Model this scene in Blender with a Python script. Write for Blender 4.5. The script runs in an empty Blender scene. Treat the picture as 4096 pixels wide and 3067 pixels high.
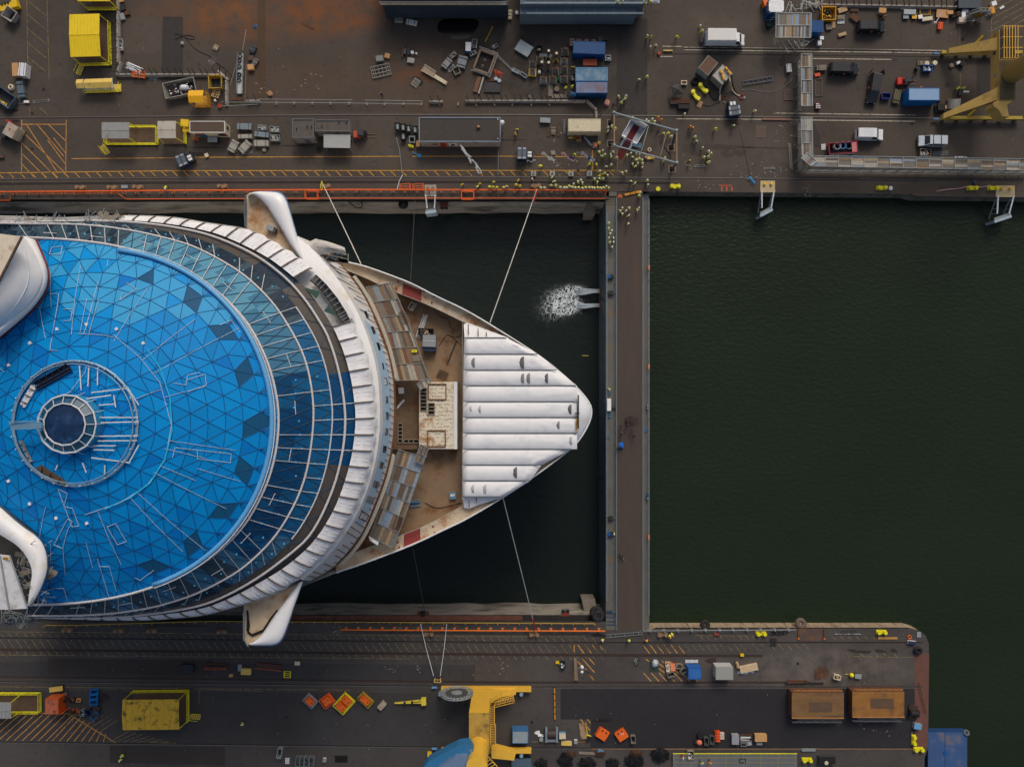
import bpy,math,random
from mathutils import Vector,Matrix
from mathutils.geometry import delaunay_2d_cdt
SC=bpy.context.scene
COL=SC.collection
R=math.radians
cos,sin,PI,RND,LINK,V,rg,en=math.cos,math.sin,math.pi,random.Random,COL.objects.link,Vector,range,enumerate
rnd=RND(7)
H,FPX,CX,CY=150.,3150.,2048.,1533.5
cam=bpy.data.cameras.new('camera');co=bpy.data.objects.new('camera',cam);LINK(co)
co.location=(0,0,H);cam.sensor_width=36.;cam.lens=36.*FPX/4096.;cam.clip_end=3000;cam.clip_start=1
SC.camera=co
SUN_EL,SUN_AZ=42,12
wd=bpy.data.worlds.new('World');SC.world=wd;wd.use_nodes=True
_n=wd.node_tree.nodes;_bg=_n['Background']
_sky=_n.new('ShaderNodeTexSky');_sky.sky_type='NISHITA';_sky.sun_disc=False
_sky.sun_elevation=R(SUN_EL);_sky.sun_rotation=R(SUN_AZ);_sky.dust_density=6.;_sky.air_density=1.;_sky.ozone_density=1.
wd.node_tree.links.new(_sky.outputs[0],_bg.inputs[0]);_bg.inputs[1].default_value=.085
sl=bpy.data.lights.new('sun','SUN');sl.energy=.85;sl.angle=R(18);sl.color=(1.,.95,.88)
so=bpy.data.objects.new('sun',sl);LINK(so)
_d=V((sin(R(SUN_AZ))*cos(R(SUN_EL)),cos(R(SUN_AZ))*cos(R(SUN_EL)),sin(R(SUN_EL))))
so.rotation_euler=(-_d).to_track_quat('-Z','Y').to_euler();so.location=_d*200
SC.view_settings.view_transform='Standard';SC.view_settings.look='None';SC.view_settings.gamma=1.;SC.view_settings.use_curve_mapping=False
SC.view_settings.exposure=.15
SC.cycles.max_bounces=6;SC.cycles.diffuse_bounces=3;SC.cycles.glossy_bounces=3;SC.cycles.transparent_max_bounces=6
GAIN=.85
def P(px,py,z=.0):
 """A pixel of the photograph and a height give a place in the dockyard."""
 k=(H-z)/FPX
 return V(((px-CX)*k,-(py-CY)*k,z))
def zoom(ox,oy,s):
 return lambda x,y:(ox+x*s,oy+y*s)
def lin(c):
 c/=255.
 return c/12.92 if c<=.04045 else((c+.055)/1.055)**2.4
def A(r,g,b,k=None):
 return tuple(min(.86,lin(c)/(k or GAIN))for c in(r,g,b))
_mats={}
def mt(name,rgb,rough=.7,metal=.0,var=.12,vs=1.2,sn=None,ss=.8,sa=.5,bump=.0,bs=3.,spec=.4,raw=False,k=None,stretch=None):
 if name in _mats:return _mats[name]
 m=bpy.data.materials.new(name);m.use_nodes=True;nt=m.node_tree;L=nt.links.new
 b=nt.nodes['Principled BSDF'];b.inputs['Roughness'].default_value=rough;b.inputs['Metallic'].default_value=metal
 b.inputs['Specular IOR Level'].default_value=spec
 c=rgb if raw else A(*rgb,k=k)
 tc=nt.nodes.new('ShaderNodeTexCoord');src=tc.outputs['Object']
 if stretch:
  mp=nt.nodes.new('ShaderNodeMapping');mp.inputs['Scale'].default_value=stretch;L(src,mp.inputs[0]);src=mp.outputs[0]
 def noise(s,d=5):
  n=nt.nodes.new('ShaderNodeTexNoise');n.inputs['Scale'].default_value=s;n.inputs['Detail'].default_value=d;n.inputs['Roughness'].default_value=.62
  L(src,n.inputs['Vector']);return n
 n1=noise(vs);mx=nt.nodes.new('ShaderNodeMix');mx.data_type='RGBA';L(n1.outputs[0],mx.inputs[0])
 mx.inputs[6].default_value=(*[min(1,x*(1-2.2*var))for x in c],1);mx.inputs[7].default_value=(*[min(.9,x*(1+2.2*var))for x in c],1)
 out=mx.outputs[2]
 if sn:
  n2=noise(ss,8);rp=nt.nodes.new('ShaderNodeValToRGB');rp.color_ramp.elements[0].position=.62-.3*sa;rp.color_ramp.elements[1].position=.78-.22*sa
  L(n2.outputs[0],rp.inputs[0]);m2=nt.nodes.new('ShaderNodeMix');m2.data_type='RGBA';L(rp.outputs[0],m2.inputs[0])
  L(out,m2.inputs[6]);m2.inputs[7].default_value=(*A(*sn),1);out=m2.outputs[2]
 L(out,b.inputs['Base Color'])
 if bump:
  n3=noise(bs,4);bp=nt.nodes.new('ShaderNodeBump');bp.inputs['Strength'].default_value=bump;bp.inputs['Distance'].default_value=.2
  L(n3.outputs[0],bp.inputs['Height']);L(bp.outputs[0],b.inputs['Normal'])
 _mats[name]=m
 return m
class M:
 """Collects shapes; obj() links them as one mesh object."""
 def __init__(s):s.v=[];s.f=[];s.m=[];s.mi=0
 def add(s,vs,fs):
  n=len(s.v);s.v+=[tuple(v)for v in vs];s.f+=[tuple(i+n for i in f)for f in fs];s.m+=[s.mi]*len(fs);return s
 def bx(s,x,y,z,a,b,c,r=.0,tx=1.,ty=1.):
  """centre x y, bottom z, size a b c, turned by r; the top tapers by tx ty"""
  ca,sa=cos(r),sin(r);vs=[]
  for dz,kx,ky in((0,1,1),(c,tx,ty)):
   for sx,sy in((-1,-1),(1,-1),(1,1),(-1,1)):
    u,w=sx*a/2*kx,sy*b/2*ky
    vs.append((x+u*ca-w*sa,y+u*sa+w*ca,z+dz))
  return s.add(vs,[(3,2,1,0),(4,5,6,7),(0,1,5,4),(1,2,6,5),(2,3,7,6),(3,0,4,7)])
 def prism(s,pts,z0,z1,bottom=False,top=True):
  n=len(pts);ar=sum(pts[i][0]*pts[(i+1)%n][1]-pts[(i+1)%n][0]*pts[i][1]for i in rg(n))
  if ar<0:pts=pts[::-1]
  f=[(i,(i+1)%n,n+(i+1)%n,n+i)for i in rg(n)]
  if top:f.append(tuple(rg(n,2*n)))
  if bottom:f.append(tuple(rg(n-1,-1,-1)))
  return s.add([(p[0],p[1],z0)for p in pts]+[(p[0],p[1],z1)for p in pts],f)
 def sheet(s,pts,z=None):
  pts=[V((p[0],p[1],p[2]if z is None else z))for p in pts];n=len(pts)
  ar=sum(pts[i].x*pts[(i+1)%n].y-pts[(i+1)%n].x*pts[i].y for i in rg(n))
  if ar<0:pts=pts[::-1]
  return s.add(pts,[tuple(rg(n))])
 def tb(s,path,r,n=6,closed=False):
  path=[V(p)for p in path];k=len(path);vs=[]
  for i,p in en(path):
   if closed:d=path[(i+1)%k]-path[i-1]
   else:d=path[min(i+1,k-1)]-path[max(i-1,0)]
   d=d.normalized()if d.length>1e-9 else V((0,0,1))
   u=d.cross(V((0,0,1)));
   if u.length<1e-3:u=d.cross(V((0,1,0)))
   u.normalize();w=d.cross(u)
   rr=r[i]if isinstance(r,(list,tuple))else r
   for j in rg(n):
    a=2*PI*j/n+PI/n
    vs.append(p+u*(cos(a)*rr)+w*(sin(a)*rr))
  fs=[]
  for i in rg(k if closed else k-1):
   a,b=i*n,((i+1)%k)*n
   for j in rg(n):fs.append((a+j,b+j,b+(j+1)%n,a+(j+1)%n))
  if not closed:fs+=[tuple(rg(n)),tuple(rg(k*n-1,(k-1)*n-1,-1))]
  return s.add(vs,fs)
 def ba(s,p,q,w,h=None):
  """a square bar from p to q"""
  h=h or w;p,q=V(p),V(q);d=(q-p).normalized();u=d.cross(V((0,0,1)))
  if u.length<1e-3:u=V((1,0,0))
  u.normalize();v=u.cross(d);vs=[]
  for e in(p,q):
   for a,b in((-1,-1),(1,-1),(1,1),(-1,1)):vs.append(e+u*(a*w/2)+v*(b*h/2))
  return s.add(vs,[(3,2,1,0),(4,5,6,7),(0,1,5,4),(1,2,6,5),(2,3,7,6),(3,0,4,7)])
 def cyl(s,x,y,z,r,h,n=16,r2=None):
  r2=r if r2 is None else r2;vs=[]
  for zz,rr in((z,r),(z+h,r2)):
   for j in rg(n):vs.append((x+rr*cos(2*PI*j/n),y+rr*sin(2*PI*j/n),zz))
  return s.add(vs,[(j,(j+1)%n,n+(j+1)%n,n+j)for j in rg(n)]+[tuple(rg(n-1,-1,-1)),tuple(rg(n,2*n))])
 def ring(s,x,y,z,R0,r,n=18,m=6,up=None):
  c=V((x,y,z));up=V(up or(0,0,1)).normalized();u=up.orthogonal().normalized();w=up.cross(u)
  return s.tb([c+u*(R0*cos(2*PI*i/n))+w*(R0*sin(2*PI*i/n))for i in rg(n)],r,m,True)
 def disc(s,c,up,r,h,n=24):
  c=V(c);up=V(up).normalized();u=up.orthogonal().normalized();w=up.cross(u);vs=[]
  for e in(c,c+up*h):
   for j in rg(n):vs.append(e+u*(r*cos(2*PI*j/n))+w*(r*sin(2*PI*j/n)))
  return s.add(vs,[(j,(j+1)%n,n+(j+1)%n,n+j)for j in rg(n)]+[tuple(rg(n-1,-1,-1)),tuple(rg(n,2*n))])
 def ball(s,x,y,z,rx,ry=None,rz=None,n=10,half=False):
  ry=ry or rx;rz=rz or rx;vs=[(x,y,z+rz)];k=n//2;fs=[]
  last=k//2 if half else k-1
  for i in rg(1,last+1):
   t=PI*i/k
   for j in rg(n):vs.append((x+rx*sin(t)*cos(2*PI*j/n),y+ry*sin(t)*sin(2*PI*j/n),z+rz*cos(t)))
  for j in rg(n):fs.append((0,1+j,1+(j+1)%n))
  for i in rg(last-1):
   a,b=1+i*n,1+(i+1)*n
   for j in rg(n):fs.append((a+j,b+j,b+(j+1)%n,a+(j+1)%n))
  a=1+(last-1)*n
  fs.append(tuple(a+j for j in rg(n-1,-1,-1)))
  return s.add(vs,fs)
 def blob(s,x,y,z,rx,ry,rz,sd=0,rough=.25,n=12):
  """an uneven lump lying on z"""
  q=RND(sd);k=len(s.v);s.ball(x,y,z,rx,ry,rz,n,True)
  for i in rg(k,len(s.v)):
   v=s.v[i];e=1+q.uniform(-rough,rough);s.v[i]=(x+(v[0]-x)*e,y+(v[1]-y)*e,z+max(0,v[2]-z)*(1+q.uniform(-rough,rough)))
  return s
 def ob(s,name,mats,parent=None,sm=False):
  me=bpy.data.meshes.new(name);me.from_pydata(s.v,[],s.f)
  mats=mats if isinstance(mats,(list,tuple))else[mats]
  for m in mats:me.materials.append(m)
  if len(mats)>1:me.polygons.foreach_set('material_index',s.m)
  if sm:me.polygons.foreach_set('use_smooth',[True]*len(me.polygons))
  me.update();o=bpy.data.objects.new(name,me);LINK(o)
  if parent is not None:o.parent=parent
  return o
def tg(o,label=None,cat=None,group=None,kind=None):
 if label:o['label']=label
 if cat:o['category']=cat
 if group:o['group']=group
 if kind:o['kind']=kind
 return o
def struct(name,mb,m,kind='structure',sm=False):
 return tg(mb.ob(name,m,None,sm),kind=kind)
def T(name,label,cat,px=None,py=None,zt=.0,base=.0,rot=.0,group=None,loc=None):
 o=bpy.data.objects.new(name,None);LINK(o);o.empty_display_size=.3
 if loc is None:
  p=P(px,py,zt);loc=(p.x,p.y,base)
 o.location=loc;o.rotation_euler=(0,0,R(rot));o['kind']='thing'
 return tg(o,label,cat,group)
def kids(o):return[c for c in bpy.data.objects if c.parent==o]
_tree={}
def dup(src,label,px=None,py=None,zt=.0,base=.0,rot=.0,loc=None,group=None):
 """a copy of a thing, its parts and their sub-parts; the meshes are shared"""
 c=src.copy();LINK(c)
 if loc is None:
  p=P(px,py,zt);loc=(p.x,p.y,base)
 c.location=loc;c.rotation_euler=(0,0,R(rot));c['label']=label
 if group:c['group']=group
 if src.name not in _tree:_tree[src.name]=[(k,kids(k))for k in kids(src)]
 for k,subs in _tree[src.name]:
  kc=k.copy();LINK(kc);kc.parent=c
  for q in subs:
   qc=q.copy();LINK(qc);qc.parent=kc
 return c
def TX(txt,size,m,parent,loc,rot=(0,0,0),name='lettering',sx=1.):
 cu=bpy.data.curves.new(name,'FONT');cu.body=txt;cu.size=size;cu.align_x='CENTER';cu.align_y='CENTER';cu.extrude=.004
 t=bpy.data.objects.new(name,cu);me=bpy.data.meshes.new_from_object(t);bpy.data.objects.remove(t)
 me.materials.clear();me.materials.append(m);o=bpy.data.objects.new(name,me);LINK(o)
 o.parent=parent;o.location=loc;o.rotation_euler=rot;o.scale=(sx,1,1)
 return o
def s_of(zt):return(H-zt)/FPX
CONC=mt('concrete',(128,122,112),.9,var=.2,vs=.9,sn=(80,72,62),ss=.5,sa=.35,bump=.2)
CONC_L=mt('pale_concrete',(150,146,138),.9,var=.15,vs=2,sn=(112,106,96),ss=1.,sa=.3)
SE=mt('galvanised_steel',(140,146,146),.45,.35,var=.15,vs=3)
DS=mt('dark_steel',(46,48,50),.6,.3,var=.2,vs=2)
RUST=mt('rusty_steel',(94,62,44),.85,.1,var=.3,vs=1.5,sn=(70,52,46),ss=1.2,sa=.5)
YEL=mt('yellow_paint',(222,176,24),.5,var=.1,vs=1.5,sn=(160,120,30),ss=1.5,sa=.2)
YELB=mt('bright_yellow_paint',(228,204,30),.5,var=.1)
YELP=mt('pale_yellow_paint',(208,176,90),.6,var=.12,sn=(150,122,66),ss=.7,sa=.3)
ORA=mt('orange_paint',(228,104,36),.55,var=.1,sn=(170,78,34),ss=1.5,sa=.2)
RED=mt('red_paint',(150,40,36),.55,var=.15)
BLU=mt('blue_paint',(16,78,134),.5,var=.14,vs=.8)
LBLU=mt('light_blue_paint',(98,146,184),.55,var=.12,vs=1,sn=(150,168,180),ss=.6,sa=.35)
WHT=mt('white_paint',(214,216,216),.5,var=.05)
GRY=mt('grey_paint',(132,138,140),.6,var=.12)
DGRY=mt('dark_grey_paint',(60,62,64),.6,var=.15)
BLK=mt('black_rubber',(26,26,28),.7,var=.2)
NAVY=mt('navy_paint',(36,48,72),.5,var=.12)
GLS=mt('dark_glass',(30,38,42),.08,var=.05,spec=.8)
WOOD=mt('pine_wood',(186,158,118),.8,var=.2,vs=2,stretch=(.4,3,3))
WG=mt('weathered_wood',(132,122,108),.85,var=.2,vs=2,stretch=(.4,3,3))
WD=mt('dark_wood',(84,66,52),.85,var=.25,vs=2)
CARD=mt('brown_cardboard',(182,140,92),.85,var=.08)
FILM=mt('white_wrap_film',(206,208,210),.45,var=.08,bump=.3)
BE=mt('beige_paint',(196,186,158),.6,var=.1,sn=(150,128,96),ss=.6,sa=.25)
GREEN=mt('weed_green',(70,84,40),.9,var=.3)
TARP=mt('white_tarpaulin',(226,229,234),.6,var=.04,vs=.6,sn=(206,208,210),ss=.35,sa=.3,bump=.12,bs=1.2,spec=.2)
TARPG=mt('grey_scaffold_sheet',(216,216,220),.7,var=.05,vs=.7,sn=(194,194,196),ss=.5,sa=.35,bump=.1,bs=2,spec=.2)
# ================================================================= GROUND, WATER, MARKINGS
def gm(name,base,dark,stains,grain=(.85,1.18)):
 m=bpy.data.materials.new(name);m.use_nodes=True;nt=m.node_tree;L=nt.links.new;b=nt.nodes['Principled BSDF']
 b.inputs['Roughness'].default_value=.82;b.inputs['Specular IOR Level'].default_value=.25
 geo=nt.nodes.new('ShaderNodeTexCoord');src=geo.outputs['Object']
 def noise(s,d=6,r=.6):
  n=nt.nodes.new('ShaderNodeTexNoise');n.inputs['Scale'].default_value=s;n.inputs['Detail'].default_value=d;n.inputs['Roughness'].default_value=r;L(src,n.inputs['Vector']);return n.outputs[0]
 def ramp(v,a,c):
  r=nt.nodes.new('ShaderNodeMapRange');r.inputs[1].default_value=a;r.inputs[2].default_value=c;L(v,r.inputs[0]);return r.outputs[0]
 def mix(f,a,c,mode='MIX'):
  x=nt.nodes.new('ShaderNodeMix');x.data_type='RGBA';x.blend_type=mode
  if isinstance(f,float):x.inputs[0].default_value=f
  else:L(f,x.inputs[0])
  for i,q in((6,a),(7,c)):
   if isinstance(q,tuple):x.inputs[i].default_value=(*q,1)
   else:L(q,x.inputs[i])
  return x.outputs[2]
 out=mix(ramp(noise(.07,8),.35,.65),A(*dark),A(*base))
 out=mix(ramp(noise(.9,6,.7),.55,.72),out,A(*[c*.84 for c in dark]))
 nz=noise(.33,8,.68)
 for px,py,rx,ry,col,st in stains:
  p=P(px,py);k=150/FPX
  mp=nt.nodes.new('ShaderNodeMapping');mp.vector_type='TEXTURE';mp.inputs['Location'].default_value=(p.x,p.y,0);mp.inputs['Scale'].default_value=(rx*k,ry*k,50)
  L(src,mp.inputs[0]);g=nt.nodes.new('ShaderNodeTexGradient');g.gradient_type='SPHERICAL';L(mp.outputs[0],g.inputs[0])
  a1=nt.nodes.new('ShaderNodeMath');a1.operation='MULTIPLY_ADD';L(nz,a1.inputs[0]);a1.inputs[1].default_value=1.6;a1.inputs[2].default_value=-.55
  a2=nt.nodes.new('ShaderNodeMath');a2.operation='MULTIPLY';a2.use_clamp=True;L(a1.outputs[0],a2.inputs[0]);L(ramp(g.outputs[1],.0,.45),a2.inputs[1])
  a3=nt.nodes.new('ShaderNodeMath');a3.operation='MULTIPLY';L(a2.outputs[0],a3.inputs[0]);a3.inputs[1].default_value=st*1.6;a3.use_clamp=True
  out=mix(a3.outputs[0],out,A(*col))
 sp=noise(16,2,.8);out=mix(ramp(sp,.25,.75),mix(1.,out,(grain[0],)*3,'MULTIPLY'),mix(1.,out,(grain[1],)*3,'MULTIPLY'))
 L(out,b.inputs['Base Color'])
 bp=nt.nodes.new('ShaderNodeBump');bp.inputs['Strength'].default_value=.15;bp.inputs['Distance'].default_value=.05;L(sp,bp.inputs['Height']);L(bp.outputs[0],b.inputs['Normal'])
 return m
OR,BR,DK,LT=(120,70,30),(92,66,46),(40,35,32),(92,84,76)
north_m=gm('north_quay_paving',(80,72,64),(67,60,54),[(1000,60,520,150,OR,.65),(1350,30,260,140,OR,.8),(900,60,150,60,(124,78,36),.7),(1700,300,420,200,BR,.5),(1150,330,330,120,BR,.5),(1660,310,110,50,OR,.6),(2000,200,330,230,DK,.75),(2150,300,240,160,DK,.7),(2500,230,120,220,(52,47,43),.9),(2850,600,420,150,LT,.5),(3200,660,220,120,LT,.4),(3300,600,120,120,DK,.4),(2950,100,260,120,LT,.4),(3700,560,420,120,(84,74,66),.5),(3760,400,120,60,BR,.6),(3550,300,300,140,(58,54,52),.5),(250,200,300,260,(58,54,49),.6),(300,600,500,90,(66,60,53),.6)])
south_m=gm('south_quay_paving',(76,72,69),(63,60,58),[(3300,2680,420,110,(112,102,92),.8),(2800,2690,300,80,(92,84,78),.6),(2000,2680,300,60,(82,76,70),.6),(2500,2660,200,80,(78,72,68),.6),(3300,2560,420,40,(84,74,64),.6),(3550,2930,160,50,(140,140,140),.5),(3400,2900,300,40,(96,96,98),.4)])
def XY(*pts,z=.0):return[P(x,y,z)for x,y in pts]
YN,YS=P(0,797).y,P(0,2486).y
mb=M();mb.prism(XY((-900,797),(2436,797),(2436,768),(2600,766),(3640,776),(3670,786),(4096,790),(5400,800),(5400,-1500),(-900,-1500)),-.5,.0)
struct('north_quay_ground',mb,north_m)
mb=M();mb.prism(XY((-900,2486),(2424,2487),(2424,2519),(2598,2519),(2620,2512),(3640,2512),(3676,2521),(3702,2540),(3715,2572),(3717,2640),(3712,2990),(3698,3030),(3690,4300),(-900,4300)),-.5,.0)
struct('south_quay_ground',mb,south_m)
WALLM=mt('dock_wall_concrete',(136,130,120),.9,var=.22,vs=.35,sn=(74,68,62),ss=.25,sa=.45,bump=.3,stretch=(.6,2,2))
WALLP=mt('quay_wall_planks',(150,132,110),.85,var=.28,vs=1.6,sn=(96,82,68),ss=1.2,sa=.45,stretch=(1.6,.6,.25))
LEDGE=mt('dark_ledge',(40,38,36),.6,var=.3,vs=.6)  # plain dark tone for the gallery ledge behind the wall top
def wall(name,label,x0,x1,y0,y1,zt,zb,m,back):
 """a retaining wall: x0-x1 along the quay, face from y0 at zt to y1 at zb, top running back"""
 t=T(name,label,'wall',loc=((x0+x1)/2,y0,zb))
 n=40;w=x1-x0;mb=M();q=RND(len(name))
 for i in rg(n+1):
  x=-w/2+w*i/n;e=q.uniform(-.12,.12)
  mb.v+=[(x,back,zt-zb),(x,e*.3,zt-zb),(x,(y1-y0)*.5+e,(zt-zb)*.5),(x,y1-y0+e*1.6,-.8)]
 for i in rg(n):
  for j in rg(3):mb.f.append((i*4+j,i*4+j+1,i*4+j+5,i*4+j+4));mb.m.append(0 if j else 1)
 o=mb.ob('wall_face',[m,LEDGE],t)
 return t
x0,x1=P(-900,0).x,P(2436,0).x
tn=wall('dock_wall','long concrete dry dock wall under the north quay rail',x0,x1,P(0,808,-2.2).y,P(0,856,-8).y,-2.2,-8.2,WALLM,2.5)
ts=wall('dock_wall','stained concrete dry dock wall under the yellow railing on the south side',x0,x1,P(0,2458,-2.2).y,P(0,2410,-8).y,-2.2,-8.2,WALLM,-2.5)
mb=M();mb.prism([V((x0,YN+1.8,0)),V((x1,YN+1.8,0)),V((x1,YN+8,0)),V((x0,YN+8,0))],-8.5,-.5);struct('north_quay_ground_core',mb,WALLM)
mb=M();mb.prism([V((x0,YS-1.8,0)),V((x1,YS-1.8,0)),V((x1,YS-8,0)),V((x0,YS-8,0))],-8.5,-.5);struct('south_quay_ground_core',mb,WALLM)
def basin_wall(name,label,pts,zb,m,th=1.2):
 t=T(name,label,'wall',loc=(0,0,zb));mb=M()
 P2=[P(x,y)for x,y in pts]
 for i in rg(len(P2)-1):
  a,b=P2[i],P2[i+1];d=(b-a).normalized();nrm=V((-d.y,d.x,0))*th
  mb.add([(a.x,a.y,-.02-zb),(b.x,b.y,-.02-zb),(b.x,b.y,-1.),(a.x,a.y,-1.),(a.x+nrm.x,a.y+nrm.y,-.02-zb),(b.x+nrm.x,b.y+nrm.y,-.02-zb)],[(0,1,2,3),(4,5,1,0)])
 mb.ob('wall_face',m,t);return t
basin_wall('quay_wall','timber faced quay wall along the basin on the north side',[(2590,766),(3640,776),(3670,786),(4096,790),(5400,800)],-3.5,mt('quay_wall_grey_planks',(122,114,100),.9,var=.3,vs=1.5,sn=(82,70,58),ss=1.,sa=.5,stretch=(1.6,.6,.25)))
basin_wall('quay_wall','pale weathered timber quay wall around the south pier head',[(3690,4300),(3698,3030),(3712,2990),(3717,2640),(3715,2572),(3702,2540),(3676,2521),(3640,2512),(2620,2512),(2590,2514)],-3.5,WALLP)
def water_mat(name,col,sc,st):
 m=bpy.data.materials.new(name);m.use_nodes=True;nt=m.node_tree;L=nt.links.new;b=nt.nodes['Principled BSDF']
 b.inputs['Roughness'].default_value=.12;b.inputs['IOR'].default_value=1.33;b.inputs['Specular IOR Level'].default_value=.3
 tc=nt.nodes.new('ShaderNodeTexCoord');mp=nt.nodes.new('ShaderNodeMapping');mp.inputs['Scale'].default_value=(1,1.7,1);mp.inputs['Rotation'].default_value=(0,0,.4);L(tc.outputs['Object'],mp.inputs[0])
 n=nt.nodes.new('ShaderNodeTexNoise');n.inputs['Scale'].default_value=.03;n.inputs['Detail'].default_value=5;L(mp.outputs[0],n.inputs[0])
 x=nt.nodes.new('ShaderNodeMix');x.data_type='RGBA';L(n.outputs[0],x.inputs[0]);x.inputs[6].default_value=(*A(*[c*.86 for c in col]),1);x.inputs[7].default_value=(*A(*[c*1.1 for c in col]),1);L(x.outputs[2],b.inputs['Base Color'])
 n1=nt.nodes.new('ShaderNodeTexNoise');n1.inputs['Scale'].default_value=sc;n1.inputs['Detail'].default_value=4;n1.inputs['Roughness'].default_value=.55;L(mp.outputs[0],n1.inputs[0])
 bp=nt.nodes.new('ShaderNodeBump');bp.inputs['Strength'].default_value=st;bp.inputs['Distance'].default_value=.35;L(n1.outputs[0],bp.inputs['Height']);L(bp.outputs[0],b.inputs['Normal'])
 return m
mb=M();k=(H+3.5)/FPX
mb.sheet([((x-CX)*k,-(y-CY)*k,-3.5)for x,y in((2510,500),(6500,500),(6500,5500),(2510,5500))]);struct('basin_water',mb,water_mat('basin_water',(32,42,29),.9,.45))
mb=M();k=(H+8)/FPX
mb.sheet([((x-CX)*k,-(y-CY)*k,-8)for x,y in((-900,700),(2500,700),(2500,2600),(-900,2600))]);struct('dock_water',mb,water_mat('dock_water',(28,35,32),.7,.3))
LINEY=mt('worn_yellow_line_paint',(188,136,46),.8,var=.25,vs=2.5,sn=(96,76,50),ss=1.8,sa=.42)
LINEP=mt('faded_yellow_line_paint',(134,118,76),.85,var=.3,vs=2.5,sn=(66,60,54),ss=1.4,sa=.62)
LINEO=mt('orange_line_paint',(196,138,60),.8,var=.2,vs=2.5,sn=(96,80,60),ss=1.5,sa=.35)
LINEW=mt('worn_white_line_paint',(176,166,146),.85,var=.25,vs=2.5,sn=(86,78,68),ss=1.4,sa=.45)
def sw(name,segs,w,m,z=.008):
 mb=M()
 for x0,y0,x1,y1 in segs:
  a,b=P(x0,y0),P(x1,y1);d=(b-a).normalized()*(w/2);n=V((-d.y,d.x,0))
  mb.sheet([a+n,b+n,b-n,a-n],z)
 return struct(name,mb,m)
ny=lambda x:692-.0125*min(x,700)-.0008*max(0,x-700)
sg=[(x,ny(x),x+120,ny(x+120))for x in rg(-60,2360,120)]
sg+=[(x,ny(x)+1,x+21,ny(x)+21)for x in[(-8+43.6*i)for i in rg(58)]if not(2120<x+8<2140 or 2200<x<2216)]
sg+=[(720,630,1400,627),(1400,627,1600,626),(1650,626,2070,625.5),(2130,626,2368,628),(2370,601,2370,684)]
sw('yellow_lane_markings',sg,.15,LINEY)
sg=[(87,480,86,692),(265,480,263,690),(87,498,266,498)]+[(107,500,232,694),(150,500,255,625),(88,525,262,694),(88,572,228,712),(88,615,185,712),(88,657,136,708),(195,500,264,565),(215,552,264,615),(190,560,264,660)]
sg+=[(285,635,700,632)]
sw('orange_parking_markings',sg,.12,LINEO)
sg=[(107,0,113,330),(188,0,197,320)]+[(112,5+56*i,186,65+56*i)for i in rg(5)]+[(2468,595,2470,684),(2370,685,2480,686),(118,432,118,462),(158,430,194,462)]
sg+=[(3965,0,3966,140),(3839,90,3840,180),(3841,240,3842,345)]+[(3966,76+25*i,4096,5+25*i)for i in rg(5)]+[(3966,20,4010,-5),(3966,45,4060,-5)]
sw('faded_hatching_markings',sg,.1,LINEP)
sg=[(2705,476,3240,479),(3105,453,3660,461),(3170,480,3660,486),(3250,235,3585,239),(2650,186,2728,187),(2640,227,2690,227),(2735,190,3780,203),(2735,200,3780,213)]
sw('white_track_markings',sg,.16,LINEW)
sy=lambda y,x:y+.0097*min(x,2050)
HX=[i*31.6 for i in rg(-1,77)]
sg=[(x,sy(2530,x),x+14,sy(2547,x))for x in HX if not 990<x<1140]+[(x,sy(2556,x),x+25,sy(2592,x))for x in HX if not 990<x<1120]+[(x,sy(2601,x),x+12,sy(2618,x))for x in HX]
sg+=[(x,sy(2618,x),x+100,sy(2618,x+100))for x in rg(-60,1600,100)]+[(x,sy(2525,x),x+100,sy(2525,x+100))for x in rg(-60,2300,100)]+[(x,sy(2745,x),x+100,sy(2745,x+100))for x in rg(0,1400,100)]
sg+=[(700,2750,1050,2763),(798,2760,796,2815),(2100,2965,2350,2966),(2780,2540,2990,2542)]+[(2600+28*i,2575+2*(i%3),2622+28*i,2603)for i in rg(14)]+[(2800+26*i,2540,2812+26*i,2556)for i in rg(9)]
sg+=[(3010+34*i,2574,3033+34*i,2598)for i in rg(7)]+[(3395,2624,3660,2628),(3440,2612,3455,2624),(3500,2612,3516,2626),(3535,2612,3549,2627),(3575,2612,3589,2627)]
sg+=[(3330+32*i,2545,3342+32*i,2556)for i in rg(6)]
sw('faded_kerb_markings',sg,.1,LINEP)
sg=[(2297,2578,2297,2608)]+[(2311+29*i,2578,2337+29*i,2611)for i in rg(3)]+[(2399,2582,2410,2597)]+[(2572+28*i,2578,2598+28*i,2612)for i in rg(6)]
sg+=[(2296,2632,2297,2720),(2313,2644,2376,2720),(2328,2632,2378,2688),(2355,2630,2378,2656),(2310,2645,2370,2710)]+[(2574+31*i,2690,2605+31*i,2724)for i in rg(7)]+[(2584+31*i,2635+3*i,2660+31*i,2690+3*i)for i in rg(4)]
sg+=[(2322,2875,2360,2920),(2310,2966,2345,2966),(2350,2875,2362,2890)]
sw('orange_bay_markings',sg,.16,LINEO)
q0=zoom(0,2740,.31646)
sg=[(*q0(150+96*i,372),*q0(150+96*i-380+6*i,698))for i in rg(-2,9)]+[(*q0(960+54*i,375+34*i),*q0(660+92*i,700+2*i))for i in rg(8)]+[(*q0(860,355),*q0(1460,722)),(*q0(410,350),*q0(860,357))]
sw('orange_hatched_bay_markings',sg,.13,LINEO)
sg=[(*q0(1100+62*i+200,375+22*i),*q0(1100+62*i,500+22*i))for i in rg(4)]+[(*q0(1390+85*i+240,575+22*i),*q0(1390+85*i,712+2*i))for i in rg(8)]+[(*q0(1700+88*i,765),*q0(1640+62*i,825+22*i))for i in rg(8)]+[(*q0(1520,755),*q0(2200,1170))]
sw('faded_bay_markings',sg,.1,LINEP)
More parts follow.
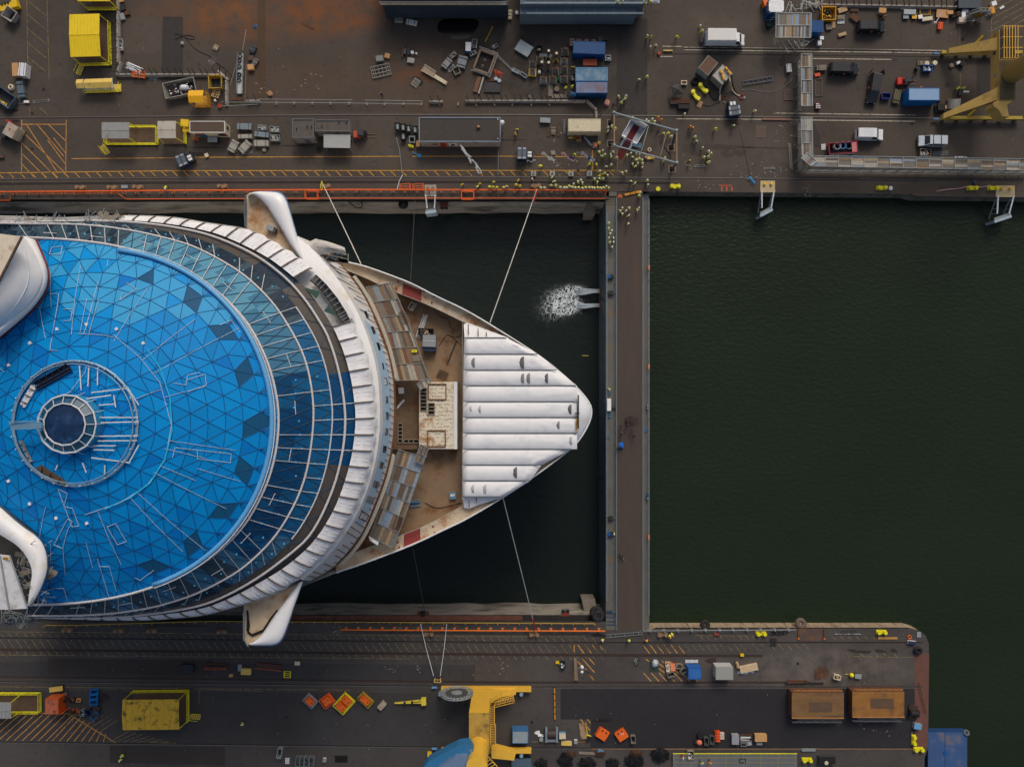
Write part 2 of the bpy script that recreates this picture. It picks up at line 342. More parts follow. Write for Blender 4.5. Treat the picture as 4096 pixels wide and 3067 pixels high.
def patch(name,polys,m,z):
 mb=M()
 for p in polys:mb.sheet(XY(*p),z)
 return struct(name,mb,m)
PD=gm('new_asphalt',(47,46,48),(40,39,42),[],(.9,1.12));PM=gm('darker_paving',(60,56,53),(54,50,47),[]);PL=gm('pale_paving',(84,75,67),(76,68,61),[]);PB=gm('brown_plate_paving',(82,64,48),(74,58,44),[])
patch('new_asphalt_road',[[(2242,2754),(3690,2754),(3684,2990),(2362,2990),(2362,2876),(2242,2876)]],PD,.004)
patch('old_asphalt_road',[[(-600,2640),(1900,2658),(1900,2722),(-600,2706)],[(-600,2755),(1900,2772),(1900,2985),(-600,2965)]],gm('dark_quay_asphalt',(64,62,62),(55,54,54),[]),.004)
patch('dark_paving_patch',[[(3906,232),(3990,232),(3990,400),(3906,402)],[(652,68),(732,68),(732,330),(645,330)],[(2467,75),(2588,75),(2588,470),(2467,470)],[(440,3050),(440,2980),(900,2985),(900,3060)],[(190,2632),(850,2638),(850,2700),(190,2694)]],PM,.009)  # flat rectangles in a tone darker than the paving around them
patch('pale_paving_patch',[[(495,70),(645,70),(645,215),(495,215)],[(3100,240),(3200,240),(3200,450),(3105,450)],[(2850,500),(2970,500),(2970,690),(2860,690)]],PL,.004)
patch('steel_plate_paving',[[(1030,0),(1062,0),(1062,400),(1030,400)]],PB,.004)
mb=M()
for x,y,r in((175,359,7),(129,455,6),(129,596,6),(3850,158,8),(3191,2653,6),(2127,2888,6),(1145,2866,6),(3648,495,7)):
 p=P(x,y);mb.cyl(p.x,p.y,.0,r*.0476,.008,20)
struct('manhole_ground_covers',mb,mt('iron_cover',(38,36,36),.7,.3))
STN=mt('wet_oil_stain',(34,28,25),.45,var=.25);WET=mt('damp_stain',(52,42,34),.6,var=.2);CHALK=mt('spilt_plaster',(150,142,132),.9,var=.3,sn=(80,72,64),ss=3,sa=.6);CHALKD=mt('scuffed_paint',(120,112,104),.9,var=.3,sn=(66,60,54),ss=4,sa=.75)
def sn(mb,px,py,rx,ry,sd,rough=.25,z=.012,n=40):
 q=RND(sd);ph=[q.uniform(0,6.3)for _ in rg(6)];pts=[]
 for i in rg(n):
  a=2*PI*i/n;e=1+rough*sum(sin((j+2)*a+ph[j])/(j+1.3)for j in rg(6));pts.append(P(px+rx*e*cos(a),py+ry*e*sin(a)))
 mb.sheet(pts,z)
mb=M();sn(mb,1832,112,70,50,3,.18);struct('oil_puddle_ground_stain',mb,mt('black_oil',(8,6,6),.2,var=.2))
mb=M()
for i,a in en(((2775,597,55,20),(2850,588,90,11),(2905,616,22,14),(2957,612,22,16),(2930,588,60,8))):sn(mb,*a,sd=i,rough=.3,z=.012+.003*i)
for i,a in en(((3410,2600,20,5),(3450,2605,35,6),(3520,2602,22,6),(3575,2601,14,7),(2845,2640,26,9))):sn(mb,*a,sd=20+i,rough=.3,z=.03+.003*i)
struct('damp_ground_stains',mb,WET)
mb=M()
for i,a in en(((3130,245,12,22),(3165,255,14,9),(3150,330,12,18),(800,590,90,2.5),(1190,583,60,3),(795,618,16,10),(765,616,12,8),(40,446,22,12),(60,486,20,5),(3580,240,12,5),(3790,340,10,10),(2030,560,60,4),(2395,2480+60,30,6),(2410,2880,40,5),(3260,545,22,40),(700,2500,90,6))):sn(mb,*a,sd=40+i,rough=.3,z=.012+.002*i)
struct('dark_ground_stains',mb,STN)
mb=M();q=RND(5)
for cx,cy,sx,sy_,n in((2225,665,25,22,16),(3140,530,40,30,26),(3120,680,50,20,26),(2990,700,30,18,10),(2760,665,20,10,6),(1200,320,60,25,16),(1050,345,30,25,12),(2010,2670,14,16,9),(1570,2672,12,12,7),(1675,2668,8,12,6),(2330,2678,8,14,6),(950,520,60,20,6),(1340,2520,20,12,8),(2800,745,40,12,10),(3230,755,18,10,8),(3520,700,30,12,6),(2330,620,30,30,8),(2260,560,30,12,6),(1600,2513,25,5,5),(3530,2930,70,20,12)):
 for i in rg(n):sn(mb,q.gauss(cx,sx),q.gauss(cy,sy_),q.uniform(1,5),q.uniform(.8,3),q.random(),.4,.012+.002*(i%5),12)
struct('spilt_plaster_ground_stains',mb,CHALK)
mb=M();q=RND(9)
for i in rg(520):
 x,y=(q.uniform(0,4090),q.choice((q.uniform(10,450),q.uniform(480,755),q.uniform(2535,2730),q.uniform(2760,3060))))
 if x>3690 and y>2000:continue
 r=q.choice((.5,.7,1.,1.6));a,b=P(x,y),r*.0476;mb.bx(a.x,a.y,0,b*q.uniform(1,3),b,.02,q.uniform(0,3))
struct('scattered_litter',mb,[mt('pale_litter',(150,146,138),.8,var=.4,vs=.3)],'stuff')
def rl(name,pts,w,m,z=.014):
 mb=M()
 for(x0,y0),(x1,y1)in zip(pts,pts[1:]):
  a,b=P(x0,y0),P(x1,y1);mb.ba((a.x,a.y,z-.02),(b.x,b.y,z-.02),w,.06)
 return struct(name,mb,m)
RG=mt('rail_groove',(38,34,32),.8,var=.25);RS=mt('polished_rail_head',(120,116,112),.4,.5)
nr=[(-600,476),(0,472),(700,466),(1400,460),(2050,460),(2700,465),(3400,471),(4200,479)]
rl('crane_rail_groove_track',[(x,y+1.5)for x,y in nr],.22,RG);rl('crane_rail_track',[(x,y-1)for x,y in nr],.1,RS,.03)
nk=[(-600,719),(0,719),(700,713),(1400,711),(2050,711),(2700,713),(3400,719),(3740,724)]
rl('kerb_rail_groove_track',nk,.2,RG);rl('kerb_rail_track',[(x,y-2)for x,y in nk],.09,RS,.03)
nk2=[(-600,737),(0,736),(700,731),(1400,729),(2050,729),(2680,733)]
rl('cable_channel_track',nk2,.4,RG)
rl('upper_channel_track',[(2733,195),(3400,201),(3785,209)],.34,mt('channel_slot',(40,38,38),.8));rl('upper_rail_track',[(2650,216),(3400,223),(3800,228)],.14,RG)
for i,(a,b,c)in en(((2549,2568,.22),(2597,2617,.5),(2706,2728,.35),(2724,2746,.16),(2966,2990,.22))):
 pts=[(-600,a-6),(0,a),(2050,b),(3050 if i==1 else 3240 if i==2 else 3690,b+(0 if i!=1 else 5))]
 rl('south_rail_groove_track',pts,c,RG if i not in(1,2)else mt('rusty_rail_groove',(54,42,36),.85,var=.3))
 if i in(3,4):rl('south_rail_head_track',[(x,y+3)for x,y in pts],.1,RS,.03)
rl('pier_kerb',[(2362,2994),(3690,2994)],.3,mt('rusty_kerb',(104,86,72),.8,var=.2),.1)
rl('paving_joint_lines',[(2960,530),(2997,690),(3005,730)],.12,RG);rl('paving_joint_lines',[(2960,590),(3180,594)],.08,RG)
# ================================================================= THE DOCK GATE
gate=T('dock_gate','long steel dock gate with a brown roadway between grey side walkways','dock gate',loc=(P(2510,0).x,-4.9,-8))
def gx(px,z=.0):return P(px,0,z).x-gate.location.x
gy=lambda py,z=.0:P(0,py,z).y+4.9
GFACE=mt('gate_face_steel',(58,74,84),.6,.1,var=.2,vs=.6,sn=(74,66,56),ss=.3,sa=.3,stretch=(1,.25,1))
GWALK=mt('gate_walkway_steel',(88,90,86),.7,var=.16,vs=.35,sn=(100,88,72),ss=.3,sa=.45)
GROAD=mt('gate_road_asphalt',(70,61,55),.85,var=.1,vs=1.2,sn=(80,66,52),ss=.1,sa=.3,bump=.1,bs=14,stretch=(2.2,.25,1))
y0,y1=gy(770),gy(2519)
mb=M();xs=[(gx(2395,-8),-.5),(gx(2427,-.5),7.4),(gx(2596,-.5),7.4),(gx(2596,-.5),-.5)]
mb.v=[(x,y,z)for y in(y1+.1,y0-.1)for x,z in xs];mb.f=[(0,1,5,4),(1,2,6,5),(2,3,7,6),(3,2,1,0),(4,5,6,7)];mb.m=[0]*5
mb.ob('gate_hull',GFACE,gate)
for py in(1080,1145,1185,1262,1430,1532,1600,1660,1720,1775,1900,1960):
 mb=M();mb.tb([(gx(2391,-7.5),gy(py,-7),.7),(gx(2415,-3),gy(py+12,-3),4.5),(gx(2430),gy(py+24),8.1)],.06,5);mb.ob('hanging_rope',DS,gate)
mb=M();mb.prism([(gx(2424),y0-.6,0),(gx(2464),y0-.6,0),(gx(2464),y1,0),(gx(2424),y1,0)],7.38,7.75);mb.ob('west_walkway',GWALK,gate)
mb=M();mb.prism([(gx(2466),y0,0),(gx(2571),y0,0),(gx(2571),y1,0),(gx(2466),y1,0)],7.3,8.);mb.ob('roadway',GROAD,gate)
mb=M();mb.prism([(gx(2573),y0-1.5,0),(gx(2598),y0-1.5,0),(gx(2598),y1,0),(gx(2573),y1,0)],7.35,7.8);mb.ob('east_walkway',GWALK,gate)
mb=M();mb.prism([(gx(2424),gy(768),0),(gx(2466),gy(768),0),(gx(2466),gy(785),0),(gx(2424),gy(785),0)],7.5,8.)
for py in(795,804,815):mb.bx((gx(2427)+gx(2462))/2,gy(py),7.7,1.7,.12,.12)
mb.ob('north_stair',GWALK,gate)
mb=M()
for py in(2455,2467,2485,2498):mb.bx((gx(2427)+gx(2462))/2,gy(py),7.74,1.7,.15,.14)
mb.bx(gx(2440),gy(2442),7.75,1.,.2,.5);mb.ob('south_stair',mt('gate_blue_steel',(56,78,96),.6,var=.2),gate)
def gate_rail(name,px,pys,m,h=1.,w=.07,post=True):
 mb=M();pys=list(pys)
 for hh in(h,h*.55):mb.ba((gx(px),gy(pys[0]),7.8+hh),(gx(px),gy(pys[-1]),7.8+hh),w)
 o=mb.ob(name,m,gate)
 pm=M().bx(0,0,0,w,w,h).ob('rail_post',m,o)if post else None
 for i,py in en(pys):
  q=pm if i==0 else pm.copy()
  if i:LINK(q);q.parent=o
  q.location=(gx(px),gy(py),7.8)
LGS=mt('pale_steel_rail',(122,134,140),.5,.2)
gate_rail('west_handrail',2426,rg(850,2450,50),LGS);gate_rail('east_handrail',2594,rg(800,2500,46),LGS);gate_rail('road_guardrail',2462,rg(852,2510,40),mt('dark_rail',(70,82,88),.6,.2),.9)
mb=M();mb.ba((gx(2466.5),y0-1,8.05),(gx(2466.5),y1,8.05),.12);mb.ob('west_kerb',LGS,gate)
mb=M();mb.ba((gx(2571.5),y0-1,8.05),(gx(2571.5),y1,8.05),.12);mb.ob('east_kerb',LGS,gate)
def on_gate(name,label,cat,px,py,rot=0,base=-.25):return T(name,label,cat,px,py,0,base,rot)
for px,py,lb in((2440,1107,'blue valve box with a red hydrant on the gate walkway near the water jets'),(2441,1172,'open dark valve box on the gate walkway above the lower water jet'),(2439,2071,'open rusty valve box on the gate walkway toward the bicycle'),(2441,2134,'blue valve box beside the worker in yellow on the southern gate walkway')):
 t=on_gate('valve_box',lb,'valve box',px,py)
 mb=M();mb.bx(-.25,0,0,.55,.65,.75);mb.ob('cover',BLU if 'blue' in lb else DS,t)
 mb=M()
 for a,b,c,d in((.3,.3,.6,.06),(.3,-.3,.6,.06),(.58,0,.06,.6)):mb.bx(a,b,0,c,d,.7)
 mb.ob('frame',DS,t);mb=M();mb.ring(.3,0,.45,.16,.04,10);mb.cyl(.3,0,0,.05,.5,8);mb.ob('hand_wheel',SE,t);mb=M();mb.tb([(.4,.1,.4),(.9,.1,.6),(1.2,.1,.2)],.06);mb.ob('pipe',GRY,t)
t=on_gate('electrical_cabinet','long white electrical cabinet on the gate walkway beside two blue hatches','cabinet',2434,1618)
M().bx(0,0,0,.75,2.3,1.3).ob('body',WHT,t);M().bx(.38,.5,.1,.02,.9,1.1).ob('door',GRY,t);M().bx(.38,-.5,.1,.02,.9,1.1).ob('door',GRY,t)
mb=M();mb.tb([(.4,-.8,.3),(1.2,-.85,.3),(1.5,-.6,.2)],.09);mb.tb([(.4,-.6,.3),(1.2,-.6,.3),(1.5,-.9,.2)],.09);mb.ob('cable',BLK,t)
for px,py,w,h,lb in((2435,1572,15,15,'blue steel hatch beside the worker at the white gate cabinet'),(2435,1660,18,22,'blue steel hatch just south of the white cabinet on the gate'),(2434,1746,12,16,'small grey blue hatch on the gate walkway further south of the cabinet'),(2581,1718,16,17,'blue grey hatch on the eastern gate walkway level with the black clad group')):
 t=on_gate('deck_hatch',lb,'hatch',px,py);M().bx(0,0,0,w*.0476,h*.0476,.22).ob('lid',mt('hatch_blue',(70,94,112),.6),t);M().bx(w*.015,0,.22,.2,.06,.05).ob('handle',DS,t)
for px,py,lb in((2593,1466,'orange life ring stand on the eastern gate railing north of the hatch'),(2593,2145,'salmon pink life ring case on the eastern gate railing near the bicycle'),(2593,1073,'pale pink life ring case on the eastern gate railing close to the north quay')):
 t=on_gate('lifebuoy_case',lb,'lifebuoy',px,py,base=-.2);M().bx(0,0,.5,.25,.9,.6).ob('case',mt('salmon_plastic',(210,128,104),.6),t);M().bx(0,0,0,.08,.08,.5).ob('post',GRY,t)
t=on_gate('navigation_light','twin cylinder lamp housing on the eastern gate railing','lamp',2590,1626,base=-.2);mb=M();mb.cyl(0,.2,.3,.22,.5,12);mb.ob('housing',LGS,t);M().cyl(0,-.3,.3,.22,.5,12).ob('housing',LGS,t);M().bx(0,0,0,.3,1,.3).ob('bracket',DS,t)
t=on_gate('navigation_light','twin cylinder lamp housing on the eastern railing toward the south end','lamp',2590,1985,base=-.2);mb=M();mb.cyl(0,.2,.3,.22,.5,12);mb.ob('housing',BLU,t);M().cyl(0,-.3,.3,.22,.5,12).ob('housing',LGS,t);M().bx(0,0,0,.3,1,.3).ob('bracket',DS,t)
FOAM=mt('white_water',(168,180,188),.6,var=.12,vs=3,bump=.6,bs=3)
for py,lb in((1164,'white water jet gushing from the northern outlet of the gate'),(1221,'white water jet gushing from the southern outlet of the gate')):
 a=P(2394,py,-6.5);t=T('water_jet',lb,'water jet',loc=(a.x,a.y,-8));mb=M();q=RND(py)
 for i in rg(9):
  o=q.uniform(-.32,.32);mb.tb([(.3,o,1.5+q.uniform(-.1,.2)),(-1.2,o*1.1,1.3),(-2.6,o*1.5+q.uniform(-.1,.1),.7),(-4.2,o*2+q.uniform(-.3,.3),.05)],[.1,.11,.13,.06],5)
 mb.ob('water_stream',FOAM,t,True);M().bx(.3,0,.8,.25,1.7,1.4).ob('outlet_frame',RUST,t)
def foam_mat(name,dens,sc):
 m=bpy.data.materials.new(name);m.use_nodes=True;nt=m.node_tree;L=nt.links.new;b=nt.nodes['Principled BSDF'];b.inputs['Base Color'].default_value=(.62,.68,.7,1);b.inputs['Roughness'].default_value=.7
 tc=nt.nodes.new('ShaderNodeTexCoord');n0=nt.nodes.new('ShaderNodeTexNoise');n0.inputs['Scale'].default_value=.9;n0.inputs['Detail'].default_value=4;L(tc.outputs['Object'],n0.inputs[0])
 dv=nt.nodes.new('ShaderNodeVectorMath');dv.operation='SCALE';L(n0.outputs['Color'],dv.inputs[0]);dv.inputs['Scale'].default_value=1.6
 ad=nt.nodes.new('ShaderNodeVectorMath');ad.operation='ADD';L(tc.outputs['Object'],ad.inputs[0]);L(dv.outputs[0],ad.inputs[1])
 vo=nt.nodes.new('ShaderNodeTexVoronoi');vo.feature='DISTANCE_TO_EDGE';vo.inputs['Scale'].default_value=sc;L(ad.outputs[0],vo.inputs['Vector'])
 at=nt.nodes.new('ShaderNodeAttribute');at.attribute_name='foam'
 n2=nt.nodes.new('ShaderNodeTexNoise');n2.inputs['Scale'].default_value=1.1;n2.inputs['Detail'].default_value=6;L(tc.outputs['Object'],n2.inputs[0])
 m1=nt.nodes.new('ShaderNodeMath');m1.operation='MULTIPLY';L(at.outputs['Fac'],m1.inputs[0]);L(n2.outputs[0],m1.inputs[1])
 m2=nt.nodes.new('ShaderNodeMath');m2.operation='MULTIPLY';L(m1.outputs[0],m2.inputs[0]);m2.inputs[1].default_value=dens
 m3=nt.nodes.new('ShaderNodeMath');m3.operation='SUBTRACT';L(m2.outputs[0],m3.inputs[0]);L(vo.outputs['Distance'],m3.inputs[1])
 m4=nt.nodes.new('ShaderNodeMath');m4.operation='MULTIPLY';m4.use_clamp=True;L(m3.outputs[0],m4.inputs[0]);m4.inputs[1].default_value=3.
 m5=nt.nodes.new('ShaderNodeMath');m5.operation='MULTIPLY';m5.use_clamp=True;L(m4.outputs[0],m5.inputs[0]);L(at.outputs['Fac'],m5.inputs[1])
 m6=nt.nodes.new('ShaderNodeMath');m6.operation='MULTIPLY';m6.use_clamp=True;L(m5.outputs[0],m6.inputs[0]);m6.inputs[1].default_value=1.7
 tr=nt.nodes.new('ShaderNodeBsdfTransparent');ms=nt.nodes.new('ShaderNodeMixShader');L(m6.outputs[0],ms.inputs[0]);L(tr.outputs[0],ms.inputs[1]);L(b.outputs[0],ms.inputs[2]);L(ms.outputs[0],nt.nodes['Material Output'].inputs[0])
 return m
def foam_val(px,py):
 v=.0
 for cx,cy,rx,ry,a in((2310,1162,42,18,1.),(2290,1222,52,24,1.15),(2262,1230,45,36,.6),(2285,1160,55,28,.5),(2250,1190,60,45,.38),(2220,1235,75,60,.34),(2195,1195,70,55,.27),(2185,1265,60,35,.2),(2090,1105,40,18,.2),(1985,1085,40,16,.14)):
  v+=a*math.exp(-((px-cx)/rx)**2-((py-cy)/ry)**2)
 return min(1.,v)
nx,nyy=80,60;mb=M();fv=[]
for j in rg(nyy+1):
 for i in rg(nx+1):
  px,py=1920+470*i/nx,1040+310*j/nyy;p=P(px,py,-7.96);mb.v.append(tuple(p));fv.append(foam_val(px,py))
for j in rg(nyy):
 for i in rg(nx):
  a=j*(nx+1)+i;mb.f.append((a+nx+1,a+nx+2,a+1,a));mb.m.append(0)
fo=tg(mb.ob('foam',foam_mat('water_foam',.5,1.7)),kind='stuff');at=fo.data.attributes.new('foam','FLOAT','POINT');at.data.foreach_set('value',fv)
# ================================================================= THE CRUISE SHIP
ship=T('cruise_ship','huge unfinished cruise ship with blue glass dome and white bridge wings in the dry dock','cruise ship',loc=(-30,-4.9,-10))
SO=V(ship.location)
def rs(pts,n):
 """n+1 points evenly along a line of pixels"""
 pts=[V((p[0],p[1]))for p in pts];d=[0]
 for a,b in zip(pts,pts[1:]):d.append(d[-1]+(b-a).length)
 out=[];j=0
 for i in rg(n+1):
  t=d[-1]*i/n
  while j<len(d)-2 and d[j+1]<t:j+=1
  e=(t-d[j])/max(1e-9,d[j+1]-d[j]);out.append(pts[j].lerp(pts[j+1],min(1,e)))
 return out
def sm(pts,k=2):
 for _ in rg(k):
  o=[pts[0]]
  for a,b in zip(pts,pts[1:]):o+=[(a[0]*.75+b[0]*.25,a[1]*.75+b[1]*.25),(a[0]*.25+b[0]*.75,a[1]*.25+b[1]*.75)]
  pts=o+[pts[-1]]
 return pts
def S(px,py,z):return P(px,py,z)-SO
AX=V((-53.2,-4.86))
def zd(r):return 54.5-.0132*r*r
def Pd(px,py,dz=.0):
 z=48.
 for _ in rg(6):
  p=P(px,py,z);z=zd((p.xy-AX).length)+dz
 return P(px,py,z)
R1=sm([(-40,945),(129,951),(316,961),(486,986),(631,1032),(728,1077),(800,1117),(884,1176),(945,1237),(996,1298),(1045,1385),(1083,1480),(1105,1570),(1116,1650),(1114,1740),(1100,1830),(1078,1910),(1050,1975),(1000,2070),(945,2140),(870,2210),(800,2260),(726,2299),(628,2342),(510,2378),(392,2401),(255,2415),(118,2417),(-40,2420)])
R2=sm([(-40,893),(101,897),(316,897),(518,919),(708,963),(800,995),(928,1065),(1003,1119),(1091,1206),(1151,1294),(1205,1391),(1233,1471),(1250,1560),(1257,1641),(1253,1731),(1236,1858),(1204,1967),(1151,2072),(1091,2160),(1003,2247),(928,2301),(800,2368),(706,2401),(589,2433),(392,2458),(98,2460),(-40,2460)])
R3=sm([(-40,889),(81,892),(405,883),(607,895),(800,928),(901,963),(989,1002),(1070,1051),(1165,1129),(1239,1220),(1287,1298),(1309,1333),(1345,1435),(1370,1543),(1383,1650),(1382,1720),(1374,1799),(1349,1912),(1304,2030),(1250,2130),(1200,2184),(1056,2296),(930,2370),(800,2425),(569,2458),(432,2468),(98,2466),(-40,2466)])
R4=sm([(-40,884),(81,886),(405,877),(640,887),(847,925),(952,968),(1070,1027),(1138,1078),(1219,1146),(1262,1199),(1330,1301),(1374,1402),(1403,1507),(1414,1580),(1423,1650),(1420,1731),(1404,1844),(1359,1989),(1309,2089),(1245,2180),(1150,2262),(1056,2320),(930,2388),(800,2440),(569,2467),(432,2474),(98,2472),(-40,2472)])
R5=sm([(-40,868),(200,872),(506,858),(700,866),(800,885),(868,895),(983,911),(1043,936),(1152,1000),(1253,1068),(1273,1095),(1340,1180),(1392,1264),(1425,1333),(1468,1428),(1490,1536),(1500,1640),(1501,1718),(1485,1844),(1454,1953),(1404,2071),(1340,2171),(1268,2257),(1160,2345),(1056,2396),(901,2440),(814,2463),(700,2473),(601,2481),(443,2482),(294,2477),(98,2476),(-40,2476)])
R6=sm([(1180,940),(1240,985),(1330,1085),(1400,1190),(1446,1280),(1487,1390),(1512,1500),(1521,1620),(1520,1720),(1505,1840),(1474,1950),(1428,2060),(1362,2165),(1290,2250),(1210,2320)])
R7=sm([(1290,985),(1345,1040),(1403,1109),(1454,1181),(1490,1254),(1526,1341),(1555,1428),(1573,1522),(1576,1600),(1575,1686),(1569,1776),(1544,1894),(1513,1980),(1467,2094),(1422,2175),(1336,2270),(1240,2322)])
N=120
def loft(name,rows,m,parent=ship,smoothf=True,cols=None):
 """rows of 3-D points become one skin"""
 mb=M();n=len(rows[0])
 for r in rows:mb.v+=[tuple(p)for p in r]
 for i in rg(len(rows)-1):
  for j in rg(n-1):
   a,b=i*n+j,(i+1)*n+j;mb.f.append((a,a+1,b+1,b));mb.m.append(cols(i,j)if cols else 0)
 return mb.ob(name,m,parent,smoothf)
HULL=sm([(-60,900),(800,880),(1150,960),(1370,1045),(1454,1062),(1562,1101),(1649,1134),(1743,1185),(1863,1239),(2000,1322),(2152,1418),(2228,1477),(2315,1555),(2359,1610),(2369,1645),(2359,1692),(2310,1774),(2228,1838),(2125,1914),(2011,1990),(1859,2080),(1789,2112),(1653,2178),(1517,2229),(1426,2263),(1345,2288),(1100,2390),(800,2440),(-60,2450)],2)
HL=rs(HULL,160)
WHITEH=mt('hull_white',(214,216,218),.4,var=.04,sn=(196,188,176),ss=.3,sa=.2)
DECKT=mt('rusty_side_deck',(188,172,148),.85,var=.16,vs=.6,sn=(150,104,62),ss=.45,sa=.42)
DECKR=mt('rusty_fore_deck',(134,112,88),.85,var=.2,vs=.35,sn=(102,68,42),ss=.35,sa=.5)
top=[S(p.x,p.y,20.6)for p in HL]
def shrink(p,f,z):
 w=p+SO;return V((-8+(w.x+8)*(1-(1-f)*.55)if w.x>-8 else w.x,-4.9+(w.y+4.9)*f,z))-SO
rows=[[V((p.x,p.y,20.9+10))for p in top],[shrink(p,.93,10)for p in top],[shrink(p,.82,0)for p in top],[shrink(p,.78,-10)for p in top]]
rows=[r[::-1]for r in rows]
loft('hull',rows,WHITEH)
DI=sm([(1370,1075),(1460,1110),(1584,1170),(1686,1207),(1830,1275),(1990,1360),(2110,1440),(2190,1500),(2262,1562),(2312,1640),(2262,1735),(2190,1800),(2110,1862),(1990,1935),(1839,2030),(1680,2112),(1580,2148),(1430,2205),(1340,2240)])
DIL=rs(DI,160)
hs=rs([p for p in HULL if p[0]>1330],160)
rows=[[S(p.x,p.y,20)for p in hs],[S(p.x,p.y,20)for p in DIL],[S(p.x,p.y,17)for p in DIL]]
loft('side_deck',rows,DECKT,smoothf=False)
mb=M();w=.12
for s_,d_ in((hs,1.),):
 pts=[S(p.x,p.y,20.95)for p in s_];mb.tb(pts,.13,6)
mb.ob('bulwark_rail',WHT,ship)
pm=None
for i in rg(4,160,5):
 p=S(hs[i].x,hs[i].y,20)
 if pm is None:pm=M().bx(0,0,0,.14,.14,.95).ob('bulwark_stanchion',GRY,ship);q=pm
 else:q=pm.copy();LINK(q);q.parent=ship
 q.location=p
mb=M();mb.tb([S(p.x,p.y,20.9)for p in DIL if p.x<1860],.06,5);mb.ob('inner_handrail',mt('scaffold_tube_rail',(150,148,140),.5,.2),ship)
mb=M();mb.sheet([S(p.x,p.y,17.02)for p in DIL],None);mb.ob('fore_deck',DECKR,ship)
PRIM=mt('red_primer',(128,52,48),.7,var=.1)
for pts in([(1612,1132),(1686,1163),(1686,1207),(1608,1178)],[(1616,2133),(1681,2112),(1682,2165),(1614,2190)]):
 M().sheet([S(x,y,20.02)for x,y in pts]).ob('red_primer_patch',PRIM,ship)
for px,py in((1593,1126),(1585,1155),(1737,1186),(1727,1211),(1697,1166),(1732,2105),(1739,2130),(1590,2168),(1597,2188),(1575,2136)):
 p=S(px,py,20.02);M().bx(p.x,p.y,20.02+10-.01,.28,.34,.03).ob('primer_spot',PRIM,ship)
nose=[p for p in HL if p.x>2300];npts=[S(p.x,p.y,21.3)for p in nose];c=S(2312,1655,22.3)
mb=M();k=len(npts)
for p in npts:mb.v.append((p.x,p.y,p.z-.5))
for p in npts:mb.v.append((p.x*.8+c.x*.2,p.y*.8+c.y*.2,p.z+.5))
mb.v.append((c.x,c.y,c.z))
for i in rg(k-1):mb.f+=[(i+1,i,k+i,k+i+1),(k+i+1,k+i,2*k)];mb.m+=[0,0]
mb.ob('bow_cap',WHITEH,ship,True)
mb=M();mb.ba(S(2313,1580,22.6),S(2313,1715,22.6),.22);mb.ba(S(2300,1653,22.6),S(2318,1653,22.6),.2);mb.ob('bow_rail',DS,ship)
r7=rs(R7,N);r6=rs(R6,N)
loft('front_wall',[[S(p.x,p.y,28)for p in r7],[S(p.x*.995+8,p.y,16)for p in r7]],mt('front_wall_steel',(196,186,166),.7,var=.12,sn=(150,104,66),ss=.8,sa=.35))
FACW=mt('facade_white',(224,224,220),.5,var=.03,sn=(208,196,172),ss=.5,sa=.25)
FACB=mt('facade_light_blue',(168,198,224),.5,var=.05)
def band(i,j):return 0
rf=[[a.lerp(b,t)for a,b in zip(r6,r7)]for t in(0,.2,.8,1)];zf=[37,35.2,29.8,28]
rows=[[S(p.x,p.y,z)for p in r]for r,z in zip(rf,zf)]
loft('bridge_front',rows,[FACW,FACB],cols=lambda i,j:1 if i==1 and 26+(5 if i else 0)<j<96 else 0)
GRATE=mt('grating_walkway',(170,164,150),.6,.2,var=.3,vs=9)
loft('rusty_deck_edge',[[S(p.x-3,p.y,28.03)for p in r7],[S(p.x+7,p.y,27.9)for p in r7]],mt('rusty_edge',(108,74,46),.9,var=.3,vs=2))
g0=[p for p in r7 if 1395<p.x and p.y<1520];loft('north_grating_walkway',[[S(p.x+8,p.y-2,28.06)for p in g0],[S(p.x+20,p.y-8,28.06)for p in g0]],GRATE)
g0=[p for p in r7 if 1345<p.x and p.y>1800];loft('south_grating_walkway',[[S(p.x+8,p.y+2,28.06)for p in g0],[S(p.x+20,p.y+9,28.06)for p in g0]],GRATE)
mb=M();q=RND(2)
for i in rg(2,N-1):
 if i%2:continue
 a,b=r7[i],r6[i];L_=q.uniform(.12,.3)if 30<i<92 else q.uniform(.4,1.)*(1 if q.random()<.6 else .3)
 e=a.lerp(b,L_);mb.ba(S(a.x+4,a.y,28.3),S(e.x,e.y,28+9*L_+.25),.09)
for t in(.28,.88):mb.tb([S(r7[i].x,r7[i].y,28.35)for i in rg(int(N*t)-6,int(N*t)+6)],.1,4)
mb.ob('rusty_rebar_grille',mt('rebar',(112,74,44),.9,var=.3),ship)
WIN=[(1457,1261,0),(1483,1324,1),(1504,1388,1),(1521,1466,0),(1533,1527,2),(1537,1598,0),(1540,1662,0),(1537,1725,0),(1531,1795,0),(1519,1858,0),(1501,1936,0),(1480,1998,0),(1456,2066,2)]
mid=rs([a.lerp(b,.5)for a,b in zip(r6,r7)],240)
FRB=mt('window_frame_blue',(128,158,190),.5);FRR=mt('window_frame_red_primer',(96,40,38),.7)
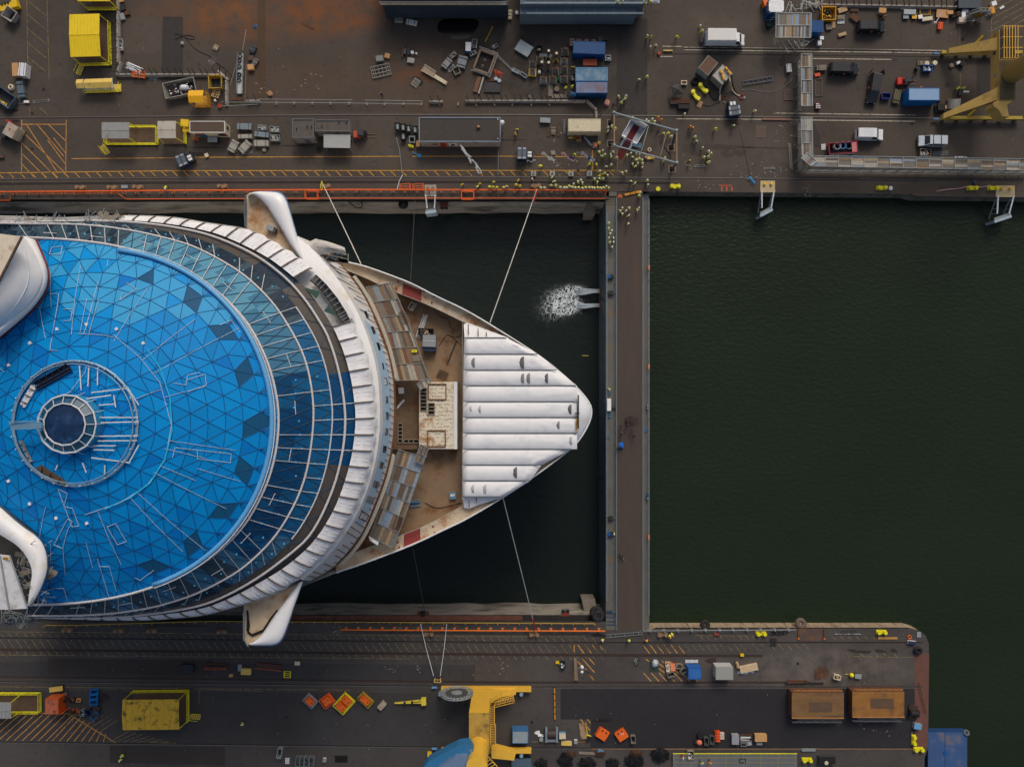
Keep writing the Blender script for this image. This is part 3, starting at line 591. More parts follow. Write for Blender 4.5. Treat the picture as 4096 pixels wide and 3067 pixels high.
for px,py,kd in WIN:
 i=min(rg(1,240),key=lambda i:(mid[i]-V((px,py))).length);t=(mid[i+1]-mid[i-1]).normalized();nn=V((-t.y,t.x))
 if nn.x<0:nn=-nn
 v0=(V((px,py))-mid[i]).dot(nn);wid=(r7[i//2]-r6[i//2]).length
 def at(u,v,off):
  p=V((px,py))+t*u+nn*v;return S(p.x,p.y,32.5-(v+v0)/wid*9+off)
 a,b=16,17
 mb=M();n4=20;cor=[]
 for k in rg(n4):
  g=2*PI*k/n4;e=.28;cx_,sx_=cos(g),sin(g);cor.append((abs(cx_)**e*math.copysign(1,cx_),abs(sx_)**e*math.copysign(1,sx_)))
 for f_,off in((1.,.12),(.84,.3),(.84,.1)):
  mb.v+=[tuple(at(a*x*f_,b*y*f_,off))for x,y in cor]
 for r_ in rg(2):
  for k in rg(n4):mb.f.append((r_*n4+k,r_*n4+(k+1)%n4,(r_+1)*n4+(k+1)%n4,(r_+1)*n4+k));mb.m.append(0)
 w_=mb.ob('bridge_window',FRR if kd else FRB,ship)
 mb=M();mb.v=[tuple(at(a*x*.84,b*y*.84,.16))for x,y in cor];mb.f=[tuple(rg(n4))]if(at(1,0,0)-at(0,0,0)).cross(at(0,1,0)-at(0,0,0)).z>0 else[tuple(rg(n4-1,-1,-1))];mb.m=[0]
 mb.ob('pane',FILM if kd==2 else GLS,w_)
 mb=M();mb.ba(at(-a*.8,0,.28),at(a*.8,0,.28),.05);mb.ob('wiper',SE if kd!=2 else GRY,w_)
r5b=rs([p for p in R5 if p[0]>1200 and 1020<p[1]<2330],N)
loft('bridge_roof_edge',[[S(p.x-130,p.y,38.2)for p in r5b],[S(p.x,p.y,37.6)for p in r5b],[S(p.x,p.y,37)for p in r6]],FACW)
r1,r2,r3,r4,r5=(rs(x,N)for x in(R1,R2,R3,R4,R5))
def zr1(i):p=Pd(r1[i].x,r1[i].y);return p.z
zz1=[zr1(i)for i in rg(N+1)]
G1=[mt('glass_film_sheen_%s'%n_,c_,.35,var=.08,vs=.8,spec=.3)for n_,c_ in(('slate',(56,76,88)),('pale_blue',(84,138,164)),('mid_blue',(62,112,142)),('deep_blue',(10,64,106)),('ocean_blue',(14,84,128)),('navy',(28,44,60)),('brown',(78,72,67)))]  # film colours, with the sky's reflection painted in as paler and darker tones
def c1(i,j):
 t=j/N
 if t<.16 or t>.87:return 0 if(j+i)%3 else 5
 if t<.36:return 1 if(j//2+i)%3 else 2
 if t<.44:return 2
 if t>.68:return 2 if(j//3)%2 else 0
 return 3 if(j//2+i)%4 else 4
def ringrow(a,b,t,za,zb):return[S(p.x+(q.x-p.x)*t,p.y+(q.y-p.y)*t,z+(zb-z)*t)for p,q,z in zip(a,b,za)]
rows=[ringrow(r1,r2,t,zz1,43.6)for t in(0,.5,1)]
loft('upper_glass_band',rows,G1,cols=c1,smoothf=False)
rm=[a.lerp(b,.45)for a,b in zip(r2,r4)]
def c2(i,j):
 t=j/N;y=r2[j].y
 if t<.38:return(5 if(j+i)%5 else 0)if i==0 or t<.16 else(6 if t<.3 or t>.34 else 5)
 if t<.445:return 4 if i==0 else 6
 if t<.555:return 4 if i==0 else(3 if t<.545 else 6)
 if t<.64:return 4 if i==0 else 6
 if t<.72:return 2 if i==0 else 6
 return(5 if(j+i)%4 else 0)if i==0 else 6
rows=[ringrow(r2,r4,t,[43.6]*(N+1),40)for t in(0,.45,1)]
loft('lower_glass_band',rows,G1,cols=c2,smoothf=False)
BARM=mt('dark_glazing_bar',(34,62,84),.6)
mb=M()
def zig(ra,rb,t0,t1,za,zb,step):
 for j in rg(0,N-step+1,step):
  pa=ringrow(ra,rb,t0,za,zb);break
 A0=ringrow(ra,rb,t0,za,zb);B0=ringrow(ra,rb,t1,za,zb)
 for j in rg(0,N-step+1,step):
  u=V((0,0,.05));mid_=B0[min(N,j+step//2)]
  mb.ba(A0[j]+u,mid_+u,.1,.05);mb.ba(mid_+u,A0[j+step]+u,.1,.05)
zig(r1,r2,0,.5,zz1,43.6,2);zig(r1,r2,1,.5,zz1,43.6,2);zig(r2,r4,0,.45,[43.6]*(N+1),40,2);zig(r2,r4,1,.45,[43.6]*(N+1),40,4)
mb.ob('band_glazing_lattice',BARM,ship)
BAT=mt('white_batten',(196,198,200),.5);ROPE=mt('red_white_rope',(206,196,192),.7,var=.2,vs=6)
mb=M();u=V((0,0,.12));q=RND(11)
A1,B1=ringrow(r1,r2,0,zz1,43.6),ringrow(r1,r2,1,zz1,43.6);A2,B2=B1,ringrow(r2,r4,.45,[43.6]*(N+1),40);B3=ringrow(r2,r4,1,[43.6]*(N+1),40)
for j in rg(6,N-5,2):
 sh=3 if j<44 else(-3 if j>76 else 0)
 k=max(0,min(N,j+(0 if sh==0 else(-1 if j<44 else 1)*2)))
 if q.random()<.88:mb.ba(A1[j]+u,B1[k]+u,.075,.08)
 if q.random()<.8:mb.ba(A2[j]+u,B2[k]+u,.075,.08)
 if .47<j/N<.54:mb.ba(B2[j]+u,B3[j]+u,.1,.08)
for j in rg(8,N-8,7):
 f=q.uniform(.3,.6);a,b=A1[j].lerp(B1[j],f),A1[j+2].lerp(B1[j+2],f);mb.ba(a+u,b+u,.08,.08)
mb.ob('white_batten_lattice',BAT,ship)
mb=M();mb.tb([p+u for p in A1],.17,6);mb.tb([p+u*2 for p in B1],.14,6);mb.ob('upper_edge_rope',ROPE,ship)
mb=M();mb.tb([S(a.x,a.y,41)+u*2 for a in r3],.17,6);mb.ob('lower_edge_rope',ROPE,ship)
mb=M();mb.tb([p+u for p in B2[44:78]],.1,5);mb.ob('middle_edge_batten',BAT,ship)
dots=mt('light_blue_clip',(90,180,232),.5);pm=None;q=RND(3)
for j in rg(12,N-12,2):
 for(A_,B_)in((A1,B1),(A2,B2)):
  p=A_[j].lerp(B_[j],q.uniform(.25,.8))
  if pm is None:pm=q_=M().bx(0,0,.04,.2,.2,.06).ob('glazing_clip',dots,ship)
  else:q_=pm.copy();LINK(q_);q_.parent=ship
  q_.location=p
for pts in([(1216,1148),(1281,1168),(1264,1196)],[(1295,1245),(1314,1219),(1352,1268)],[(1040,1035),(1082,1031),(1072,1047)]):
 M().sheet([S(x,y,40.3)for x,y in pts]).ob('green_pane',mt('green_glass',(60,84,76),.15),ship)
poly=[p for p in R1 if p[0]>150]+[(172,2412),(150,2380),(205,2290),(196,2250),(190,2215),(150,2130),(90,2085),(20,2030),(-60,1975),(-60,1400),(20,1345),(70,1300),(140,1235),(188,1170),(200,1110),(192,1065),(150,985),(128,952)]
PW=[Pd(x,y).xy for x,y in poly]
keep=[]
for p in PW:
 if not keep or(p-keep[-1]).length>.5:keep.append(p)
PW=keep;inn=[]
def inside(p,pg):
 c_=False;n=len(pg)
 for i in rg(n):
  a,b=pg[i],pg[i-1]
  if(a.y>p.y)!=(b.y>p.y)and p.x<(b.x-a.x)*(p.y-a.y)/(b.y-a.y)+a.x:c_=not c_
 return c_
for k in rg(1,14):
 r_=1.9*k;n=max(6,6*int(round(k*.86)));off=.5*(k%2)
 for j in rg(n):
  a=2*PI*(j+off)/n;p=AX+V((cos(a),sin(a)))*r_
  if inside(p,PW)and min((p-e).length for e in PW)>.7:inn.append(p)
inn.append(AX.copy())
ed=[(i,(i+1)%len(PW))for i in rg(len(PW))]
cv,ce,cf=delaunay_2d_cdt(PW+inn,ed,[],1,1e-5)[:3]
BL=[mt('dome_film_sheen_%s'%n_,c_,.5,var=.05,vs=.5,spec=.12)for n_,c_ in(('cerulean',(6,126,194)),('azure',(4,132,200)),('sky',(52,146,196)),('cobalt',(4,110,184)),('slate',(24,78,114)),('teal',(4,122,186)))]  # blue film; the paler tone paints sky reflection onto the northern faces
mb=M();q=RND(21)
for p in cv:mb.v.append((p.x-SO.x,p.y-SO.y,zd((p-AX).length)-SO.z))
SL=[Pd(x,y).xy for x,y in((905,1340),(980,1500),(1010,1690),(985,1870),(900,2040),(760,2180),(600,2270),(595,1105),(770,1200),(1040,1700))]
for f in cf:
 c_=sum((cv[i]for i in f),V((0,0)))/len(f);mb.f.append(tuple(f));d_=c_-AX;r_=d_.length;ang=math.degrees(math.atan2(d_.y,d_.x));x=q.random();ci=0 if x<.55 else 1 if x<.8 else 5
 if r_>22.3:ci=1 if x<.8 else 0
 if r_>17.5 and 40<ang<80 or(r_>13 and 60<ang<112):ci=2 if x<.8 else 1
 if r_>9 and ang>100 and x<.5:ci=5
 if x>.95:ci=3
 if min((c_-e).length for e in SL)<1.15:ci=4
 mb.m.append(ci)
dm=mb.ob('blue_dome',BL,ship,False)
mb=M()
for a,b in ce:
 if(cv[a]-cv[b]).length>6:continue
 p,e=cv[a],cv[b]
 mb.ba((p.x-SO.x,p.y-SO.y,zd((p-AX).length)-SO.z+.03),(e.x-SO.x,e.y-SO.y,zd((e-AX).length)-SO.z+.03),.06,.05)
mb.ob('dome_glazing_lattice',mt('dome_glazing_bar',(2,74,124),.6),ship)
ga=[R(a)for a in rg(-100,101,4)];ga=[g for g in ga if-1.32<g<1.5]
mb=M()
mb.tb([(AX.x+22.2*cos(g)-SO.x,AX.y+22.2*sin(g)-SO.y,48.3+10)for g in ga],.33,6);mb.ob('gutter_ring',mt('gutter_light_blue',(92,158,206),.4,var=.06),ship,True)
mb=M();mb.tb([(AX.x+22.62*cos(g)-SO.x,AX.y+22.62*sin(g)-SO.y,48.35+10)for g in ga],.08,4);mb.ob('gutter_edge_batten',BAT,ship)
mb=M()
def tape(*pts,w=.08):
 P3=[Pd(x,y,.1)-SO for x,y in pts]
 for a,b in zip(P3,P3[1:]):mb.ba(a,b,w,.05)
q=RND(31)
for i in rg(64):
 a=2*PI*i/64;k_=q.random();r0=q.choice((7.8,10.9,11.2,15,16));r9=q.choice((10.9,15.5,18.5,20,21.6))
 if r9<=r0+1 or k_<.25:continue
 d_=V((cos(a),sin(a)));tpt=[]
 for r_ in(r0,(r0+r9)/2,r9):
  p=AX+d_*r_;tpt.append(p)
  if not inside(p,PW):tpt=[];break
 for p,e in zip(tpt,tpt[1:]):mb.ba((p.x-SO.x,p.y-SO.y,zd((p-AX).length)+10.1),(e.x-SO.x,e.y-SO.y,zd((e-AX).length)+10.1),.06,.05)
for bx in([(393,1125),(344,1310),(335,1335)],[(207,990),(249,985),(243,1018),(197,1016),(207,990)],[(196,1175),(235,1174),(230,1222),(199,1400),(232,1402)],[(254,1236),(290,1236),(283,1282),(254,1283)],[(312,1334),(420,1340),(455,1350)],[(433,1040),(340,1490),(286,1560)],[(505,1130),(545,1155),(480,1200),(490,1170)],[(232,1955),(270,1974),(256,2025),(290,2033),(316,2103),(288,2106),(232,1956)],[(216,2178),(251,2193),(270,2120),(290,2085),(270,2075),(216,2178)],[(428,2107),(463,2093),(505,2165),(470,2178),(428,2107)],[(390,2235),(435,2385)],[(397,2265),(437,2265),(466,2365)],[(748,1520),(820,1496),(826,1540),(752,1565)],[(694,1532),(745,1540),(750,1500),(800,1490)],[(790,1800),(925,1815),(922,1850),(790,1835),(790,1800)],[(690,1830),(700,1790),(790,1800)],[(455,1340),(560,1430),(640,1530),(686,1700),(660,1840),(590,1940),(480,2010),(340,2058)],[(880,1300),(925,1280),(960,1330)],[(180,2370),(190,2360),(220,2352),(255,2352),(272,2410)],[(615,2280),(560,2320),(540,2310)]):tape(*bx)
mb.ob('white_tape_line_pattern',mt('white_tape',(146,176,200),.6),ship)
mb=M();tape((588,1395),(640,1470),(680,1590),(688,1720),(660,1835),(600,1930),(520,1990),(420,2035),w=.16);mb.ob('bright_blue_edge_strip',mt('bright_blue_strip',(40,170,240),.4),ship)
def circ(r_,z,a0=0,a1=360,st=10):return[(AX.x+r_*cos(R(a))-SO.x,AX.y+r_*sin(R(a))-SO.y,z+10)for a in rg(a0,a1,st)]
mb=M();mb.tb(circ(7.6,54.1),.17,6,True);mb.tb(circ(7.25,54.5),.07,5,True);mb.ob('inner_ring_rail',mt('ring_steel',(124,152,172),.5,.2),ship)
pm=None
for a in rg(0,360,12):
 p=(AX.x+7.6*cos(R(a))-SO.x,AX.y+7.6*sin(R(a))-SO.y,63.7)
 if pm is None:pm=q_=M().bx(0,0,0,.12,.12,.9).ob('ring_post',BAT,ship)
 else:q_=pm.copy();LINK(q_);q_.parent=ship
 q_.location=p
TGL=mt('turret_glass',(26,74,102),.12,var=.1,spec=.7)
mb=M();mb.cyl(AX.x-SO.x,AX.y-SO.y,62.5,3.75,3.2,24,3.45);mb.ob('turret',mt('turret_blue',(46,134,178),.35,var=.06),ship)
mb=M();mb.cyl(AX.x-SO.x,AX.y-SO.y,65.7,3.3,.5,14,2.45);mb.ob('turret_glass_ring',TGL,ship)
mb=M();mb.cyl(AX.x-SO.x,AX.y-SO.y,66.2,2.45,.35,14,.05);mb.ob('turret_cap',mt('cap_dark_blue',(24,48,80),.3,var=.35,vs=.9,sn=(40,82,122),ss=.8,sa=.3),ship)
mb=M();mb.tb(circ(3.5,55.9,0,360,24),.11,5,True);mb.tb(circ(2.5,56.4,0,360,24),.1,5,True)
for a in rg(0,360,24):
 d_=V((cos(R(a)),sin(R(a)),0));b_=V((AX.x-SO.x,AX.y-SO.y,0));mb.ba(b_+d_*2.5+V((0,0,66.35)),b_+d_*3.5+V((0,0,65.8)),.07);mb.ba(b_+d_*3.5+V((0,0,65.8)),b_+d_*3.95+V((0,0,64.2)),.06)
mb.ob('turret_frame',BAT,ship)
mb=M()
for p,e in(((365,1570),(515,1552)),((365,1830),(520,1850)),((400,1669),(553,1669)),((400,1690),(555,1686)),((395,1744),(552,1742)),((390,1763),(548,1761)),((340,1595),(445,1580)),((395,1620),(460,1615)),((372,1782),(464,1782)),((374,1798),(458,1800)),((352,1545),(356,1462)),((455,1580),(463,1628)),((510,1550),(555,1620)),((515,1852),(555,1780)),((325,1560),(318,1461)),((390,1540),(391,1470)),((230,1860),(222,1880)),((330,1850),(345,1890)),((420,1860),(418,1900))):
 a=Pd(*p,.5)-SO;b=Pd(*e,.5)-SO;mb.ba(a,b,.13,.08)
mb.ob('radial_batten_lattice',BAT,ship)
mb=M();mb.ba(S(45,1703,56.5),S(170,1700,57),.7,.3);mb.ba(S(35,1687,57),S(160,1683,57),.12);mb.ba(S(45,1717,57),S(165,1712,57),.1);mb.ob('turret_gangway',mt('gangway_steel',(104,142,166),.5,.2),ship)
WB=[('steel_trough','dark blue steel trough with black straps lying beside the dome turret',215,1507,158,30,29,NAVY),('timber_bundle','bundle of dark brown battens lying inside the dome ring',212,1900,135,22,-33,WD),('wrapped_bundle','white sheet wrapped bundle tied with black straps on the dome',120,1582,100,24,60,FILM),('beam','long pale steel beam lying along the dome ring walk',110,1804,95,13,-63,GRY)]
for nm,lb,px,py,L_,W_,rt,m_ in WB:
 p=Pd(px,py);t=T(nm,lb,nm.split('_')[-1],loc=(p.x,p.y,p.z+.1),rot=rt);k=s_of(54);l,w=L_*k,W_*k
 mb=M()
 if 'bundle' in nm:
  for i in rg(5):
   for j in rg(2):mb.bx(RND(i).uniform(-.1,.1),(i-2)*w/5,j*.14,l*(1-.03*i),w/5.6,.13)
 elif nm=='steel_trough':
  mb.bx(0,0,0,l,w,.1);mb.bx(0,w/2,0,l,.1,.6);mb.bx(0,-w/2,0,l,.1,.35);mb.bx(0,-w*.15,.1,l,.12,.3)
 else:mb.bx(0,0,0,l,w*.5,.12);mb.bx(0,0,.12,l,.06,.25);mb.bx(0,0,.37,l,w*.5,.08)
 mb.ob('body',m_,t)
 mb=M()
 for x in([-.3,0,.3]if nm!='steel_trough' else[-.36,-.18,0,.18,.34]):mb.ba((x*l,-w*.55,.3),(x*l+(.5 if nm=='steel_trough' else 0),w*.55,.62),.1,.08)
 mb.ob('strap',BLK,t)
for px,py in((347,1297),(229,1316),(467,1316),(574,1372),(121,1372),(36,1460),(226,2071),(348,2092),(120,2014),(35,1923)):
 p=Pd(px,py)-SO;M().bx(p.x,p.y,p.z+.03,.34,.34,.12,rnd.random()).ob('anchor_plate',WHT,ship)
def wing(out,inn,z,dk):
 o_=[V(p)for p in out];n=40;a,b=rs(sm(out),n),rs(sm(inn),n)
 rows=[[S(p.x,p.y,z-2.2)for p in a],[S(p.x,p.y,z)for p in a],[S(*(p.lerp(q_,.12)),z+.7)for p,q_ in zip(a,b)],[S(*(p.lerp(q_,.5)),z+1.)for p,q_ in zip(a,b)],[S(*(p.lerp(q_,.88)),z+.75)for p,q_ in zip(a,b)],[S(q_.x,q_.y,z+.2)for q_ in b],[S(q_.x,q_.y,z-.8)for q_ in b]]
 loft('bridge_wing',rows,mt('wing_white',(222,225,229),.3,var=.03),smoothf=True)
 loft('wing_edge',[[S(p.x,p.y,z+.12)for p in a],[S(*(p.lerp(q_,.06)),z+.45)for p,q_ in zip(a,b)]],mt('wing_blue_edge',(104,140,180),.4))
 M().sheet([S(x,y,z-.7)for x,y in dk]).ob('wing_deck',mt('wing_deck_rust',(186,166,138),.85,var=.14,vs=.5,sn=(150,100,54),ss=.4,sa=.45),ship)
 M().prism([S(x,y,z-.75)for x,y in dk],z-3+10,z-.75+10).ob('wing_underside',WHITEH,ship)
wing([(1000,775),(1016,766),(1060,764),(1114,765),(1135,777),(1152,804),(1175,892),(1206,997),(1226,1058)],[(992,786),(1010,775),(1057,808),(1094,865),(1125,916),(1155,970),(1190,1024),(1215,1050)],36.5,[(986,781),(1000,770),(1016,772),(1057,808),(1094,865),(1125,916),(1155,970),(1199,1027),(1222,1060),(1150,1010),(986,930)])
wing([(992,2577),(1003,2582),(1060,2583),(1105,2582),(1132,2561),(1162,2478),(1173,2440),(1196,2375),(1213,2325)],[(1000,2572),(1010,2568),(1048,2538),(1082,2485),(1113,2440),(1150,2390),(1180,2350),(1196,2330)],36.5,[(976,2557),(990,2578),(1003,2571),(1048,2538),(1082,2485),(1113,2440),(1196,2330),(1060,2385),(975,2415)])
mb=M();mb.tb([S(983,781,37.2),S(986,850,37),S(984,915,37)],.12,5);mb.tb([S(979,795,38),S(978,850,37.5),S(980,905,37.5)],.09,5)
for y in rg(785,915,14):mb.ba(S(979,y,37.8),S(988,y,36.4),.08)
mb.ob('north_wing_scaffold_frame',mt('grey_tube',(120,122,120),.5,.3),ship)
mb=M();mb.tb([S(977,2440,37.2),S(977,2557,37.2),S(992,2584,37.2)],.12,5);mb.tb([S(974,2445,38),S(974,2560,38)],.08,5);mb.ob('south_wing_rail',mt('grey_tube',(120,122,120),.5,.3),ship)
mb=M();mb.tb([S(989,2440,36),S(996,2500,36),S(992,2530,36),S(1010,2542,36),S(1050,2525,36),S(1085,2470,36.2),S(1110,2440,36.2)],.14,5);mb.tb([S(992,2448,36),S(988,2520,36),S(1008,2537,36),S(1048,2520,36.1)],.1,5);mb.ob('wing_cable',BLK,ship)
mb=M();q=RND(5)
for i in rg(14):
 x,y=1030+i*5+q.uniform(-5,5),800+i*6.5;a=q.uniform(40,70);d_=q.uniform(14,34)
 mb.ba(S(x,y,36),S(x+d_*cos(R(a)),y+d_*sin(R(a)),36.1),.16)
t_=tg(mb.ob('scaffold_tube_bundle',SE),'loose bundle of steel scaffold tubes on the rusty north wing deck','tube bundle')
t=T('tool_cabinet','grey steel tool cabinet among sheets on the rusty north wing deck','cabinet',1079,911,36.8,35.85,-20);M().bx(0,0,0,1.1,.7,.9).ob('body',GRY,t);M().bx(.7,-.1,0,.4,.6,.8).ob('door',DGRY,t)
# ================================================================= MORE OF THE SHIP, ITS SCAFFOLDS AND COVERS
sup=[(-60,860)]+[p for p in R5 if p[0]>200]+[(100,2470),(-60,2470)]
mb=M();mb.prism([S(x,y,36.5)for x,y in sup],27,46.5);mb.ob('superstructure',mt('superstructure_white',(176,174,168),.6,var=.1,sn=(120,100,80),ss=.3,sa=.2),ship)
AFT=mt('aft_void_dark',(54,50,48),.8,var=.35,vs=.5)  # void aft of the dome: its darkness is painted on a solid fill
mb=M();mb.prism([S(x,y,46)for x,y in[(-60,940),(200,960),(230,1100),(100,1340),(-60,1400)]],46,56);mb.prism([S(x,y,44)for x,y in[(-60,2010),(100,2110),(205,2290),(100,2470),(-60,2470)]],46,54);mb.ob('aft_void_fill',AFT,ship)
rim=sm([(134,957),(178,1057),(186,1105),(178,1154),(134,1223),(61,1291),(-40,1372)])
r_o=rs(rim,40);r_i=rs(sm([(93,945),(135,1000),(168,1080),(168,1130),(135,1195),(70,1262),(-40,1340)]),40);r_c=rs([(20,950),(-40,1330)],40)
loft('rim_wall',[[S(p.x+10,p.y+4,50)for p in r_o],[S(p.x,p.y,54.5)for p in r_o],[S(p.x,p.y,54.7)for p in r_i]],FACW)
mb=M();mb.tb([S(p.x+11,p.y+4,51.4)for p in r_o],.16,5);mb.ob('red_rim_strip',mt('dark_red_strip',(112,52,50),.7),ship)
t=T('cover_sheet','white tarpaulin stretched over boards behind the north side of the blue dome','tarpaulin',loc=tuple(P(60,1120,54)))
o=V(t.location)
rows=[[P(*p,54.9)-o for p in r_i],[P(*(p.lerp(c_,.5)),57)-o for p,c_ in zip(r_i,r_c)],[P(*(p.lerp(c_,1.)),58.2)-o for p,c_ in zip(r_i,r_c)]]
loft('sheet',rows,TARP,t)
mb=M();mb.sheet([P(x,y,58.6)-o for x,y in[(-40,930),(86,946),(-40,1190)]]);mb.ob('plywood_board',mt('stained_plywood',(206,194,172),.8,var=.1,sn=(160,140,116),ss=.8,sa=.3),t)
mb=M();mb.ba(P(88,946,58.8)-o,P(-40,1195,58.8)-o,.22,.2);mb.ob('edge_batten',WD,t)
mb=M()
for k in(.3,.62):mb.tb([P(*(a.lerp(c_,k)),55.3+3*k)-o for a,c_ in zip(r_i[6:],r_c[6:])],.06,4)
mb.ob('seam',WHT,t)
w_o=rs(sm([(-40,2000),(0,2032),(78,2103),(157,2154),(184,2213),(188,2290),(150,2380),(118,2425)]),40);w_i=rs(sm([(-40,2110),(0,2138),(78,2185),(118,2244),(130,2291),(120,2350),(112,2410)]),40)
loft('curved_aft_wall',[[S(p.x+12,p.y-8,49.5)for p in w_o],[S(p.x,p.y,53.6)for p in w_o],[S(p.x,p.y,54)for p in w_i],[S(p.x,p.y,48)for p in w_i]],FACW)
loft('curved_wall_glass',[[S(p.x+14,p.y-9,50.2)for p in w_o],[S(p.x+4,p.y-3,52.6)for p in w_o]],mt('steel_blue_glass',(70,116,144),.3))
t=T('roof_tent','weathered white sheet roof with a yellow banner behind the south side of the dome','tent roof',loc=tuple(P(40,2330,52)));o=V(t.location)
loft('roof_sheet',[[P(-50,y,54.4)-o for y in(2216,2290,2360,2437)],[P(0+.12*(y-2216),y,54.9)-o for y in(2216,2290,2360,2437)],[P(38+.33*(y-2216),y,54.2)-o for y in(2220,2290,2360,2433)]],mt('dirty_white_sheet',(186,188,190),.6,var=.08,sn=(150,150,148),ss=.8,sa=.4),t,True)
mb=M()
for a,b in(((0,2222),(36,2437)),((38,2220),(110,2433))):mb.ba(P(*a,54.95)-o,P(*b,54.95)-o,.14)
mb.ob('roof_batten',GRY,t)
bn=M().sheet([P(x,y,54.75)-o for x,y in[(-30,2226),(34,2227),(37,2238),(-30,2237)]]).ob('banner',mt('banner_yellow',(206,156,50),.7),t)
p=P(0,2232,54.8)-o;TX('RAMIRENT',.42,BLK,bn,p,(0,0,R(180)),sx=.9)
def tube_tangle(name,label,x0,y0,x1,y1,z,n,sd,L0=14,L1=60,base=None):
 t=T(name,label,'scaffold',loc=tuple(P((x0+x1)/2,(y0+y1)/2,z-4)));o=V(t.location);q=RND(sd);mb=M()
 for i in rg(n):
  x,y,zz=q.uniform(x0,x1),q.uniform(y0,y1),z+q.uniform(-4,.6);a=R(q.choice((0,90,20,110,-35,60))+q.uniform(-6,6));l=q.uniform(L0,L1)/2
  dz=q.choice((0,0,0,1.5));mb.ba(P(x-l*cos(a),y-l*sin(a),zz)-o,P(x+l*cos(a),y+l*sin(a),zz+dz)-o,.08)
 mb.ob('tube_lattice',SE,t);mb=M()
 for i in rg(max(2,n//9)):
  x,y=q.uniform(x0,x1),q.uniform(y0,y1);p=P(x,y,z-q.uniform(1,4))-o;mb.bx(p.x,p.y,p.z,q.uniform(1.2,2.4),.6,.05,q.uniform(0,3))
 mb.ob('plank',WG,t);return t
tube_tangle('scaffold','tangled tube scaffold with planks behind the curved white wall',62,2160,205,2420,53,90,1,14,46)
tube_tangle('scaffold','low tube scaffold on the south side at the aft edge of the ship',-20,2440,135,2495,44,90,2,14,70)
tube_tangle('scaffold','tube scaffold with a torn white sheet on the north side of the ship',60,868,500,888,42,46,3,20,90)
def sh_(label,i0,i1,every,sd):
 c_=P(r5[(i0+i1)//2].x,r5[(i0+i1)//2].y,39);t=T('scaffold_sheeting',label,'tarpaulin',loc=tuple(c_));o=V(t.location);q=RND(sd)
 a4=[P(p.x,p.y,40.6)-o for p in r4];a5=[P(p.x,p.y,39.4)-o for p in r5]
 n=(i1-i0);rows=[[],[],[],[]]
 for j in rg(i0*4,i1*4+1):
  i,f=divmod(j,4);f/=4;A_=a4[i].lerp(a4[min(N,i+1)],f);B_=a5[i].lerp(a5[min(N,i+1)],f);ph=((j-i0*4)%(every*4))/(every*4.);sag=-.14*sin(PI*ph);e=q.uniform(-.02,.02)
  for k,(tt,dz)in en(((0,0),(.4,.2),(.86,.1),(1,-1.2))):rows[k].append(A_.lerp(B_,tt+(.05*sin(PI*ph*2)if k==3 else 0))+V((0,0,dz+(sag+e)*(1 if k in(1,2)else .4))))
 loft('sheet',rows,TARPG,t)
 pm=M();
 for i in rg(i0,i1+1,every):
  mb=M();ps=[rows[k][(i-i0)*4]+V((0,0,.12))for k in rg(3)];mb.ba(ps[0],ps[1],.16,.12);mb.ba(ps[1],ps[2],.16,.12);mb.ba(ps[2],ps[2].lerp(rows[3][(i-i0)*4],.5),.14,.12);mb.ob('batten',mt('brown_batten',(92,80,70),.8,var=.2),t)
 mb=M()
 for i in rg(i0,i1-every+1,every):
  for f in(.38,.7):
   j=int((i-i0+every*f)*4);mb.ba(rows[0][j].lerp(rows[1][j],.35)+V((0,0,.06)),rows[2][j]+V((0,0,.06)),.07,.04)
 mb.ob('seam_thread_pattern',mt('white_seam',(226,226,228),.6),t)
 return t
def i_at(x,y):return min(rg(N+1),key=lambda i:(r5[i]-V((x,y))).length)
sh_('grey white sheeting on battens along the north rim of the dome behind the bridge wing',i_at(506,858),i_at(1262,1078),2,4)
sh_('grey white sheeting on battens sweeping round the front and south rim of the dome',i_at(1398,1275),i_at(300,2477),2,5)
t=T('scaffold_walkway','dark tube scaffold walkway in the gap of the sheeting above the bridge windows','scaffold',loc=tuple(P(1330,1190,38)));o=V(t.location)
L_=[(1262,1100),(1300,1135),(1345,1190),(1380,1245),(1397,1278)];Rr=[(1240,1120),(1280,1155),(1320,1205),(1352,1262),(1372,1292)]
loft('deck',[[P(x,y,39)-o for x,y in L_],[P(x,y,39)-o for x,y in Rr]],mt('wet_planks',(104,100,96),.7,var=.3,vs=2),t,False)
mb=M()
for ln,zz in((L_,40.2),(Rr,40.2),(L_,39.6),(Rr,39.5)):mb.tb([P(x,y,zz)-o for x,y in ln],.1,5)
mb.ob('rail',DS,t);mb=M()
for k in rg(12):
 i=min(3,k//3);f=(k%3)/3;a=V(L_[i]).lerp(V(L_[i+1]),f);b=V(Rr[i]).lerp(V(Rr[i+1]),f);mb.ba(P(*a,40.3)-o,P(*b,40.3)-o,.08);mb.ba(P(*a,40.2)-o,P(*a,37)-o,.08)
mb.ob('tube_frame',SE,t)
loft('torn_white_sheet',[[P(x+2,y-2,40)-o for x,y in L_],[P(x+22,y-12,38.2)-o for x,y in L_]],TARP,t)
t=T('wrapped_scaffold','scaffold half wrapped in dirty torn white sheeting beside the north bridge wing root','scaffold',loc=tuple(P(1310,1000,33)));o=V(t.location);q=RND(4)
mb=M()
for i in rg(26):
 x,y=q.uniform(1270,1398),0;y=985+(x-1270)*.42+q.uniform(-8,24);a=R(q.choice((25,-40,90,25)));l=q.uniform(8,24);mb.ba(P(x-l*cos(a),y-l*sin(a),35.5)-o,P(x+l*cos(a),y+l*sin(a),35.7)-o,.08)
mb.ob('tube_lattice',SE,t)
mb=M()
for k in rg(5):mb.ba(P(1270+k*4,1012+k*7,34.4)-o,P(1390+k*1,1040+k*3,34.4)-o,.35,.06)
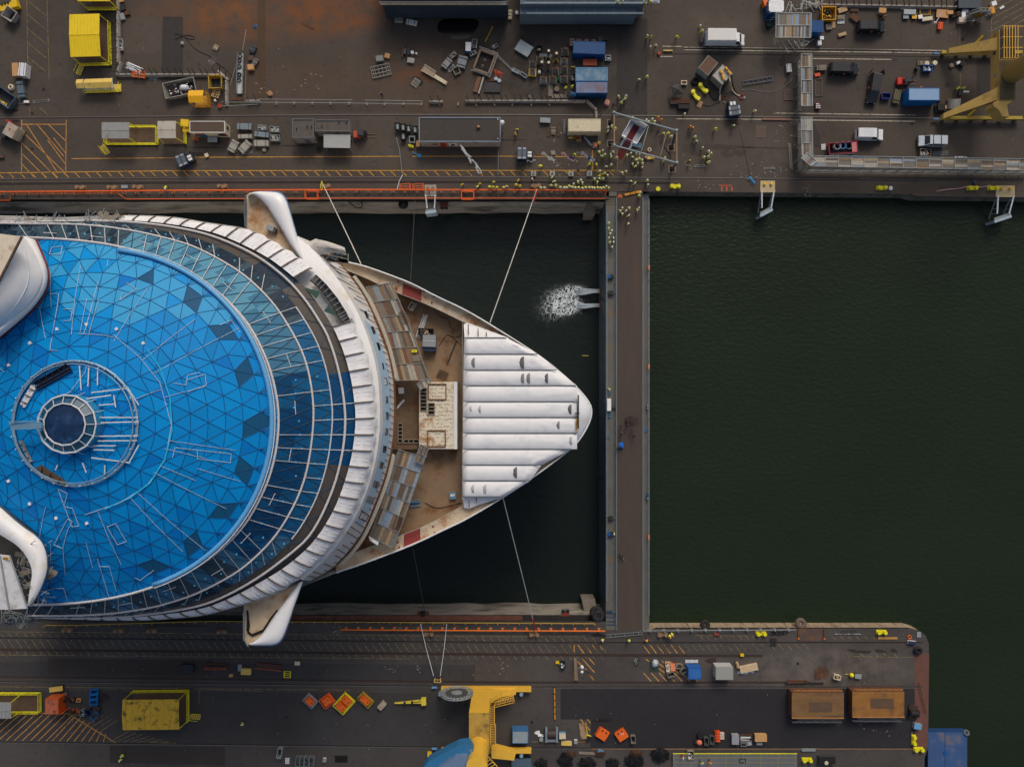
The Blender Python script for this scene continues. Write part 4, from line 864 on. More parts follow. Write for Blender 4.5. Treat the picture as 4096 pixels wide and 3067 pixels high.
mb.ob('plank',WG,t)
G=[[(1222,975),(1262,955),(1310,966),(1352,980),(1378,990)],[(1232,1000),(1270,985),(1312,990),(1350,995),(1384,1008)],[(1240,1022),(1272,1022),(1300,1018),(1338,1010),(1386,1022)]]
loft('sheet',[[P(x,y,z+q.uniform(-.4,.4))-o for x,y in r_]for r_,z in zip(G,(36.2,37.2,36))],mt('dirty_torn_sheet',(186,182,174),.7,var=.12,vs=1,sn=(146,134,112),ss=1.2,sa=.35,bump=.4,bs=2),t)
t=T('bow_tent','big white ribbed tent roof covering the bow deck of the ship','tent',loc=tuple(P(2050,1660,20)));o=V(t.location);q=RND(8)
YB=[1351,1416,1480,1542,1606,1669,1732,1796,1859,1922,1986];XR=[2027,2152,2228,2308,2308,2308,2308,2308,2166,2121,2018];XR2=[2027,2150,2226,2306,2308,2308,2308,2286,2166,2121,2018];XL=[1857,1855,1854,1853,1853,1852,1852,1851,1850,1850,1850]
BARD=mt('tent_bar',(94,102,106),.5,.2)
for i in rg(10):
 xl0,xl1=XL[i],XL[i+1];a,b=XR[i],XR[i+1]
 if i>=7:a=XR2[i]
 n=22;rows=[]
 for k in rg(9):
  f=k/8;y=YB[i]+(YB[i+1]-YB[i])*f;xr=a+(b-a)*(f if i<3 or i>=7 else 1);xl=xl0+(xl1-xl0)*f;row=[]
  for j in rg(n+1):
   g=j/n;x=xl+(xr-xl)*g;wr=.035*q.uniform(-1,1)*(1+1.5*(g>.7));fold=.05*sin(g*40+k*.7)*(1 if g<.06 or g>.8 else .2)
   zz=22.1+.3*sin(PI*f)**.7+(wr+fold)*sin(PI*f)-1.*max(0,1-g*26)-(.6*max(0,g-.9)*10 if(i<3 or i>6)else .3*max(0,g-.97)*30)
   row.append(P(x,y,zz)-o)
  rows.append(row)
 loft('roof_panel',rows,TARP,t)
for i,y in en(YB):
 mb=M();mb.ba(P(XL[i]+2,y,22.2)-o,P(XR2[i]if 0<i<10 else XR[i],y,22.2)-o,.16,.14);mb.ob('ridge_bar',BARD,t)
for pts in([(1858,1349),(2030,1349),(2050,1370),(1985,1332),(1918,1310),(1868,1290),(1855,1297)],[(1850,1988),(2016,1988),(1970,1998),(1915,2018),(1875,2034),(1856,2030)]):
 mb=M();mb.sheet([P(x,y,21.6 if abs(y-1665)<325 else 20.8)-o for x,y in pts]);e=mb.ob('end_flap',TARP,t)
for px,py,y2 in((1873,1297,1337),(1912,1315,1345),(1945,1328,1345),(1876,2000,2030),(1905,1990,2010)):
 mb=M();mb.ba(P(px,py,21.75)-o,P(px+1,y2,21.9)-o,.14);mb.ob('flap_batten',WD,t)
VD,VP=mt('vent_dark',(92,92,94),.8,var=.2),mt('vent_pale',(166,168,172),.7)
for px,py,r_,dk in((1899,1450,20,0),(2096,1450,25,1),(2096,1513,20,0),(2120,1513,21,0),(2192,1513,20,1),(2286,1637,20,1),(1923,1637,15,2),(1886,1635,11,2),(2238,1700,16,0),(2288,1762,17,2),(2068,1890,22,1),(1896,1955,17,2),(1945,1957,19,2)):
 c_=P(px,py,22.5)-o;k=s_of(22.5);mb=M();n=14
 for f,dz in((1,-.12),(.6,.02),(.0,.1)):
  for j in rg(n+1):g=PI/2+PI*j/n;mb.v.append((c_.x+r_*k*f*.75*cos(g),c_.y+r_*k*(f if f else .0)*sin(g),c_.z+dz))
 for a_ in rg(2):
  for j in rg(n):mb.f.append((a_*(n+1)+j,a_*(n+1)+j+1,(a_+1)*(n+1)+j+1,(a_+1)*(n+1)+j));mb.m.append(0)
 mb.ob('vent_flap',(VD if dk==1 else mt('vent_mid',(124,124,126),.8)if dk==0 else VP),t)
bn=M().sheet([P(x,y,22.55)-o for x,y in[(2303,1675),(2308,1675),(2308,1724),(2303,1724)]]).ob('banner',mt('banner_yellow',(206,156,50),.7),t)
TX('RAMIRENT',.3,BLK,bn,P(2305.5,1700,22.6)-o,(0,0,R(90)),sx=1.1)
PLK=[mt('plank_%s'%n_,c_,.85,var=.18,vs=2)for n_,c_ in(('grey',(112,108,100)),('brown',(124,100,78)),('tan',(150,130,102)),('dark',(92,82,72)),('steel',(126,134,140)),('pale',(160,154,140)),('blue_grey',(128,146,164)),('rust',(108,80,66)))]
def pkr(name,label,Lc,Rc,z,bays,nb,sd,wts,ba=SE,cat='scaffold roof',legs=True):
 c_=(V(Lc[0])+V(Rc[-1]))/2;t=T(name,label,cat,loc=tuple(P(c_.x,c_.y,z-4 if legs else z)));o=V(t.location);q=RND(sd);Lr,Rg=rs(Lc,bays),rs(Rc,bays);bags=[i for i,w_ in en(wts)for _ in rg(w_)]
 for b in rg(bays):
  mb=M()
  for k in rg(nb):
   f0,f1=(k+.04)/nb,(k+.96)/nb;mb.mi=q.choice(bags);zz=z+q.uniform(0,.06)
   mb.add([P(*Lr[b].lerp(Rg[b],f0),zz)-o,P(*Lr[b].lerp(Rg[b],f1),zz)-o,P(*Lr[b+1].lerp(Rg[b+1],f1),zz)-o,P(*Lr[b+1].lerp(Rg[b+1],f0),zz)-o],[(3,2,1,0)]if True else[])
  me=mb.ob('plank_bay',PLK,t)
 mb=M()
 for b in rg(bays+1):mb.ba(P(*Lr[b],z+.12)-o,P(*Rg[b],z+.12)-o,.09)
 mb.tb([P(*p,z+.12)-o for p in Rg],.09,5);mb.tb([P(*p,z+.1)-o for p in Lr],.07,5);mb.ob('tube_frame',ba,t)
 if legs:
  for b in rg(bays+1):
   for p in(Lr[b],Rg[b]):mb=M();a=P(*p,z)-o;mb.ba((a.x,a.y,0),(a.x,a.y,4),.09);mb.ob('standard',ba,t)
 return t
pkr('deck_scaffold','weathered plank scaffold roof over the north half of the open bow deck',[(1465,1149),(1495,1214),(1544,1330),(1584,1522)],[(1564,1130),(1609,1232),(1656,1348),(1716,1518)],22.4,6,9,1,(4,4,2,4,2,1,0,2))
pkr('deck_scaffold','weathered plank scaffold roof with blue grey panels over the south half of the bow deck',[(1594,1797),(1570,1880),(1530,2010),(1478,2145)],[(1700,1830),(1672,1915),(1625,2050),(1571,2190)],22.4,6,9,2,(4,3,3,3,2,1,3,1))
pkr('stair_landing','small grey planked landing bridging toward the white deck block from the north',[(1668,1535),(1682,1560)],[(1715,1510),(1723,1528)],23.2,1,5,3,(3,0,0,0,4,1,0,0),legs=False)
pkr('stair_landing','dark planked landing at the inner end of the southern plank roof',[(1682,1776),(1658,1842)],[(1714,1792),(1690,1856)],23.2,2,4,4,(4,1,0,4,0,0,0,0),legs=False)
for px,py,rt,lb in((1616,1268,62,'small wooden ladder hatch in the northern plank roof'),(1598,2090,108,'small wooden ladder hatch in the southern plank roof')):
 t=T('ladder',lb,'ladder',px,py,22.6,22.55,-rt);mb=M();mb.bx(0,.45,0,2.1,.08,.1);mb.bx(0,-.45,0,2.1,.08,.1);mb.ob('stile',WG,t);mb=M()
 for k in rg(8):mb.bx(-.95+.27*k,0,.02,.12,.85,.05)
 mb.ob('rung',WD,t)
BLKM=mt('rusty_white_plate',(212,200,178),.75,var=.1,sn=(156,104,56),ss=.55,sa=.38)
a,b=S(1752,1661,20),None;mb=M();mb.prism([S(x,y,20)for x,y in[(1676,1528),(1828,1527),(1828,1795),(1677,1795)]],26.5,30);mb.ob('deck_block',BLKM,ship)
mb=M();mb.prism([S(x,y,20.25)for x,y in[(1816,1527),(1829,1527),(1829,1796),(1816,1796)]],30,30.25);mb.ob('deck_block_lip',WHT,ship)
mb=M();mb.prism([S(x,y,18)for x,y in[(1560,1520),(1678,1520),(1678,1797),(1560,1797)]],26.6,28);mb.ob('middle_deck',mt('brown_middle_deck',(104,86,68),.85,var=.2,sn=(112,70,40),ss=.7,sa=.4),ship)
mb=M();q=RND(6)
for r_ in rg(17):
 y=1540+r_*15
 for x in rg(1718 if y<1640 else 1682,1810,6):
  if q.random()<.62:p=S(x,y+q.choice((0,0,4)),20.);mb.bx(p.x,p.y,30.,.17,.1,.03)
mb.ob('dark_slot_pattern',mt('slot_dark',(62,56,52),.8),ship)
mb=M()
for x0_,y0_,x1_,y1_ in((1713,1536,1784,1598),(1711,1722,1781,1786)):
 for e in(((x0_,y0_),(x1_,y0_)),((x1_,y0_),(x1_,y1_)),((x1_,y1_),(x0_,y1_)),((x0_,y1_),(x0_,y0_))):mb.ba(S(*e[0],20.12),S(*e[1],20.12),.16,.12)
 for k in rg(9):x=x0_+(x1_-x0_)*k/8;mb.ba(S(x,y0_-3,20.1),S(x,y0_+5,20.1),.08);mb.ba(S(x,y1_-5,20.1),S(x,y1_+3,20.1),.08)
mb.ob('rebar_frame',mt('rebar',(112,74,44),.9,var=.3),ship)
def opening(x0_,y0_,x1_,y1_,nx_,ny_,z):
 mb=M();w_,h_=(x1_-x0_)/nx_,(y1_-y0_)/ny_
 for i in rg(nx_+1):mb.ba(S(x0_+w_*i,y0_,z+.1),S(x0_+w_*i,y1_,z+.1),.14,.2)
 for i in rg(ny_+1):mb.ba(S(x0_,y0_+h_*i,z+.1),S(x1_,y0_+h_*i,z+.1),.16,.2)
 o_=mb.ob('deck_opening',WG,ship);M().sheet([S(x,y,z+.03)for x,y in[(x0_,y0_),(x1_,y0_),(x1_,y1_),(x0_,y1_)]]).ob('shaft',mt('shaft_black',(14,13,12),.9),o_)
opening(1682,1552,1706,1642,1,6,20);opening(1713,1612,1738,1657,1,3,20);opening(1592,1692,1610,1771,1,5,18);opening(1615,1757,1674,1771,3,1,18)
def dk(name,label,cat,px,py,rot=0,z=17.04):return T(name,label,cat,px,py,z+.5,z,rot)
t=dk('container','small grey steel container with dark blue end on the rusty bow deck','container',1720,1372,-2);M().bx(0,.3,0,2.2,2.,1.9).ob('body',GRY,t);M().bx(0,-1.05,0,2.2,.7,1.6).ob('front',NAVY,t);M().bx(0,.3,1.9,2.,.06,.05).ob('seam',WHT,t);M().bx(0,1.3,.1,2.1,.05,1.7).ob('door',GRY,t)
t=dk('skip','dark steel skip full of scrap on the bow deck above a grey container','skip',1705,1327,-3)
def skip_parts(t,l,w,h,m,fill=None,sd=0,th=.1,taper=.9):
 M().bx(0,0,0,l*taper,w*taper,.08).ob('floor',DS,t)
 mb=M()
 for sx in(-1,1):mb.add([(sx*l*taper/2,-w*taper/2,0),(sx*l*taper/2,w*taper/2,0),(sx*l/2,w/2,h),(sx*l/2,-w/2,h),(sx*(l*taper/2-th),-w*taper/2,0),(sx*(l*taper/2-th),w*taper/2,0),(sx*(l/2-th),w/2,h),(sx*(l/2-th),-w/2,h)],[(0,1,2,3),(7,6,5,4),(3,2,6,7)])
 for sy_ in(-1,1):mb.add([(-l*taper/2,sy_*w*taper/2,0),(l*taper/2,sy_*w*taper/2,0),(l/2,sy_*w/2,h),(-l/2,sy_*w/2,h),(-l*taper/2,sy_*(w*taper/2-th),0),(l*taper/2,sy_*(w*taper/2-th),0),(l/2,sy_*(w/2-th),h),(-l/2,sy_*(w/2-th),h)],[(0,1,2,3),(7,6,5,4),(3,2,6,7)])
 mb.ob('side_wall',m,t)
 mb=M();e=.07
 mb.bx(l/2-.05,0,h,e+.06,w+.06,e);mb.bx(-l/2+.05,0,h,e+.06,w+.06,e);mb.bx(0,w/2-.05,h+.002,l,e+.06,e);mb.bx(0,-w/2+.05,h+.002,l,e+.06,e);mb.ob('rim',m,t)
 if fill:
  q=RND(sd);mb=M()
  for i in rg(int(14+l*w*3)):
   mb.mi=q.randrange(len(fill));mb.bx(q.uniform(-.36,.36)*l,q.uniform(-.36,.36)*w,h*q.uniform(.3,.75),q.uniform(.15,.55),q.uniform(.05,.25),q.uniform(.05,.2),q.uniform(0,3.1))
  tg(mb.ob('scrap_fill',fill,t),kind='stuff')
SCRAP=[GRY,RUST,WHT,DS,WOOD]
skip_parts(t,2.6,1.1,.9,DS,SCRAP,3)
def pp(t,n,l,r_,mats_,sd=0,spread=.16,lay=2):
 q=RND(sd)
 for i in rg(n):M().tb([(-l/2+q.uniform(-.2,.2),(i-n/2)*spread,r_+r_*1.8*(i%lay)),(l/2+q.uniform(-.2,.2),(i-n/2)*spread+q.uniform(-.1,.1),r_+r_*1.8*(i%lay))],r_,6).ob('pipe',q.choice(mats_),t)
t=dk('pipe_bundle','four white pipes lying side by side next to the skip on the bow deck','pipes',1683,1303,72);pp(t,4,4.,.09,[WHT],1,.26,1)
t=dk('crate','white crate holding offcut pipes beside the red primer patch on the bow','crate',1648,1226,60);skip_parts(t,1.3,1.,.7,BE,None);pp(t,3,1.3,.09,[WHT],2,.2,1)
t=dk('pallet','dark wooden slatted crate base on the bow deck near the tent edge','pallet',1769,1500,-25)
def pallet_parts(t,l=1.2,w=.8,m=WOOD,n=7,z=0):
 mb=M()
 for k in rg(n):mb.bx(0,-w/2+w*(k+.5)/n,z+.11,l,w/n*.72,.025)
 mb.ob('slat',m,t);mb=M()
 for x in(-.45,0,.45):mb.bx(x*l,0,z,.1,w,.11)
 mb.ob('bearer',m,t)
pallet_parts(t,1.7,1.5,WD,6)
t=dk('equipment_case','small light blue equipment case on the southern bow deck near the tent','case',1811,1982,2);M().bx(0,0,0,1.1,1.1,.7).ob('body',mt('case_blue',(92,130,156),.5),t);M().bx(-.15,.1,.7,.45,.35,.04).ob('panel',WHT,t);M().bx(.25,.15,.7,.2,.4,.04).ob('panel',WHT,t)
t=dk('hose_bundle','bundle of blue and white hoses under the edge of the southern plank roof','hoses',1658,2014,8);pp(t,7,1.7,.1,[BLU,SE,LBLU],3,.16,2)
t=dk('cover_sheet','crumpled white sheet on the brown middle deck beside the windows','sheet',1602,1620,30,18.05);mb=M();mb.add([(-1,-.3,.1),(1,.3,.1),(.9,.6,.2),(.1,.4,.3),(-.6,.1,.1)],[(0,1,2,3,4)]);mb.ob('sheet',TARP,t)
t=dk('cover_sheet','crumpled white sheet at the far corner of the southern plank roof','sheet',1492,2165,-20,22.5);mb=M();mb.add([(-1,.5,.1),(.9,.1,.1),(.9,-.4,.2),(.1,-.2,.4),(-.6,-.1,.2)],[(4,3,2,1,0)]);mb.ob('sheet',TARP,t)
t=dk('work_table','small white work table with loose bars on the middle deck','table',1606,1562,3,18.05);M().bx(0,0,.8,.9,1.,.06).ob('table_top',WHT,t)
for x in(-.38,.38):
 for y in(-.42,.42):M().bx(x,y,0,.07,.07,.8).ob('leg',DS,t)
t=dk('plastic_case','yellow plastic case on the northern plank roof','case',1657,1404,5,22.5);M().bx(0,0,0,.85,.4,.35).ob('body',YELB,t);M().bx(0,0,.35,.3,.06,.05).ob('handle',BLK,t)
t=dk('pallet','weathered pallet lying on the northern plank roof below a yellow case','pallet',1664,1432,5,22.5);pallet_parts(t,1.3,1.,WG,6)
t=dk('beam','long rusty steel beam lying diagonally on the bow deck beside the tent','beam',1806,1410,68);M().bx(0,0,0,4.2,.08,.2).ob('web',DS,t);M().bx(0,0,.2,4.2,.2,.04).ob('flange',DS,t)
t=dk('cable','black cable looping over the bow deck near the tent edge','cable',1790,1335);o=V(t.location)
mb=M()
for ps in([(1745,1250),(1765,1270),(1795,1275),(1800,1310),(1820,1320),(1805,1335)],[(1755,1385),(1780,1345),(1795,1335),(1850,1385)],[(1795,1340),(1820,1352),(1850,1338)],[(1700,2010),(1745,2035),(1790,2025),(1845,2010)]):mb.tb([P(x,y,17.1)-o for x,y in sm(ps)],.06,4)
mb.ob('cable_run',BLK,t)
def rp(label,pts,r_,m,name='mooring_line',sagm=0):
 t=T(name,label,'rope',loc=tuple(P(*pts[0])));o=V(t.location);a,b=P(*pts[0]),P(*pts[-1]);mb=M()
 if len(pts)==2:ps=[a.lerp(b,f)-V((0,0,sagm*4*f*(1-f)))-o for f in[i/10 for i in rg(11)]]
 else:ps=[P(*p)-o for p in pts]
 mb.tb(ps,r_,5);mb.ob('rope',m,t);return t
ROPEW=mt('white_rope',(186,184,178),.8);ROPED=mt('dark_rope',(64,62,58),.8)
rp('white mooring line from a yellow strop on the north quay to the bridge wing',[(1290,735,.6),(1444,1056,20.5)],.085,ROPEW,sagm=.3)
rp('pale mooring line with a red sleeve from the crowded quay rail to the bow',[(2148,756,.6),(1960,1290,20.8)],.08,ROPEW,sagm=.3)
rp('pale mooring line from the south quay bollards to the bow tent',[(2145,2530,.6),(2012,1990,20.8)],.08,ROPEW,sagm=.3)
rp('thin dark mooring wire from the north quay to the side deck of the bow',[(1667,640,.5),(1642,1126,20.8)],.045,ROPED,sagm=.3)
rp('thin dark mooring wire from the bow deck down to the southern rail yard',[(1652,2195,20.6),(1748,2708,.5)],.045,ROPED,sagm=.3)
rp('red sleeve chafe guard on the mooring line at the north quay rail',[(2146,770,1.6),(2134,806,3)],.16,RED,'rope_sleeve')
rp('red sleeve chafe guard on the mooring line at the south quay',[(2143,2515,1.2),(2131,2475,3)],.16,RED,'rope_sleeve')
# ================================================================= BUILDERS FOR THE YARD
TYRE=BLK;RIM=mt('wheel_rim',(150,152,154),.4,.4)
def corr(mb,L_,W_,z0,z1,n,d=.05,axis=0):
 """corrugated long walls of a container"""
 for sy_ in(-1,1):
  for k in rg(n):
   x0_,x1_=-L_/2+L_*(k+.1)/n,-L_/2+L_*(k+.6)/n;y=sy_*W_/2;mb.bx((x0_+x1_)/2,y,z0+.12,x1_-x0_,d,z1-z0-.25)
def cn(label,px,py,L_,W_,h,rot,body,roof=None,n=18,cat='container',name='container',doors=1,base=.0,ribs=True):
 t=T(name,label,cat,px,py,h+base,base,rot);roof=roof or body
 mb=M();mb.bx(0,0,.05,L_-.04,W_-.04,h-.12);
 if ribs:corr(mb,L_,W_,.05,h,n)
 mb.ob('walls',body,t)
 mb=M();mb.bx(0,0,h-.07,L_-.1,W_-.1,.04)
 if ribs:
  for k in rg(n):mb.bx(-L_/2+L_*(k+.5)/n,0,h-.03,L_/n*.5,W_-.3,.05)
 mb.ob('roof',roof,t)
 mb=M()
 for x in(-1,1):
  for y in(-1,1):mb.bx(x*(L_/2-.06),y*(W_/2-.06),0,.14,.14,h)
 for y in(-1,1):mb.bx(0,y*(W_/2-.05),h-.1,L_-.26,.1,.12);mb.bx(0,y*(W_/2-.05),0,L_-.26,.1,.14)
 for x in(-1,1):mb.bx(x*(L_/2-.05),0,h-.1,.1,W_-.26,.12)
 mb.ob('corner_frame',body,t)
 for k in rg(2*doors):
  dmb=M();dmb.bx(L_/2+.01,(k-.5)*W_*.46,.12,.05,W_*.44,h-.3);d_=dmb.ob('door',body,t);M().bx(L_/2+.05,(k-.5)*W_*.2,.4,.05,.05,h-.9).ob('lock_bar',SE,d_)
 return t
def body_prism(prof,W_,top_in=.14,zk=1.):
 """side profile (x z) swept across, narrowing above zk"""
 mb=M();zt=max(p[1]for p in prof);n=len(prof)
 for s_ in(-1,1):
  for x,z in prof:mb.v.append((x,s_*(W_/2-(top_in*max(0,(z-zk)/max(.01,zt-zk)))),z))
 mb.f=[tuple(rg(n)),tuple(rg(2*n-1,n-1,-1))]+[((i+1)%n,i,n+i,n+(i+1)%n)for i in rg(n)];mb.m=[0]*len(mb.f);return mb
def wh(t,xs,W_,r_=.34):
 for x in xs:
  for s_ in(-1,1):
   w_=M();w_.disc((x,s_*(W_/2-.22),r_),(0,s_,0),r_,.22,16);o_=w_.ob('wheel',TYRE,t);M().disc((x,s_*(W_/2-.01),r_),(0,s_,0),r_*.6,.03,12).ob('rim',RIM,o_)
def van(label,px,py,rot,paint,L_=5.3,W_=1.95,h=2.,kind='van',opened=False,rack=False,ribs=False,logo=False):
 t=T('van',label,'van',px,py,h,0,rot);a,b=-L_/2,L_/2
 prof=[(a+.05,.35),(b-.1,.35),(b,.6),(b-.05,.95),(b-.95,1.18),(b-1.75,h-.08),(b-2.1,h),(a+.3,h),(a+.06,h-.12),(a,1.)]
 body_prism(prof,W_,.16).ob('body',paint,t,False)
 def q4(name,pts,m=GLS):mb=M();mb.add(pts,[tuple(rg(len(pts)))]);return mb.ob(name,m,t)
 w0,w1=W_/2-.12,W_/2-.24
 q4('windscreen',[(b-.98,-w0,1.24),(b-.98,w0,1.24),(b-1.7,w1,h-.1),(b-1.7,-w1,h-.1)][::1])
 for s_ in(-1,1):
  e=W_/2+.012;q4('side_window',[(b-1.15,s_*(e-.03),1.2),(b-2.35,s_*(e-.03),1.2),(b-2.35,s_*(e-.14),h-.22),(b-1.75,s_*(e-.14),h-.22)][::s_])
  if paint is not WHT and not ribs:q4('side_window',[(b-2.5,s_*(e-.03),1.2),(a+.5,s_*(e-.03),1.2),(a+.5,s_*(e-.14),h-.22),(b-2.5,s_*(e-.14),h-.22)][::s_])
  M().bx(b-1.05,s_*(W_/2+.14),1.15,.16,.24,.22).ob('mirror',BLK,t)
  M().bx(b-.06,s_*(W_/2-.3),.68,.12,.36,.2).ob('headlight',mt('lamp_glass',(210,214,216),.15),t)
  M().bx(a+.03,s_*(W_/2-.12),.9,.08,.14,.5).ob('tail_light',RED,t)
  if logo:M().disc((.2+.2*s_,s_*(W_/2-.015),.95),(0,s_,0),.26,.025,14).ob('orange_disc_emblem',mt('orange_vinyl',(206,112,60),.5),t)
 q4('rear_window',[(a+.01,w1,1.15),(a+.01,-w1,1.15),(a+.05,-w1,h-.25),(a+.05,w1,h-.25)])
 wh(t,(b-1.,a+.95),W_);M().bx(b-.02,0,.3,.16,W_-.1,.28).ob('bumper',DS,t)
 mb=M()
 for k in rg(5 if not ribs else 11):mb.bx((a+.5+b-2.1)/2,(-.5+k/(4 if not ribs else 10))*(W_-.55),h,L_-2.9,.03 if not ribs else .05,.02)
 mb.ob('roof_ribs_pattern',paint,t)
 if rack:
  for x in(-1.2,.3):M().bx(x,0,h+.04,.09,W_-.35,.07).ob('roof_bar',BLK,t)
 if opened:
  for s_ in(-1,1):
   d_=M();d_.bx(a-.42,s_*(W_/2+.12),.4,.9,.07,h-.5,s_*.35);d_.ob('rear_door',paint,t)
 if kind=='plain':M().bx(a+.02,0,1.2,.05,.04,.5).ob('door_seam',DS,t)
 return t
def sk(label,px,py,l,w,h,rot,m,fill=None,sd=1,name='skip',cat='skip',zt=None):
 t=T(name,label,cat,px,py,h if zt is None else zt,0,rot);skip_parts(t,l,w,h,m,fill,sd);return t
def bo(name,label,cat,px,py,l,w,h,rot,m,lid=None,base=0,bands=False,zt=None):
 """a closed case on skids, with a lid or straps"""
 t=T(name,label,cat,px,py,(h if zt is None else zt)+base,base,rot)
 M().bx(0,0,.08,l,w,h-.12).ob('body',m,t);M().bx(0,0,h-.04,l*1.03,w*1.03,.05).ob('lid',lid or m,t)
 for s_ in(-1,1):M().bx(0,s_*w*.36,0,l,w*.14,.08).ob('skid',WD,t)
 if bands:
  for x in(-.28,.28):mb=M();mb.bx(x*l,0,.06,.05,w*1.05,h);mb.ob('strap',DS,t)
 return t
def st(name,label,cat,px,py,l,w,h,rot,m,n=6,layers=3,bands=2,base=0,end=None):
 """sheets or frames stacked on bearers"""
 t=T(name,label,cat,px,py,h,base,rot);q=RND(int(px))
 for k in rg(layers):
  mb=M()
  for j in rg(n):mb.bx(q.uniform(-.03,.03),-w/2+w*(j+.5)/n,.1+(h-.1)*k/layers,l,w/n*.78,(h-.1)/layers*.8)
  mb.ob('layer',m if not isinstance(m,list)else m[k%len(m)],t)
 for x in(-.36,.36):M().bx(x*l,0,0,.1,w,.1).ob('bearer',WD,t)
 for k in rg(bands):M().bx((-.3+.6*k/max(1,bands-1))*l,0,.1,.06,w*1.03,h-.06).ob('strap',DS,t)
 return t
def pa_(label,px,py,rot=0,l=1.2,w=.8,m=WOOD,n=7,base=0):
 t=T('pallet',label,'pallet',px,py,.15+base,base,rot);pallet_parts(t,l,w,m,n);return t
def so_(label,px,py,r_,w,rot,m,up=False,mc=None,zt=None,name='cable_drum'):
 """a cable drum, upright (axis along its own y) or lying flat"""
 t=T(name,label,'cable drum',px,py,(w if up else r_*1.5)if zt is None else zt,0,rot);ax=(0,0,1)if up else(0,1,0)
 for e in(-1,1):
  c_=(0,0,0 if e<0 else w-.06)if up else(0,e*w/2-.03,r_);M().disc(c_,ax,r_,.06,20).ob('flange',m,t)
 M().disc((0,0,.05)if up else(0,-w/2,r_),ax,r_*.5,w-.1,14).ob('core',mc or WD,t)
 if up:M().cyl(0,0,w,r_*.14,.02,10).ob('hub',BLK,t)
 return t
def dr(label,px,py,r_,h,m,lidm=None,name='barrel',cat='barrel'):
 t=T(name,label,cat,px,py,h);M().cyl(0,0,0,r_,h,16).ob('body',m,t);M().cyl(0,0,h,r_*1.04,.05,16).ob('lid',lidm or m,t);M().ring(0,0,h*.5,r_,.03,16,4).ob('hoop',lidm or m,t);return t
def bollard(label,px,py,m,rot=0,s_=1.,base=0):
 t=T('bollard',label,'bollard',px,py,.8,base,rot)
 M().bx(0,0,0,1.9*s_,.75*s_,.22*s_).ob('base_plate',m,t)
 for e in(-1,1):mb=M();mb.cyl(e*.6*s_,0,.2*s_,.27*s_,.5*s_,14,.24*s_);mb.cyl(e*.6*s_,0,.7*s_,.38*s_,.14*s_,14,.34*s_);mb.ob('post',m,t)
 return t
def ci(label,px,py,R0,r_,m,turns=3,z=0,name='cable_coil',cat='cable coil'):
 t=T(name,label,cat,px,py,z,z);q=RND(int(px*3))
 for k in rg(turns):M().ring(q.uniform(-.08,.08),q.uniform(-.08,.08),r_*(1+1.7*k),R0*q.uniform(.85,1.1),r_,18,6).ob('turn',m,t)
 return t
def gf(name,label,cat,px,py,l,w,nx_,ny_,rot,m,th=.1,base=0,z=.1):
 t=T(name,label,cat,px,py,z+base,base,rot)
 for i in rg(ny_+1):M().bx(0,-w/2+w*i/ny_,z,l,th,th).ob('long_bar',m,t)
 for i in rg(nx_+1):M().bx(-l/2+l*i/nx_,0,z-th*.6,th*.8,w,th).ob('cross_bar',m,t)
 for x in(-1,1):M().bx(x*l*.4,0,0,.12,w,z-th*.55 if z>.1 else .05).ob('foot',m,t)
 return t
def hs(name,label,cat,pts,r_,m,z=.06,k=2):
 a=P(*pts[0]);t=T(name,label,cat,loc=(a.x,a.y,0));sp=sm([(p[0],p[1])for p in pts],k);zs=[p[2]if len(p)>2 else z for p in pts];n=len(sp)-1
 def zz(i):f=i/n*(len(zs)-1);j=min(len(zs)-2,int(f));return zs[j]+(zs[j+1]-zs[j])*(f-j)
 M().tb([P(x,y,zz(i))-V((a.x,a.y,0))for i,(x,y)in en(sp)],r_,6).ob('run',m,t);return t
def br(label,px,py,rot,L_=2.6):
 t=T('concrete_barrier',label,'barrier',px,py,.8,0,rot,'concrete barrier segments')
 mb=M();mb.add([(-L_/2+.1,y,z)for y,z in((-.3,0),(-.28,.25),(-.12,.8),(.12,.8),(.28,.25),(.3,0))]+[(L_/2-.1,y,z)for y,z in((-.3,0),(-.28,.25),(-.12,.8),(.12,.8),(.28,.25),(.3,0))],[(i,i+6,(i+1)%6+6,(i+1)%6)for i in rg(6)]+[(5,4,3,2,1,0),(6,7,8,9,10,11)])
 mb.bx(-L_/2+.08,0,0,.14,.34,.7);mb.bx(L_/2-.08,0,0,.14,.34,.7);mb.ob('body',mt('barrier_concrete',(150,144,136),.9,var=.15,sn=(112,106,98),ss=1.5,sa=.3),t)
 for x in(-.72,.72):M().ba((x,-.05,.75),(x-.5,.95,1.35),.11,.11).ob('lifting_bar',BLK,t)
 return t
